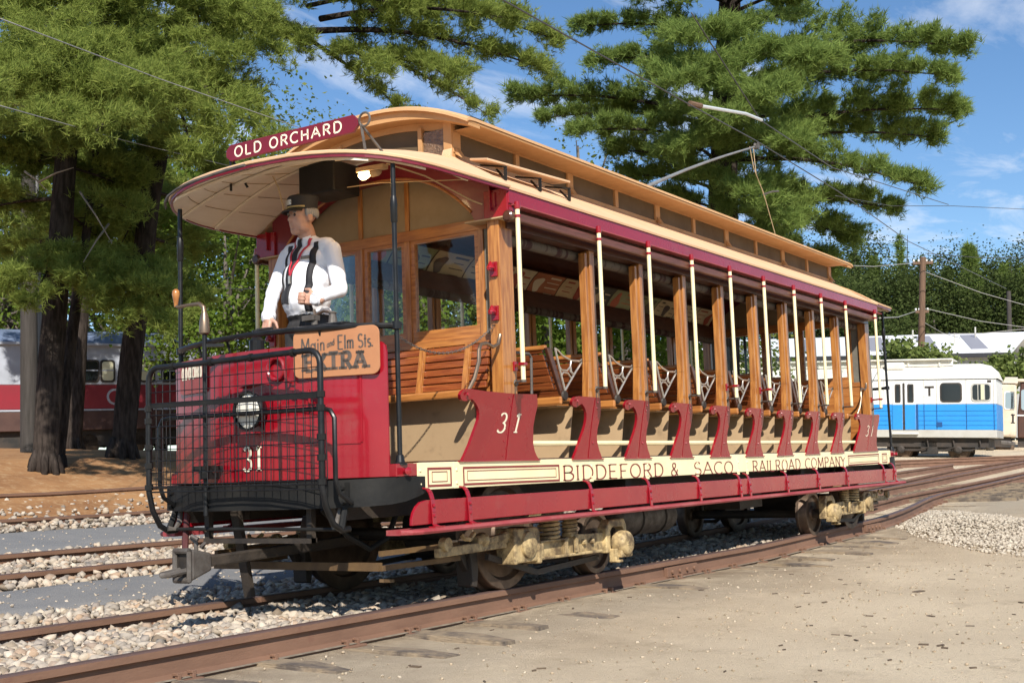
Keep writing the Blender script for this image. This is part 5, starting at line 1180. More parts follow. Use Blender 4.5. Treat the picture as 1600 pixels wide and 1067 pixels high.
def prim_mesh():
    b = MB()
    def sphere(c, axes, r, n=18, m=12):
        vs = []; fs = []
        for i in range(m+1):
            th = PI*i/m
            for j in range(n):
                ph = 2*PI*j/n; vs.append(c + axes[0]*(r[0]*math.sin(th)*math.cos(ph)) + axes[1]*(r[1]*math.sin(th)*math.sin(ph)) + axes[2]*(r[2]*math.cos(th)))
        for i in range(m):
            for j in range(n): fs.append((i*n+j, (i+1)*n+j, (i+1)*n+(j+1)%n, i*n+(j+1)%n))
        b.add(vs, fs)
    E3 = (Vector((1,0,0)),Vector((0,1,0)),Vector((0,0,1)))
    for p in prims:
        if p[0] == 'e': sphere(p[1], p[2], p[3])
        elif p[2] is None: sphere(p[0], E3, p[1])
        else:
            a, c, ra, rb, _ = p; d = (c-a); L = d.length; d = d.normalized() if L > 1e-6 else Vector((0,0,1))
            pr_ = [(-ra*math.cos(t), ra*math.sin(t)) for t in (0.01,.4,.8,1.2,PI/2)] + [(L + rb*math.sin(t), rb*math.cos(t)) for t in (0,.4,.8,1.2,PI/2-.01)]
            b.lathe(a, d, pr_, 14)
    return b
def pdist(q):
    best = 1e9; lab = 's'
    for p in prims:
        if p[0] == 'e':
            v = q - p[1]; k = math.sqrt(sum((v.dot(ax)/r)**2 for ax, r in zip(p[2], p[3]))); dd = (k-1)*min(p[3])
        elif p[2] is None:
            v = q - p[0]; k = math.sqrt(sum((v[i]/p[1][i])**2 for i in range(3))); dd = (k-1)*min(p[1])
        else:
            a, c, ra, rb, _ = p; d = c-a; t = max(0, min(1, (q-a).dot(d)/max(d.length_squared,1e-9))); dd = (q-(a+d*t)).length - (ra+(rb-ra)*t)
        if dd < best: best = dd; lab = p[4]
    return lab
raw = prim_mesh().mesh('raw'); ro = bpy.data.objects.new('raw', raw); COL.objects.link(ro)
md = ro.modifiers.new('r', 'REMESH'); md.mode = 'VOXEL'; md.voxel_size = .0062
ms_ = ro.modifiers.new('s', 'SMOOTH'); ms_.factor = .5; ms_.iterations = 3
dg = bpy.context.evaluated_depsgraph_get(); bm_ = bpy.data.meshes.new_from_object(ro.evaluated_get(dg)); bpy.data.objects.remove(ro)
bm_.name = 'body'; bm_.transform(Matrix.Translation(-man.location)); bm_.materials.clear()
LAB = {'k':0,'s':1,'t':2,'o':3}
for m_ in (SKIN, SHIRT, TROUS, SHOE): bm_.materials.append(m_)
ct_ = np.empty(len(bm_.polygons)*3); bm_.polygons.foreach_get('center', ct_); ct_ = ct_.reshape(-1,3)
mi_ = np.zeros(len(ct_), np.int32)
for i, c in enumerate(ct_):
    q = Vector(c) + man.location
    if q.z < 1.30: l = 't' if q.z > .955 else 'o'
    elif q.z < 1.885 and abs(q.x-BX) < .2 and (q - Vector(RW)).length > .13: l = 't'
    else:
        l = pdist(q)
        if l == 't': l = 's'
        if l == 's' and ((q-Vector(RW)).length < .035): l = 'k'
    mi_[i] = LAB[l]
bm_.polygons.foreach_set('material_index', mi_)
# cloth folds on the shirt and trousers
from mathutils import noise as mnoise
isk = np.zeros(len(bm_.vertices), bool)
for p_ in bm_.polygons:
    if p_.material_index in (0, 3):
        for v_ in p_.vertices: isk[v_] = True
nrm_ = [v.normal.copy() for v in bm_.vertices]
for v_ in bm_.vertices:
    if isk[v_.index]: continue
    q = v_.co; a = mnoise.noise(Vector((q.x*9, q.y*9, q.z*13))); r = 1 - abs(mnoise.noise(Vector((q.x*15+3, q.y*15, q.z*9+q.y*8))))
    low = max(0, min(1, (1.30 - q.z)/.25)) if q.z > .95 else .6
    v_.co = q + nrm_[v_.index]*(.003*a + .0085*(r-.82)*(.4+.8*low))
bm_.update()
body = place('body', bm_, man, smooth=True)
from mathutils.bvhtree import BVHTree
bvh = BVHTree.FromPolygons([v.co + man.location for v in bm_.vertices], [tuple(p.vertices) for p in bm_.polygons])
def onbody(y, z, off=.006, d=(1,0,0), x=-1.6):
    h = bvh.ray_cast(Vector((x, y, z)), Vector(d))
    return (h[0] - Vector(d)*off) if h[0] else None
def ribbon(name, pts, w, mt, off=.007, n=24, taper=None, **k):
    P = []; seg = []
    for a, c in zip(pts, pts[1:]):
        for i in range(n): seg.append((a[0]+(c[0]-a[0])*i/n, a[1]+(c[1]-a[1])*i/n))
    seg.append(pts[-1]); rows = []
    for i, (y, z) in enumerate(seg):
        a, c = seg[max(i-1,0)], seg[min(i+1,len(seg)-1)]; dy, dz = c[0]-a[0], c[1]-a[1]; l = math.hypot(dy, dz) or 1
        ww = w*(taper(i/(len(seg)-1)) if taper else 1)/2; ny, nz = -dz/l*ww, dy/l*ww
        A, M_, B_ = onbody(y+ny, z+nz, off), onbody(y, z, off), onbody(y-ny, z-nz, off)
        if A is None or B_ is None or M_ is None: continue
        if rows and abs((rows[-1][1]+man.location).x - M_.x) > .03: continue
        if max(A.x,M_.x,B_.x)-min(A.x,M_.x,B_.x) > .05: continue
        rows.append([A - man.location, M_ - man.location, B_ - man.location])
    return MB().sheet(rows, (.004,0,0)).build(name, mt, man, smooth=True)
ribbon('suspender', [(BY-.115,2.37),(BY-.122,2.20),(BY-.105,1.90)], .036, CLOTHB)
ribbon('suspender', [(BY+.115,2.37),(BY+.122,2.20),(BY+.105,1.90)], .036, CLOTHB)
ribbon('necktie', [(BY+.01,2.40),(BY+.012,2.34),(BY+.035,2.10),(BY+.06,1.96)], .062, CLOTHB, .010, taper=lambda t: .55 if t < .12 else .5+.75*t)
ribbon('lanyard', [(BY-.070,2.40),(BY-.055,2.33),(BY+.018,2.14)], .016, REDT, .013)
ribbon('lanyard', [(BY+.065,2.40),(BY+.060,2.33),(BY+.018,2.14)], .016, REDT, .013)
p = onbody(BY+.018, 2.13, .016); MB().box(p.x-.003,p.x+.003,p.y-.008,p.y+.008,p.z-.04,p.z+.012).shift(*(-man.location)).build('key_tag', SILVER, man)
p = onbody(BY-.075, 2.262, .010); MB().box(p.x-.003,p.x+.004,p.y-.034,p.y+.034,p.z-.010,p.z+.010).shift(*(-man.location)).build('name_badge', BRONZE, man)
for s in (-1, 1):   # collar points
    P = [onbody(BY+s*y, z, .010) for y, z in ((.012,2.405),(.055,2.425),(.062,2.385),(.030,2.355))]
    if all(P): MB().add([q - man.location for q in P], [(0,1,2,3)]).build('collar', SHIRT, man)
# cap with shiny visor, gold braid and badge
def ringpts(f0, u, rf, rr, n=28): return [H(f0 + rf*math.cos(2*PI*j/n), rr*math.sin(2*PI*j/n), u) - man.location for j in range(n)]
def loft(rings):
    b = MB(); n = len(rings[0])
    for r in rings: b.v += [tuple(p) for p in r]
    for i in range(len(rings)-1):
        for j in range(n): b.f.append((i*n+j, i*n+(j+1)%n, (i+1)*n+(j+1)%n, (i+1)*n+j))
    b.f += [tuple(range(n-1,-1,-1)), tuple((len(rings)-1)*n+j for j in range(n))]
    return b
cp_ = loft([ringpts(.004,.042,.106,.090), ringpts(.004,.085,.107,.091), ringpts(.000,.110,.108,.094), ringpts(-.004,.128,.109,.096), ringpts(-.006,.138,.100,.089), ringpts(-.006,.142,.06,.05)]).build('cap', CLOTHB, man, smooth='auto')
vis = [[H(.004 + (.106+d)*math.cos(a), (.090+d*.2)*math.sin(a), .046 - e) - man.location for a in [-1.15+.115*k for k in range(21)]] for d, e in ((0,0),(.028,.010),(.050,.026))]
MB().sheet(vis, (0,0,.004)).build('cap_visor', SHOE, cp_, smooth='auto')
MB().tube([H(.004 + .110*math.cos(a), .094*math.sin(a), .056) - man.location for a in [-1.2+.1*k for k in range(25)]], .006, 6).build('cap_braid', GOLD, cp_)
MB().sheet([[H(.006 + .1115*math.cos(a)+.003, .096*math.sin(a), u) - man.location for a in (-.36,-.18,0,.18,.36)] for u in (.070,.086,.104)], (0,0,0.001)).build('cap_badge', SILVER, cp_)
# hair at the temples and nape, eyes, mouth
hr_ = MB()
for s in (-1, 1):
    for k in range(9):
        a = 1.35 + .17*k; hr_.lathe(H(.0+.097*math.cos(a), s*.079*math.sin(a), .022) - man.location, (0,0,1), [(-.03,.004),(-.015,.013),(.01,.015),(.03,.010)], 8)
hr_.build('hair', HAIR, man, smooth=True)
EYE = mat('eye', (0.05,0.035,0.03), 0.2)
for s in (-1, 1):
    e = H(.0905, s*.032, .004) - man.location; MB().lathe(e, fw, [(-.008,.006),(0,.0115),(.004,.006)], 10).build('eye', EYE, man, smooth=True)
MB().tube([H(.0965-.018*abs(t)**2, .026*t, -.0625+.006*t*t) - man.location for t in (-1,-.5,0,.5,1)], .0042, 6).build('mouth', mat('lip', (0.30,0.10,0.08), 0.5), man)
for s in (-1, 1):
    MB().tube([H(.0985-.010*abs(t), s*(.034+.016*t), .022-.004*t*t) - man.location for t in (-1,-.4,.3,1)], .0042, 6).build('eyebrow', HAIR, man, smooth=True)
CUFF = MB()
for (w_, e_) in ((RW, RE), (LW, LE)):
    d_ = (Vector(w_)-Vector(e_)).normalized(); c_ = Vector(w_) - d_*.004 - man.location
    MB().lathe(c_, d_, [(-.030,.046),(-.028,.049),(.010,.047),(.013,.043),(.004,.036)], 18, False).build('shirt_cuff', SHIRT, man, smooth='auto')
man.location = (BX+.11, BY+.115, .875); man.scale = (1.025,1.025,1.028)
# ------------------------------------------------------------------ background vehicles and buildings
def frame_obj(name, p0, p1, back=None):
    """Empty with local x from p0 to p1, z up (perpendicular), y away from the viewer"""
    p0, p1 = Vector(p0), Vector(p1); x = (p1-p0).normalized(); z = Vector((0,0,1)); z = (z - x*z.dot(x)).normalized(); y = z.cross(x)
    e = empty(name); M_ = Matrix((x, y, z)).transposed().to_4x4(); M_.translation = p0; e.matrix_world = M_; return e, (p1-p0).length
WHITEP = mat('white_car_paint', (0.78,0.79,0.78), 0.4, col2=(0.70,0.70,0.67), scale=1.2, dirt=(0.45,0.42,0.36), dscale=3, dr=(0.62,0.9))
BLUEP = mat('blue_car_paint', (0.028,0.28,0.72), 0.4, col2=(0.022,0.24,0.62), scale=1.5, dirt=(0.03,0.16,0.4), dscale=5, dr=(0.6,0.85))
GREYROOF = mat('pale_car_roof', (0.70,0.68,0.61), 0.6, col2=(0.58,0.55,0.48), scale=2)
DARKGL = mat('dark_window', (0.012,0.013,0.015), 0.1, coat=.4)
UNDER = mat('dark_running_gear', (0.02,0.019,0.018), 0.7, col2=(0.06,0.045,0.035), scale=3)
CREAMCAR = mat('weathered_cream_car', (0.66,0.58,0.45), 0.6, col2=(0.55,0.45,0.33), scale=2, dirt=(0.35,0.18,0.10), dscale=3, dr=(0.58,0.8))
BROWNP = mat('brown_loco_paint', (0.085,0.035,0.022), 0.5, col2=(0.05,0.022,0.015), scale=2)
GREYP = mat('grey_strip_paint', (0.48,0.47,0.43), 0.6, col2=(0.40,0.38,0.33), scale=2)
# blue and white rail car; local origin at its lower right corner, x runs to the left end as negative
tcar, L = frame_obj('rail_car', at(1380,683,47.5), at(1558,684,47.0))
tag(tcar, 'blue and white rail car with a T badge and sliding doors behind the streetcar', 'rail car')
x1 = L; x0 = L - 13.5
MB().box(x0,x1,0,2.6,.0,.28).build('skirt', GREYP, tcar, bevel=.02)
MB().box(x0,x1,.005,2.6,.282,1.20).build('lower_body', BLUEP, tcar, bevel=.02)
MB().box(x0,x1,.005,2.6,1.202,2.12).build('upper_body', WHITEP, tcar, bevel=.03)
for z in (.45,.62,.80,.97): MB().box(x0,x1,-.012,.004,z,z+.022).build('body_rib', BLUEP, tcar)
rf = MB(); rows = []
for k in range(13):
    t = k/12; y = -.04 + 2.68*t; z = 2.12 + .62*math.sin(PI*t)**.6; rows.append([(x, y if 0 < s < 9 else 1.3+(y-1.3)*.8, 2.12+(z-2.12)*s_) for x, s, s_ in ((x0-.05,1,1),(x1-.6,1,1),(x1-.25,1,.85),(x1-.02,1,.5),(x1+.06,1,.0))])
rf.sheet(rows).build('roof', GREYROOF, tcar, smooth='auto')
MB().box(x0,x1-1.5,.55,.62,2.62,2.84).box(x0,x1-1.5,.40,1.9,2.84,2.90).build('roof_duct', GREYROOF, tcar, bevel=.02)
for k in range(9): MB().box(x1-2.0-1.1*k,x1-1.94-1.1*k,.5,.64,2.62,2.84).build('duct_rib', GREYROOF, tcar)
MB().box(x1-3.9,x1-3.2,.3,.9,2.5,2.78).build('roof_vent', GREYROOF, tcar, bevel=.05)
def tx(px): return (px-1380)/178*L
def window(parent, a, c, z0, z1, y=0.0, m=DARKGL, fm=None, fr=.05):
    w = MB().prism(rrect(c-a, z1-z0, min(.12,(c-a)*.2)), lambda u,v,q: (a+u, q, z0+v), y-.02, y+.02).build('window_frame', fm or UNDER, parent)
    MB().prism(rrect(c-a-2*fr, z1-z0-2*fr, min(.10,(c-a)*.18)), lambda u,v,q: (a+fr+u, q, z0+fr+v), y-.028, y-.0205).build('pane', m, w)
    return w
for (a, c) in ((1395,1413),(1415,1434)):
    dr_ = MB().box(tx(a)+.02,tx(c)-.02,-.02,.0045,.285,1.995).build('door', WHITEP, tcar, bevel=.01)
    MB().box(tx(a)+.022,tx(c)-.022,-.026,-.0205,.29,1.20).build('door_lower', BLUEP, dr_)
    window(dr_, tx(a)+.12, tx(c)-.08, 1.28, 1.95, -.022)
MB().box(tx(1413),tx(1415.5),-.03,.0,.285,1.99).build('door_seal', UNDER, tcar)
MB().box(tx(1396),tx(1437),-.14,.02,.12,.17).build('door_sill', WHITEP, tcar)
MB().box(tx(1434),tx(1437),-.022,.0,.285,1.20).build('door_pocket', mat('dark_blue', (0.01,0.07,0.22), .5), tcar)
window(tcar, tx(1472), tx(1506), 1.28, 1.98)
w_ = window(tcar, tx(1520), tx(1551), 1.30, 1.95, 0, DARKGL, GREYP)
MB().box(tx(1530),tx(1531.2),-.034,-.02,1.33,1.92).build('mullion', GREYP, w_); MB().box(tx(1540),tx(1541.2),-.034,-.02,1.33,1.92).build('mullion', GREYP, w_)
MB().box(tx(1535),tx(1540),-.032,-.029,1.36,1.9).build('blind', mat('cream_blind', (.6,.58,.4), .8), w_)
for k in range(4): window(tcar, tx(1380)-1.2-1.6*k-1.1, tx(1380)-1.2-1.6*k, 1.28, 1.98)
bd = MB().lathe((tx(1455),-.001,1.66),(0,-1,0),[(0,.24),(.006,.24)],24).build('badge', WHITEP, tcar)
text_mb('T', (tx(1455)-.16,-.0085,1.50),(1,0,0),(0,0,1), .33, .33, thick=.24, thin=.24, serif=False).build('badge_letter', UNDER, bd, label='dark letter T')
for px_ in (1382,1446,1466,1512,1554): MB().box(tx(px_),tx(px_)+.018,-.006,.0045,1.21,2.10).build('panel_seam', GREYP, tcar)
for px_ in (1446,1466,1512,1554): MB().box(tx(px_),tx(px_)+.018,-.016,.0045,.30,1.19).build('panel_seam', bpy.data.materials['dark_blue'], tcar)
MB().box(tx(1545),tx(1551),-.01,.0,1.98,2.06).build('marker_lamp', UNDER, tcar)
MB().box(tx(1470)-.1,tx(1470)+.1,-.02,.004,.40,.56).build('vent_plate', bpy.data.materials['dark_blue'], tcar)
MB().box(x0+.2,x1-.3,.2,2.4,-.34,-.005).build('underframe', UNDER, tcar)
for cx in (x1-1.35, x1-3.35, x1-9.9, x1-11.9):
    for y in (.45, 1.95): MB().lathe((cx,y,-.43),(0,1,0),[(0,.1),(0,.28),(.02,.36),(.12,.37),(.13,.40),(.15,.40),(.15,.1)],24).build('wheel', TREAD, tcar, smooth='auto')
    MB().lathe((cx,.30,-.43),(0,-1,0),[(0,.16),(.1,.14),(.14,.08)],12).build('axle_box', UNDER, tcar)
for cx in (x1-2.35, x1-10.9): MB().box(cx-1.5,cx+1.5,.28,.42,-.50,-.28).box(cx-.3,cx+.3,.2,.4,-.6,-.1).build('bogie_frame', UNDER, tcar, bevel=.03)
MB().beam((x1,1.3,-.15),(x1+.5,1.3,-.2),.2,.15).build('coupler', IRON, tcar, bevel=.03)
for k in range(3): MB().tube([(x1-.6-.9*k,.15,-.05),(x1-.55-.9*k,.08,-.35),(x1-.9-.9*k,.1,-.45)], .03, 6).build('hose', UNDER, tcar, smooth='auto')
# cream car and dark locomotive at the right edge
cc, L2 = frame_obj('rail_car', at(1557,682,58), at(1588,683,58)); tag(cc, 'weathered cream rail car end between the blue and white car and the brown locomotive', 'rail car')
MB().box(-3.0,L2,0,2.5,.0,2.35).build('body', CREAMCAR, cc, bevel=.1)
MB().sheet([[(x,.0-.05+2.6*t,2.35+.35*math.sin(PI*t)) for x in (-3.0,L2+.05)] for t in [k/8 for k in range(9)]]).build('roof', CREAMCAR, cc, smooth='auto')
window(cc, .30, .74, 1.2, 2.0, 0, mat('pale_glass', (.25,.32,.36), .1), WHITEP); window(cc, L2-.28, L2-.06, 1.2, 2.0, 0, DARKGL, GREYP)
text_mb('1', (L2-.22,-.006,.6),(1,0,0),(0,0,1), .4, .16, thick=.2, thin=.12).build('number', UNDER, cc, label='dark numeral 1')
MB().box(-2.8,L2-.2,.2,2.3,-.45,-.004).build('running_gear', UNDER, cc)
for cx in (-1.5, .35):
    MB().lathe((cx,.3,-.42),(0,1,0),[(0,.1),(0,.30),(.02,.36),(.12,.36),(.14,.39),(.15,.1)],20).build('wheel', TREAD, cc, smooth='auto')
lo_, L3 = frame_obj('locomotive', at(1590,684,62), at(1640,685,62)); tag(lo_, 'dark brown locomotive cut off by the right edge of the picture', 'locomotive')
MB().prism([(0,.0),(L3+3,.0),(L3+3,2.6),(.15,2.6),(0,1.1)], lambda u,v,q: (u,q,v), 0, 2.6).build('body', BROWNP, lo_, bevel=.06)
MB().box(-.05,L3+3,-.1,2.7,2.6,2.75).build('roof', CREAMCAR, lo_, bevel=.05)
window(lo_, .12, .75, 1.25, 2.3, 0, mat('pale_glass_b', (.30,.38,.42), .1), BROWNP); MB().box(0,L3+3,.2,2.4,-.5,-.005).build('running_gear', UNDER, lo_)
MB().box(-.02,L3+3,-.012,.0,1.02,1.08).build('stripe', WHITEP, lo_)
# red and white trolley on the left behind the pines
rl, L4 = frame_obj('trolley_car', at(-60,676,40), at(290,668,42)); tag(rl, 'red and white trolley car standing behind the pine trunks at left', 'trolley car')
LWHITE = mat('shaded_white_paint', (0.40,0.43,0.49), 0.65, col2=(0.30,0.32,0.36), scale=1.5)  # white paint, darkened and blued so the colour itself carries tree shade
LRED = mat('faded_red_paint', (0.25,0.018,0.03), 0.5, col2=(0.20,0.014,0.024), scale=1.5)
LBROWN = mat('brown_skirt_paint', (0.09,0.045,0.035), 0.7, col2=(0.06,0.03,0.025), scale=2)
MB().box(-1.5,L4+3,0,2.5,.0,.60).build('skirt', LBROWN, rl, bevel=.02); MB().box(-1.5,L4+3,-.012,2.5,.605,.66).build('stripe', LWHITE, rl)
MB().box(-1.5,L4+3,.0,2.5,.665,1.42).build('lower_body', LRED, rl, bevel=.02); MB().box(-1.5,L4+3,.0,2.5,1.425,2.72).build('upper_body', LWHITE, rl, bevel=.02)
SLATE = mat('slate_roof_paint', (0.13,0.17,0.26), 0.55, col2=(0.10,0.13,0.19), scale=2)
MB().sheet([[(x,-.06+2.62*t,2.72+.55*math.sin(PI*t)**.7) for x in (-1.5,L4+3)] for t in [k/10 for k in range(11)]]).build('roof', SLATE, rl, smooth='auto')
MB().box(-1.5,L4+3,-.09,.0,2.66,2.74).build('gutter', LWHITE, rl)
PALEW = mat('lit_far_window', (.62,.60,.42), .3); 
def lx(px): return (px+60)/350*L4
for (a, c, m_) in ((116,148,DARKGL),(149,173,PALEW),(212,240,PALEW),(30,62,DARKGL),(-40,-8,DARKGL),(250,275,DARKGL)):
    w_ = window(rl, lx(a), lx(c), 1.50, 2.22, 0, m_, UNDER, .06)
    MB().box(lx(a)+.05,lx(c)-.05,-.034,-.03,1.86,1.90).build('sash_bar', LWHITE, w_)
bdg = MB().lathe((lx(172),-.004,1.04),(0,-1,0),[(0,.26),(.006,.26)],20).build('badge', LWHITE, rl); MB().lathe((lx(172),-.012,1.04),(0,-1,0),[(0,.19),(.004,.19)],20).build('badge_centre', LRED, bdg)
MB().box(-1.5,L4+3,.2,2.3,-.5,-.004).build('running_gear', UNDER, rl)
for cx in (2.0,3.8,L4-1.6,L4+.2):
    MB().lathe((cx,.2,-.42),(0,1,0),[(0,.1),(0,.30),(.02,.36),(.12,.36),(.14,.39),(.15,.1)],20).build('wheel', TREAD, rl, smooth='auto')
# long shed with a white metal roof
shed, L5 = frame_obj('car_barn', at(1120,640,78), at(1572,640,74)); tag(shed, 'long low shed with white metal roof and grey patches behind the rail cars', 'building')
ROOFW = mat('white_metal_roof', (0.80,0.81,0.82), 0.5, col2=(0.74,0.75,0.77), scale=.6, dirt=(0.55,0.55,0.55), dscale=1.2, dr=(0.62,0.9))
WALLG = mat('grey_metal_wall', (0.50,0.50,0.48), 0.6, col2=(0.44,0.44,0.42), scale=.8)
EH = 3.15; RH = 4.95; DP = 15
MB().box(-8,L5,0,DP,-1.5,EH).build('wall', WALLG, shed)
for k in range(60):
    x = -7.8 + .5*k
    if x < L5: MB().box(x,x+.05,-.03,-.002,-1.5,EH-.1).build('wall_rib', WALLG, shed)
rfm = MB().hexa([(-8.5,-.5,EH-.05),(L5+.4,-.5,EH-.05),(L5+.4,DP/2,RH-.05),(-8.5,DP/2,RH-.05),(-8.5,-.5,EH+.05),(L5+.4,-.5,EH+.05),(L5+.4,DP/2,RH+.05),(-8.5,DP/2,RH+.05)]).build('roof', ROOFW, shed)
MB().hexa([(-8.5,DP/2,RH-.05),(L5+.4,DP/2,RH-.05),(L5+.4,DP+.5,EH-.05),(-8.5,DP+.5,EH-.05),(-8.5,DP/2,RH+.05),(L5+.4,DP/2,RH+.05),(L5+.4,DP+.5,EH+.05),(-8.5,DP+.5,EH+.05)]).build('roof_back', ROOFW, shed)
MB().box(-8.5,L5+.4,-.56,-.5,EH-.22,EH+.02).build('gutter', mat('dark_gutter', (.03,.03,.035), .6), shed)
sl = lambda y: EH + (RH-EH)*(y+.5)/(DP/2+.5)
for x in (L5-7.6, L5-4.6, L5-1.9, L5-12, L5-16):
    y0, y1, s_ = .8, 6.6, -1.6
    MB().hexa([(x,y0,sl(y0)+.055),(x+.9,y0,sl(y0)+.055),(x+.9+s_,y1,sl(y1)+.055),(x+s_,y1,sl(y1)+.055),(x,y0,sl(y0)+.09),(x+.9,y0,sl(y0)+.09),(x+.9+s_,y1,sl(y1)+.09),(x+s_,y1,sl(y1)+.09)]).build('roof_light', mat('grey_roof_light', (.27,.27,.30), .5) if x == L5-7.6 else bpy.data.materials['grey_roof_light'], shed)
for (x, y) in ((L5-3.2,3),(L5-2.4,5.5),(L5-6,5)): MB().tube([(x,y,sl(y)),(x,y,sl(y)+.7)], .05, 6).build('roof_vent_pipe', GREYP, shed)
# poles
POLEM = mat('weathered_pole', (0.17,0.10,0.06), 0.9, col2=(0.10,0.06,0.04), scale=4, stretch=(6,6,.4), bump=.3)
GPOLE = mat('grey_pole', (0.26,0.25,0.24), 0.8, col2=(0.18,0.17,0.16), scale=4, stretch=(6,6,.4))
DPOLE = mat('dark_creosote_pole', (0.05,0.042,0.036), 0.85, col2=(0.03,0.026,0.022), scale=4, stretch=(6,6,.4))
def pole(label, p0, p1, D, r, m_, arms=()):
    a, c = at(*p0, D), at(*p1, D); base = Vector((a.x + (a.x-c.x)*.3, a.y + (a.y-c.y)*.3, a.z + (a.z-c.z)*.3)); g = ground(base.x, base.y) - .2
    if a.z > g: t = (a.z-g)/(c.z-a.z); a = a + (a-c)*t
    e = empty('utility_pole', a); tag(e, label, 'pole'); a0 = a.copy()
    MB().tube([Vector((0,0,0)), (c-a0)*.5, c-a0], [r*1.15, r*1.05, r*.9], 12).build('pole_shaft', m_, e, smooth='auto')
    for (py, w) in arms:
        q = at(p1[0]+(p0[0]-p1[0])*(py-p1[1])/(p0[1]-p1[1]), py, D) - a0; d = Vector((CR.x,CR.y,0)).normalized()
        am = MB().beam(q-d*w, q+d*w, .10, .12).build('cross_arm', m_, e)
        for s in (-.9,-.4,.4,.9): MB().lathe(q+d*(w*s)+Vector((0,0,.06)), (0,0,1), [(0,.03),(.05,.05),(.1,.03)], 8).build('insulator', WHITEP, am)
    return e
pole('weathered brown utility pole with short cross arms behind the blue and white car', (1438.5,600), (1442,402), 58, .145, POLEM, ((411,.45),(487,.3),(556,.35)))
pole('dark slim pole standing among the trees at far right', (1578,540), (1576,455), 90, .16, DPOLE)
pole('dark creosote pole behind the leftmost pine trunk', (46,700), (44,250), 29, .17, DPOLE)
pole('smooth grey pole beside the dark pole at left', (57,690), (50,240), 30, .15, GPOLE)
# ------------------------------------------------------------------ overhead wires
WIREM = mat('wire', (0.10,0.10,0.10), 0.4, metal=.6); WIREG = mat('pale_wire', (0.30,0.29,0.27), 0.5)
def wire(label, pts, r, m_=WIREM, name='overhead_wire'):
    P = []; pts = [Vector(p) for p in pts]
    for i in range(len(pts)-1):
        for k in range(6): P.append(pts[i].lerp(pts[i+1], k/6))
    P.append(pts[-1]); org = P[0].copy()
    o = MB().tube([p-org for p in P], r, 5).build(name, m_, smooth=True); o.location = org; return tag(o, label, 'wire')
wire('trolley wire running over the streetcar that the trolley pole touches', [(-14,CY,5.02),(1.7,CY,4.906),(5.5,CY,4.865),(7.36,CY,4.86),(10.5,CY,4.76),(16,CY+.5,4.85),(30,CY+1.6,5.6)], .008)
A1, A2, A3, A4 = at(1080,20,15.0), at(1188,188,17), at(1300,262,21), at(1482,320,30)
wire('thin wire slanting across the big pine to the right', [A1,A2,A3,A4], .009)
st_ = empty('wire_strut', at(1083,163,14.6)); tag(st_, 'pale metal strut with wooden end linking two overhead wires', 'strut')
o_ = st_.location.copy(); q1, q2, q3 = at(1095,166,14.7), at(1165,178,16.2), at(1190,188,17)
MB().tube([q1-o_, q2-o_, q3-o_], .022, 8).build('strut_rod', mat('pale_aluminium', (.72,.74,.74), .4, metal=.3), st_, smooth='auto')
MB().tube([at(1078,162,14.5)-o_, q1-o_], .036, 8).build('strut_insulator', POLEM, st_)
wire('second thin wire at right ending at the small strut by the pine edge', [at(1305,306,24),at(1393,322,26),at(1490,322,28),at(1620,328,34)], .007, WIREM)
for k, (lab, a, c, D0, D1, m_) in enumerate((
    ('high wire crossing the left pine foliage downwards to the right', (-20,22), (520,218), 12, 20, WIREG),
    ('lower wire crossing the left pines at branch height', (-20,160), (410,272), 14, 24, WIREG),
    ('thin wire low across the greenery behind the front stanchion', (200,440), (420,452), 24, 30, WIREG),
    ('upper sagging wire left of the brown utility pole', (1300,414), (1430,411), 40, 57, WIREG),
    ('pale span wire from the streetcar rear to the utility pole', (1374,497), (1432,486), 30, 57, WIREG),
    ('wire from the utility pole slanting down to the right edge', (1446,425), (1620,482), 57, 60, WIREG),
    ('second wire sloping right from the middle of the utility pole', (1446,482), (1620,514), 57, 60, WIREG),
    ('nearly level wire right of the pole above the shed roof', (1446,522), (1620,512), 57, 60, WIREG),
    ('highest level wire at right in front of the sky', (1446,396), (1620,402), 57, 60, WIREM),
    ('short wire falling from the pole to the shed roof', (1446,505), (1500,528), 57, 70, WIREG),
    ('wire descending from the pine edge to the tree line', (1355,362), (1402,400), 26, 50, WIREM))):
    wire(lab, [at(*a, D0), at((a[0]+c[0])/2, (a[1]+c[1])/2+4, (D0+D1)/2), at(*c, D1)], .007 if D0 < 30 else .016, m_)
# ------------------------------------------------------------------ vegetation
rng = np.random.default_rng(23)
def leaf_mat(name, cols, trans=.45):
    mt = bpy.data.materials.new(name); mt.use_nodes = True; t = mt.node_tree; t.nodes.clear(); o = N(t, 'ShaderNodeOutputMaterial')
    g = N(t, 'ShaderNodeNewGeometry'); cr_ = N(t, 'ShaderNodeValToRGB'); el = cr_.color_ramp.elements
    el[0].color = (*cols[0],1); el[1].color = (*cols[-1],1)
    for i, c in enumerate(cols[1:-1]): e = el.new((i+1)/(len(cols)-1)); e.color = (*c,1)
    t.links.new(g.outputs['Random Per Island'], cr_.inputs[0])
    d = N(t, 'ShaderNodeBsdfDiffuse'); tr = N(t, 'ShaderNodeBsdfTranslucent'); mx_ = N(t, 'ShaderNodeMixShader'); mx_.inputs[0].default_value = trans
    t.links.new(cr_.outputs[0], d.inputs[0]); t.links.new(cr_.outputs[0], tr.inputs[0]); t.links.new(d.outputs[0], mx_.inputs[1]); t.links.new(tr.outputs[0], mx_.inputs[2])
    t.links.new(mx_.outputs[0], o.inputs[0]); return mt
NEEDLE = leaf_mat('pine_needles', [(.16,.215,.048),(.275,.33,.078),(.20,.26,.06),(.315,.355,.088),(.225,.285,.068)], .5)
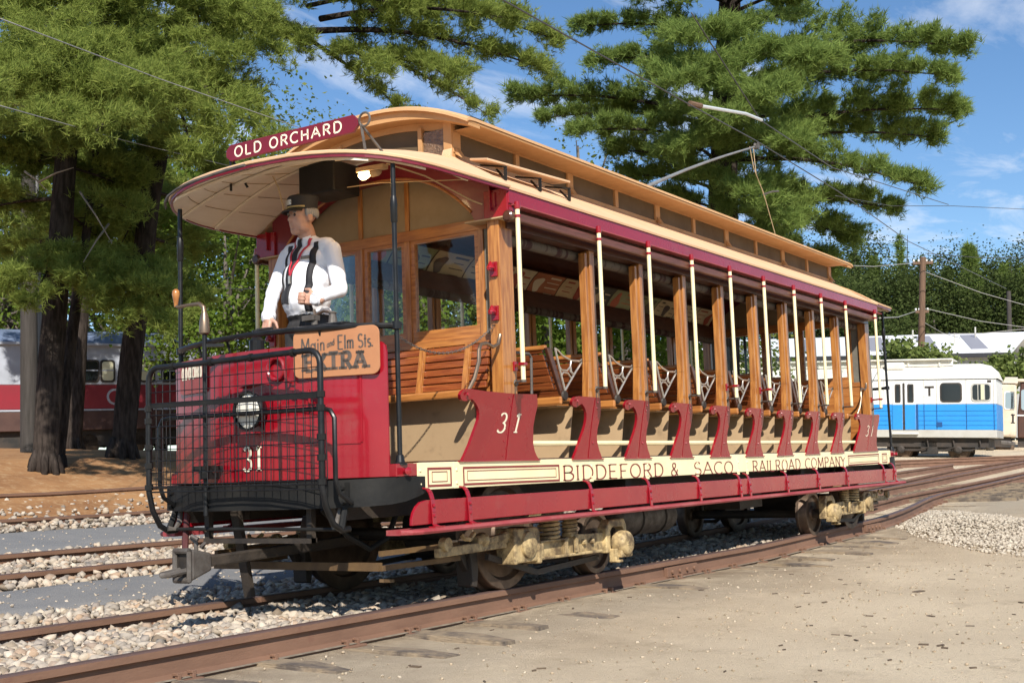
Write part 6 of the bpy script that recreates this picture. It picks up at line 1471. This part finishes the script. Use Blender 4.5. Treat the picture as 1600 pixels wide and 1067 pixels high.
NEEDLED = leaf_mat('pine_needles_blue', [(.145,.215,.058),(.245,.325,.085),(.185,.26,.07),(.28,.35,.095)], .5)
LEAF1 = leaf_mat('maple_leaves', [(.08,.135,.022),(.14,.21,.034),(.105,.165,.028),(.19,.25,.048)], .45)
LEAF2 = leaf_mat('birch_leaves', [(.11,.15,.03),(.17,.205,.05),(.13,.165,.04),(.21,.235,.075)], .45)
LEAF3 = leaf_mat('far_oak_leaves', [(.040,.062,.020),(.075,.10,.030),(.055,.078,.025),(.10,.125,.042)], .35)
BARK = mat('pine_bark', (0.055,0.043,0.036), 0.95, col2=(0.024,0.019,0.016), scale=5, stretch=(3,3,.6), mixr=(.4,.6), bump=1.0, bscale=7, spec=.1)
BARKG = mat('grey_bark', (0.16,0.14,0.12), 0.95, col2=(0.08,0.07,0.06), scale=5, stretch=(3,3,.6), bump=.6, bscale=9, spec=.1)
def unit(v): return v / (np.linalg.norm(v, axis=-1, keepdims=True) + 1e-9)
def needle_arrays(C_, Dr, size, blades=9, spread=.75, width=.10):
    n = len(C_); d = unit(Dr[:,None,:] + spread*rng.normal(size=(n,blades,3))); L_ = size*rng.uniform(.55,1.35,(n,1,1))*rng.uniform(.65,1.15,(n,blades,1))
    s = unit(np.cross(d, rng.normal(size=(n,blades,3)))) * L_*width*.5
    b0 = C_[:,None,:] + rng.normal(size=(n,blades,3))*size*.12
    V = np.stack([b0-s, b0+s, b0 + d*L_], 2).reshape(-1,3)
    return V, np.arange(len(V), dtype=np.int32).reshape(-1,3)
def trunk_mb(pts, rad, n=14, rough=.06):
    b = MB(); P = [Vector(p) for p in pts]; Q = []; Rr_ = []
    for i in range(len(P)-1):
        for k in range(6): Q.append(P[i].lerp(P[i+1], k/6)); Rr_.append((rad[i]+(rad[i+1]-rad[i])*k/6)*(1+rough*random.uniform(-1,1)))
    Q.append(P[-1]); Rr_.append(rad[-1]); return b.tube(Q, Rr_, n)
def bough(base, tip, width, n, size, arch=.25, blades=9, droop=.0, thick=.22, axis_from=.18):
    """returns branch mesh builder and needle centres/directions for one limb with its twigs"""
    base, tip = np.array(base), np.array(tip); ax = tip-base; L_ = np.linalg.norm(ax); ad = ax/L_
    sd = np.cross(ad, (0,0,1)); sd = sd/(np.linalg.norm(sd)+1e-9); up = np.cross(sd, ad)
    def pt(t): return base + ax*t + np.array((0,0,1))*arch*L_*.25*np.sin(np.pi*t) - np.array((0,0,1))*droop*t*t
    b = MB(); r0 = .018*L_**.7 + .012
    b.tube([Vector(pt(t)) for t in np.linspace(0,1,9)], [r0*(1-.85*t) for t in np.linspace(0,1,9)], 6)
    nt = max(8, int(L_*4.2)); Cs = []; Ds = []
    per = max(3, n//nt)
    for k in range(nt):
        t = axis_from + (1-axis_from)*(k+rng.random())/nt; p = pt(t); s = 1 if k % 2 else -1
        wl = width*(.35+.9*math.sin(math.pi*min(1,(t*.85+.12))))*rng.uniform(.35,1.05)
        dv = unit((sd*s*(1.0) + ad*rng.uniform(.25,.9) + np.array((0,0,1))*rng.uniform(-.12,.42)))
        q = p + dv*wl
        b.tube([Vector(p), Vector((p+q)/2 + np.array((0,0,.04))*wl), Vector(q)], [.010,.007,.003], 4, caps=False)
        m_ = per; u = rng.uniform(.25,1.05,m_)**.8
        c = p + (q-p)*u[:,None] + rng.normal(size=(m_,3))*np.array((1,1,.7))*thick*(.28+.30*wl)
        c[:,2] += .05*np.sin(np.pi*u)
        Cs.append(c); Ds.append(dv[None]*.8 + np.array((0,0,.55)) + rng.normal(size=(m_,3))*.35)
    Cs.append(pt(1.0)[None] + rng.normal(size=(per,3))*.12); Ds.append(np.repeat((ad*1.0+np.array((0,0,.5)))[None],per,0))
    return b, np.concatenate(Cs), np.concatenate(Ds)
def pine(label, tr_pts, rad, boughs, size, m_, blades=9, flare=True):
    org = Vector(tr_pts[0]).copy(); e = empty('pine_tree', org); tag(e, label, 'tree', 'tall white pines around the tracks')
    P = [Vector(p)-org for p in tr_pts]; tm = trunk_mb(P, rad, 30, .02)
    if flare:
        for k in range(7):
            a = 2*PI*k/7+.3+.2*math.sin(k*5); r = rad[0]; tm.tube([Vector((r*.62*math.cos(a), r*.62*math.sin(a), r*1.9)), Vector((r*.92*math.cos(a), r*.92*math.sin(a), .25)), Vector((r*1.45*math.cos(a), r*1.45*math.sin(a), -.08))], [r*.34,r*.34,r*.22], 8)
    vv = []
    for v in tm.v:
        q = Vector(v); t_ = max(0, min(1, q.z/max(.1,P[-1].z))); ax_ = None
        for a_, c_ in zip(P, P[1:]):
            if a_.z <= q.z <= c_.z + 1e-6: ax_ = a_.lerp(c_, (q.z-a_.z)/max(c_.z-a_.z,1e-6)); break
        if ax_ is None: vv.append(v); continue
        r_ = Vector((q.x-ax_.x, q.y-ax_.y, 0)); an = math.atan2(r_.y, r_.x); w_ = mnoise.noise(Vector((math.cos(an)*3.2, math.sin(an)*3.2, q.z*.9))) + .6*mnoise.noise(Vector((math.cos(an)*7, math.sin(an)*7, q.z*2.2+9)))
        q = q + r_*(.13*w_); vv.append(tuple(q))
    tm.v = vv
    tm.build('trunk', BARK, e, smooth=True)
    CA, DA = [], []
    for (bs_, tp, w, n, arch) in boughs:
        b, c, d = bough(bs_, tp, w, n, size, arch); b.v = [tuple(Vector(v)-org) for v in b.v]; b.build('branch', BARK, e); CA.append(c); DA.append(d)
    V, F_ = needle_arrays(np.concatenate(CA) - np.array(org), np.concatenate(DA), size, blades, .8, .115)
    me = np_mesh('crown', V, F_); me.materials.append(m_); o = place('crown', me, e); o['kind'] = 'stuff'; return e
def B_(b0, t0, Db, Dt, w, n, arch=.25): return (at(*b0, Db), at(*t0, Dt), w, n, arch)
def gnd(p): p = Vector(p); p.z = ground(p.x, p.y) - .15; return p
# --- big pine right of centre
D = 30
tr = [gnd(at(1125,640,D)), at(1128,420,D), at(1132,200,D), at(1140,0,D), at(1150,-260,D)]
RB = []
for b0, t0, dd, w, n in (
    ((1150,95),(1502,72),-1.0,1.25,1000),((1150,140),(1478,118),-2.0,1.2,900),((1140,215),(1492,172),-.5,1.2,1100),((1140,250),(1446,292),-1.5,.9,700),((1135,235),(1462,215),1.5,1.2,900),
    ((1135,320),(1396,326),-.5,.9,650),((1135,330),(1330,372),1.0,1.0,650),((1130,360),(1300,420),1.5,1.0,600),((1130,380),(1250,440),-.5,.9,500),
    ((1140,60),(903,42),-.5,.8,650),((1135,110),(930,95),-1.5,.9,600),((1135,190),(808,152),-.5,1.15,1200),((1135,200),(850,185),1.5,1.1,900),((1130,230),(900,205),-2.0,1.0,800),
    ((1130,270),(960,235),.5,1.0,650),((1130,300),(985,275),1.5,.9,500),((1130,330),(1010,310),1.0,.9,450),
    ((1140,80),(1080,60),-5.0,1.2,700),((1138,130),(1060,130),-5.5,1.3,800),((1138,160),(1200,150),-5.5,1.3,900),((1140,110),(1270,95),-4.5,1.3,900),((1135,210),(1130,190),-5.5,1.2,700),
    ((1135,240),(1240,225),-5.0,1.2,800),((1132,270),(1060,230),-4.5,1.1,600),((1132,300),(1180,310),-4.5,1.1,600),((1130,340),(1240,350),-4.0,1.0,500),((1130,370),(1190,400),-3.5,1.0,450),
    ((1145,10),(1010,-20),-2.0,1.2,700),((1145,10),(1240,-25),-3.0,1.3,800),((1145,20),(1330,-30),-1,1.2,800),((1145,0),(1110,-60),-4,1.3,600),((1148,-60),(980,-80),0,1.2,500),((1148,-60),(1330,-110),0,1.3,600),
    ((1148,-110),(1050,-170),-2,1.2,500),((1148,-120),(1260,-200),-1,1.2,500),((1148,-60),(1180,-130),4,1.3,500),((1140,60),(1240,30),4,1.3,600),((1138,140),(1030,110),4,1.2,600),((1135,200),(1290,190),4,1.2,600),((1132,290),(1120,270),4.5,1.2,500)):
    RB.append(B_(b0, t0, D, D+dd, w*(.95 if t0[0] > 1030 else .85), int(n*(1.0 if dd >= 3 else 1.75 if t0[0] > 1030 else 1.25)), .22))
pine('broad sunlit white pine rising behind the streetcar roof at right', tr, [.42,.38,.32,.26,.16], RB, .175, NEEDLED, 13)
# --- pines on the left bank
DA_ = 24
trA = [gnd(at(190,705,DA_)), at(205,560,DA_), at(232,330,DA_), at(268,110,DA_), at(300,-60,DA_), at(330,-300,DA_)]
LA = []
for b0, t0, Dt, w, n, a in (
    ((262,130),(30,105),18,.95,1700,.2),((258,150),(120,130),17.5,.9,1400,.2),((262,130),(190,140),17.0,.8,1100,.2),((262,120),(-40,150),16.5,1.0,1300,.2),((262,150),(60,190),16.8,.95,1200,.15),((262,160),(150,205),16.6,.9,1100,.15),((262,110),(90,80),17.5,.95,1100,.2),((262,120),(430,228),19,.75,1000,.35),((260,130),(350,190),18.5,.8,900,.3),((255,160),(230,150),18,.8,900,.2),((258,140),(300,240),18.5,.7,700,.2),
    ((250,190),(60,215),22.5,.9,900,.1),((248,210),(180,260),23,.9,800,.1),((245,230),(330,265),23,.8,500,.1),((240,270),(110,310),25,.9,600,.1),((238,300),(330,330),25.5,.8,450,.1),((232,330),(60,380),26,1.0,700,.1),((228,370),(300,400),26,.9,450,.1),((240,250),(150,330),24,.9,600,.1),((235,300),(180,400),24.5,.8,500,.1),
    ((222,420),(265,510),20,.6,600,.1),((222,430),(180,500),20.5,.6,500,.1),((220,450),(310,470),21,.6,500,.1),((224,400),(240,455),20,.7,600,.1),
    ((280,60),(478,72),21,.85,1100,.3),((282,40),(440,88),20,.7,700,.3),((285,20),(400,30),19.5,.9,900,.2),((290,0),(470,-10),21,.9,800,.2),((275,70),(360,90),19.5,.8,700,.2),
    ((300,20),(480,55),22,.2,100,.2),((470,50),(850,108),20.5,.85,1500,.25),((480,60),(640,182),21,.5,380,.1),((560,70),(760,178),20.5,.5,420,.1),((500,30),(800,30),20,.85,1200,.2),((560,0),(862,60),21,.8,1100,.2),((480,10),(640,10),20,.9,800,.2),((600,90),(720,120),19.5,.7,700,.1),((520,70),(600,110),20,.6,500,.1),
    ((300,-40),(700,-50),21,.9,800,.2),((300,-60),(560,-70),19,.9,700,.2),((290,-30),(200,-30),19,.9,700,.2),((285,10),(160,20),20,.9,800,.2)):
    LA.append(B_(b0, t0, DA_ if b0[0] < 305 else 22, Dt, w*(1 if t0[0] < 420 else .8), int(n*(1.7 if t0[0] < 420 else 1.15)), a))
pine('tall pine with thick leaning trunk and wide boughs between the bank and the streetcar front', trA, [.225,.20,.19,.17,.14,.08], LA, .125, NEEDLE, 11)
DB_ = 22
trB = [gnd(at(70,715,DB_)), at(80,560,DB_), at(100,300,DB_), at(117,60,DB_), at(128,-200,DB_)]
LB = []
for b0, t0, Dt, w, n, a in (((116,40),(-40,20),20,.9,900,.2),((96,390),(50,470),20.5,.6,400,.1),((98,370),(150,455),20.5,.6,400,.1),((97,400),(10,440),20.5,.6,350,.1),((116,30),(60,50),18.5,.9,700,.2),((115,60),(200,30),20,.8,600,.2),((112,130),(-60,95),18.5,.9,1000,.2),((110,150),(20,150),18,.9,800,.2),((108,200),(-60,220),22,1.0,900,.1),((105,240),(40,260),22.5,.9,700,.1),((104,260),(190,290),22.5,.9,700,.1),
    ((100,310),(-40,330),23.5,1.0,700,.1),((98,330),(150,370),23.5,.9,600,.1),((96,370),(20,400),24,.7,350,.1),((95,400),(140,430),24,.8,350,.1),((120,0),(30,-20),19,.9,700,.2),((120,-20),(210,-30),20,.9,600,.2),((122,-60),(-30,-70),20,.9,500,.2)):
    LB.append(B_(b0, t0, DB_, Dt, w, int(n*1.6), a))
pine('dark pine trunk second from the left edge with dense shaded boughs', trB, [.215,.20,.18,.16,.12], LB, .125, NEEDLE, 10)
trC = [gnd(at(88,735,22.5)), at(100,620,22.5), at(118,480,22.8), at(140,330,23), at(160,150,23)]
pine('slim young pine leaning right between the two thick trunks', trC, [.13,.11,.09,.07,.04], [B_((140,330),(210,330),23,21,.5,350), B_((120,470),(190,440),22.8,21,.5,300), B_((150,240),(90,230),23,21,.6,350), B_((155,190),(220,180),23,21,.6,350)], .15, NEEDLE, 8)
trE = [gnd(at(112,690,35)), at(120,560,35), at(135,300,35), at(160,60,35), at(180,-200,35)]  # extra pine, added so its boughs throw shade on the trolley car
LE_ = []
for t0, dd, w, n in (((-60,260),-1,1.3,700),((30,300),-3,1.3,700),((110,250),-4,1.3,800),((210,290),-3,1.3,800),((300,300),-2,1.2,700),((380,270),0,1.1,500),((60,360),-2,1.2,600),((200,370),-1.5,1.2,600),((-40,350),0,1.2,500),((280,360),1,1.1,500),((90,200),-4,1.3,700),((250,220),-3,1.2,700),((-30,180),-2,1.3,700),((330,210),1,1.0,400),((150,150),-3,1.3,600),((40,120),1,1.3,600),((140,420),-1,.9,350)):
    LE_.append(B_((138, t0[1]-25), t0, 35, 36+dd, w, int(n*1.3), .2))
pine('added pine behind the two thick trunks with boughs placed to shade the trolley car', trE, [.26,.24,.20,.15,.08], LE_, .19, NEEDLE, 9)
# bare dead twigs on the left trunks
for k, (a, c, D0, D1) in enumerate((((0,160),(85,182),20,20),((85,182),(130,172),20,20),((60,285),(115,262),20,19.5),((38,268),(75,300),20,20),((125,300),(175,380),21,20),((170,350),(130,410),21,20.5))):
    p0, p1 = at(*a, D0), at(*c, D1); o = MB().tube([Vector((0,0,0)), (p1-p0)*.5+Vector((0,0,.03)), p1-p0], [.020,.014,.006], 5).build('dead_branch', mat('dead_wood', (.24,.20,.16), .9) if k == 0 else bpy.data.materials['dead_wood'], smooth=True); o.location = p0
    tag(o, ['long pale dead branch entering at the left edge below the bright bough','short dead twig continuing the long pale branch to the right','dead twig on the dark pine pointing up right at mid height','short dead twig just under the one pointing up right','thin dead branch falling right beside the thick pine trunk','dead twig crossing back left below the falling branch','lowest dead twig in front of the grey pole','short dead twig right of the grey pole','curved pale dead twig hanging before the dark trunk'][k], 'branch', 'dead branches on the left pines')
# --- leafy trees
def leafy(label, px, py, D, r, n, leaf, m_, squash=1.15, clumps=46, group='leafy trees behind the streetcar', bark=BARKG, sparse=.0, name='leafy_tree'):
    c = at(px, py, D); g = gnd(c); org = g.copy(); e = empty(name, org); tag(e, label, 'tree', group)
    h = c - org; tp = Vector((h.x, h.y, h.z + r*.6))
    trunk_mb([Vector((0,0,0)), Vector((h.x*.3+.1, h.y*.3, max(.8, h.z*.5))), tp], [.16+.02*r,.12+.015*r,.03], 10).build('trunk', bark, e, smooth=True)
    cd = unit(rng.normal(size=(clumps,3))); rad_ = rng.uniform(.35,1.0,(clumps,1))**.6; cc_ = cd*rad_*np.array((r,r,r*squash)) + np.array(h)
    for k in range(min(9, clumps)):
        q = Vector(cc_[k]); s = Vector((h.x*.7, h.y*.7, h.z*.75)); MB().tube([s, (s+q)*.5+Vector((0,0,.2)), q], [.07,.045,.015], 5).build('branch', bark, e)
    k = rng.integers(0, clumps, n); cr_ = r*rng.uniform(.16,.34,clumps)[k][:,None]
    P = cc_[k] + rng.normal(size=(n,3))*cr_*np.array((1,1,.75))*(.75+sparse)
    nrm = unit(rng.normal(size=(n,3)) + np.array((0,0,.9)) + unit(P-np.array(h))*.5); u = unit(np.cross(nrm, rng.normal(size=(n,3)))); v = np.cross(nrm, u)
    s = leaf*rng.uniform(.55,1.2,(n,1))
    V = np.stack([P-u*s*.5, P+v*s*.36-nrm*s*.1, P+u*s*.5, P-v*s*.36-nrm*s*.1], 1).reshape(-1,3)
    me = np_mesh('crown', V, np.arange(len(V), dtype=np.int32).reshape(-1,4)); me.materials.append(m_); o = place('crown', me, e); o['kind'] = 'stuff'; return e
for lab, px, py, D, r, n, lf, m_ in (
    ('leafy tree at the far left edge behind the poles', 10,430,47,3.6,7000,.17,LEAF1),
    ('leafy maple behind the thick leaning pine trunk', 250,420,48,3.8,7500,.17,LEAF1),
    ('bright leafy tree seen under the streetcar hood beside the front stanchion', 352,455,36,2.7,8000,.16,LEAF1),
    ('tall leafy tree whose crown tops the roof sign', 490,395,46,4.3,11000,.20,LEAF2),
    ('leafy tree crown between roof sign and hood, nearest to the sky gap', 390,390,52,5.2,11000,.22,LEAF2),
    ('leafy tree filling the gap left of the leaning pine', 130,390,46,5.2,10000,.20,LEAF1),
    ('high leafy tree behind the dark pine at far left', 40,300,50,6.0,11000,.22,LEAF2),
    ('leafy tree behind the shaded pine boughs at upper left', 250,290,54,6.0,11000,.22,LEAF1),
    ('leafy tree seen through the motorman side windows', 560,470,38,4.2,13000,.17,LEAF1),
    ('leafy tree seen through the near bulkhead window', 690,500,34,3.4,16000,.16,LEAF1),
    ('leafy tree seen through the first open bay', 850,520,36,3.6,16000,.16,LEAF1),
    ('leafy tree seen through the middle bays', 970,530,40,3.8,16000,.17,LEAF1),
    ('leafy tree at the right end of the greenery seen through the bays', 1085,540,44,3.4,11000,.18,LEAF2),
    ('leafy tree behind the dash handrail', 470,500,42,4.0,7000,.18,LEAF1)):
    leafy(lab, px, py, D, r, n, lf, m_)
leafy('thin sparse birch tips showing above the clerestory roof', 905,275,40,1.7,420,.15,LEAF2, 1.3, 26, sparse=.3)
leafy('sparse branch tips at the foot of the big pine above the roof', 965,300,40,1.5,500,.16,LEAF3, 1.2, 26, sparse=.3)
leafy('small leafy top just above the clerestory arch', 634,182,30,.55,500,.10,LEAF2, .7, 14)
# far tree line on the right
for k, (px, py, D, r, m_) in enumerate(((1265,495,96,4.5,LEAF3),(1330,470,100,4.6,LEAF3),(1375,470,104,4.0,LEAF3),(1410,480,100,3.6,LEAF3),(1485,475,108,4.2,LEAF3),(1530,475,112,4.6,LEAF3),(1578,470,110,3.8,LEAF3),(1625,480,112,4.5,LEAF3),(1350,505,92,3.6,LEAF3),(1460,512,98,3.6,LEAF3),(1555,508,100,3.4,LEAF3),(1210,510,96,4.0,LEAF3),(1605,510,98,3.5,LEAF3),(1400,510,95,3.2,LEAF3))):
    lab = ['far leafy tree right of the big pine','far leafy tree above the streetcar rear','rounded far tree left of the utility pole','far tree directly behind the utility pole','far tree just right of the utility pole','tall far tree at right rising highest above the shed','far tree near the right edge','far tree cut by the right edge','low far tree behind the streetcar rear corner','low far tree above the shed right of the pole','low far tree above the shed near the dark slim pole','far tree hidden low behind the big pine','low far tree at the right edge above the shed','low far tree left of the utility pole above the shed'][k]
    leafy(lab, px, py, D, r, 11000, .235, m_, 1.2, 44, 'far trees behind the shed')
# pointed conifers sticking out of the tree line
def spire(label, px, py0, py1, D, w, m_, n=700, size=.35, group='dark conifers in the far tree line', name='conifer'):
    a, c = at(px, py0, D), at(px, py1, D); a = gnd(a) if a.z < 20 else a; e = empty(name, a); tag(e, label, 'tree', group); H_ = c.z-a.z
    trunk_mb([Vector((0,0,0)), Vector((0,0,H_*.5)), Vector((c.x-a.x,c.y-a.y,H_))], [.14,.09,.02], 8).build('trunk', BARK, e, smooth=True)
    u = rng.uniform(.12,1,n)**.8; th = rng.uniform(0,2*np.pi,n); rr_ = w*(1-u)**.8*(.35+.65*np.sqrt(rng.random(n)))*(.75+.35*np.sin(u*34))
    P = np.stack([rr_*np.cos(th), rr_*np.sin(th), u*H_ - rr_*.15], 1); Dd = np.stack([np.cos(th), np.sin(th), .35+0*th], 1)
    V, F_ = needle_arrays(P, Dd, size, 8, .6, .16); me = np_mesh('crown', V, F_); me.materials.append(m_); o = place('crown', me, e); o['kind'] = 'stuff'; return e
spire('tallest dark conifer in the far tree line at right', 1527,560,382,104,3.4,NEEDLED,1700,.55)
spire('slim conifer right of the tallest one in the far tree line', 1580,560,415,106,2.6,NEEDLED,1100,.5)
spire('slim conifer just left of the utility pole', 1418,560,368,104,1.6,NEEDLED,500,.5)
spire('dark pointed conifer between the pole and the tallest conifer', 1490,560,418,108,2.6,NEEDLED,1100,.5)
spire('broad dark conifer at the right edge of the tree line', 1612,560,420,104,3.0,NEEDLED,1200,.5)
spire('narrow conifer top left of the streetcar rear corner', 1345,560,395,106,2.2,NEEDLED,900,.5)
spire('small conifer beside the streetcar rear in the far tree line', 1375,560,402,100,2.4,NEEDLED,900,.5)
BUSH = leaf_mat('pine_bush_needles', [(.12,.165,.045),(.19,.235,.07),(.15,.20,.055),(.23,.27,.09)], .4)
for lab, px, py, D, r in (('young pine bush in front of the shed left of the utility pole',1402,566,56,.95),('young pine bush in front of the shed touching the utility pole',1424,572,55,.9),('young pine bush right of the utility pole',1466,572,57,.9),('young pine bush above the right end of the blue and white car',1538,590,57,.7),('pine bush between the shed and the cream car',1566,585,68,1.0),('tall pine bush at the right picture edge',1597,578,70,1.1)):
    leafy(lab, px, py, D, r, 1500, .26, BUSH, 1.05, 26, 'young pine bushes by the shed', name='pine_bush')
# a far wood closing the horizon on both sides
def far_wood(label, a0, a1, D, h0, h1, n, leaf, m_):
    px = rng.uniform(a0, a1, n); P = []
    for q in px:
        p = at(q, 640, D*rng.uniform(.97,1.06)); hh = h0 + (h1-h0)*(.66 + .16*math.sin(q*.031) + .12*math.sin(q*.083+1) + .06*math.sin(q*.21)) + rng.normal()*.18; P.append((p.x, p.y, ground(p.x,p.y)+hh*rng.random()**.45))
    P = np.array(P); nrm = unit(rng.normal(size=(n,3))+np.array((-.5,-.5,.8))); u = unit(np.cross(nrm, rng.normal(size=(n,3)))); v = np.cross(nrm,u); s = leaf*rng.uniform(.6,1.3,(n,1))
    V = np.stack([P-u*s*.5, P+v*s*.4, P+u*s*.5, P-v*s*.4],1).reshape(-1,3); me = np_mesh('wood', V, np.arange(len(V),dtype=np.int32).reshape(-1,4)); me.materials.append(m_)
    o = place('wood', me); o['kind'] = 'stuff'; o['label'] = label
far_wood('dense far wood closing the view behind the left trolley car', -260, 760, 62, 1, 9.0, 26000, .36, LEAF3)
far_wood('leafy thicket behind the streetcar seen through its open bays', 480, 1110, 50, .5, 6.5, 22000, .24, LEAF1)
far_wood('dense far wood closing the view to the right', 760, 1800, 128, 1, 6.0, 22000, .42, LEAF3)
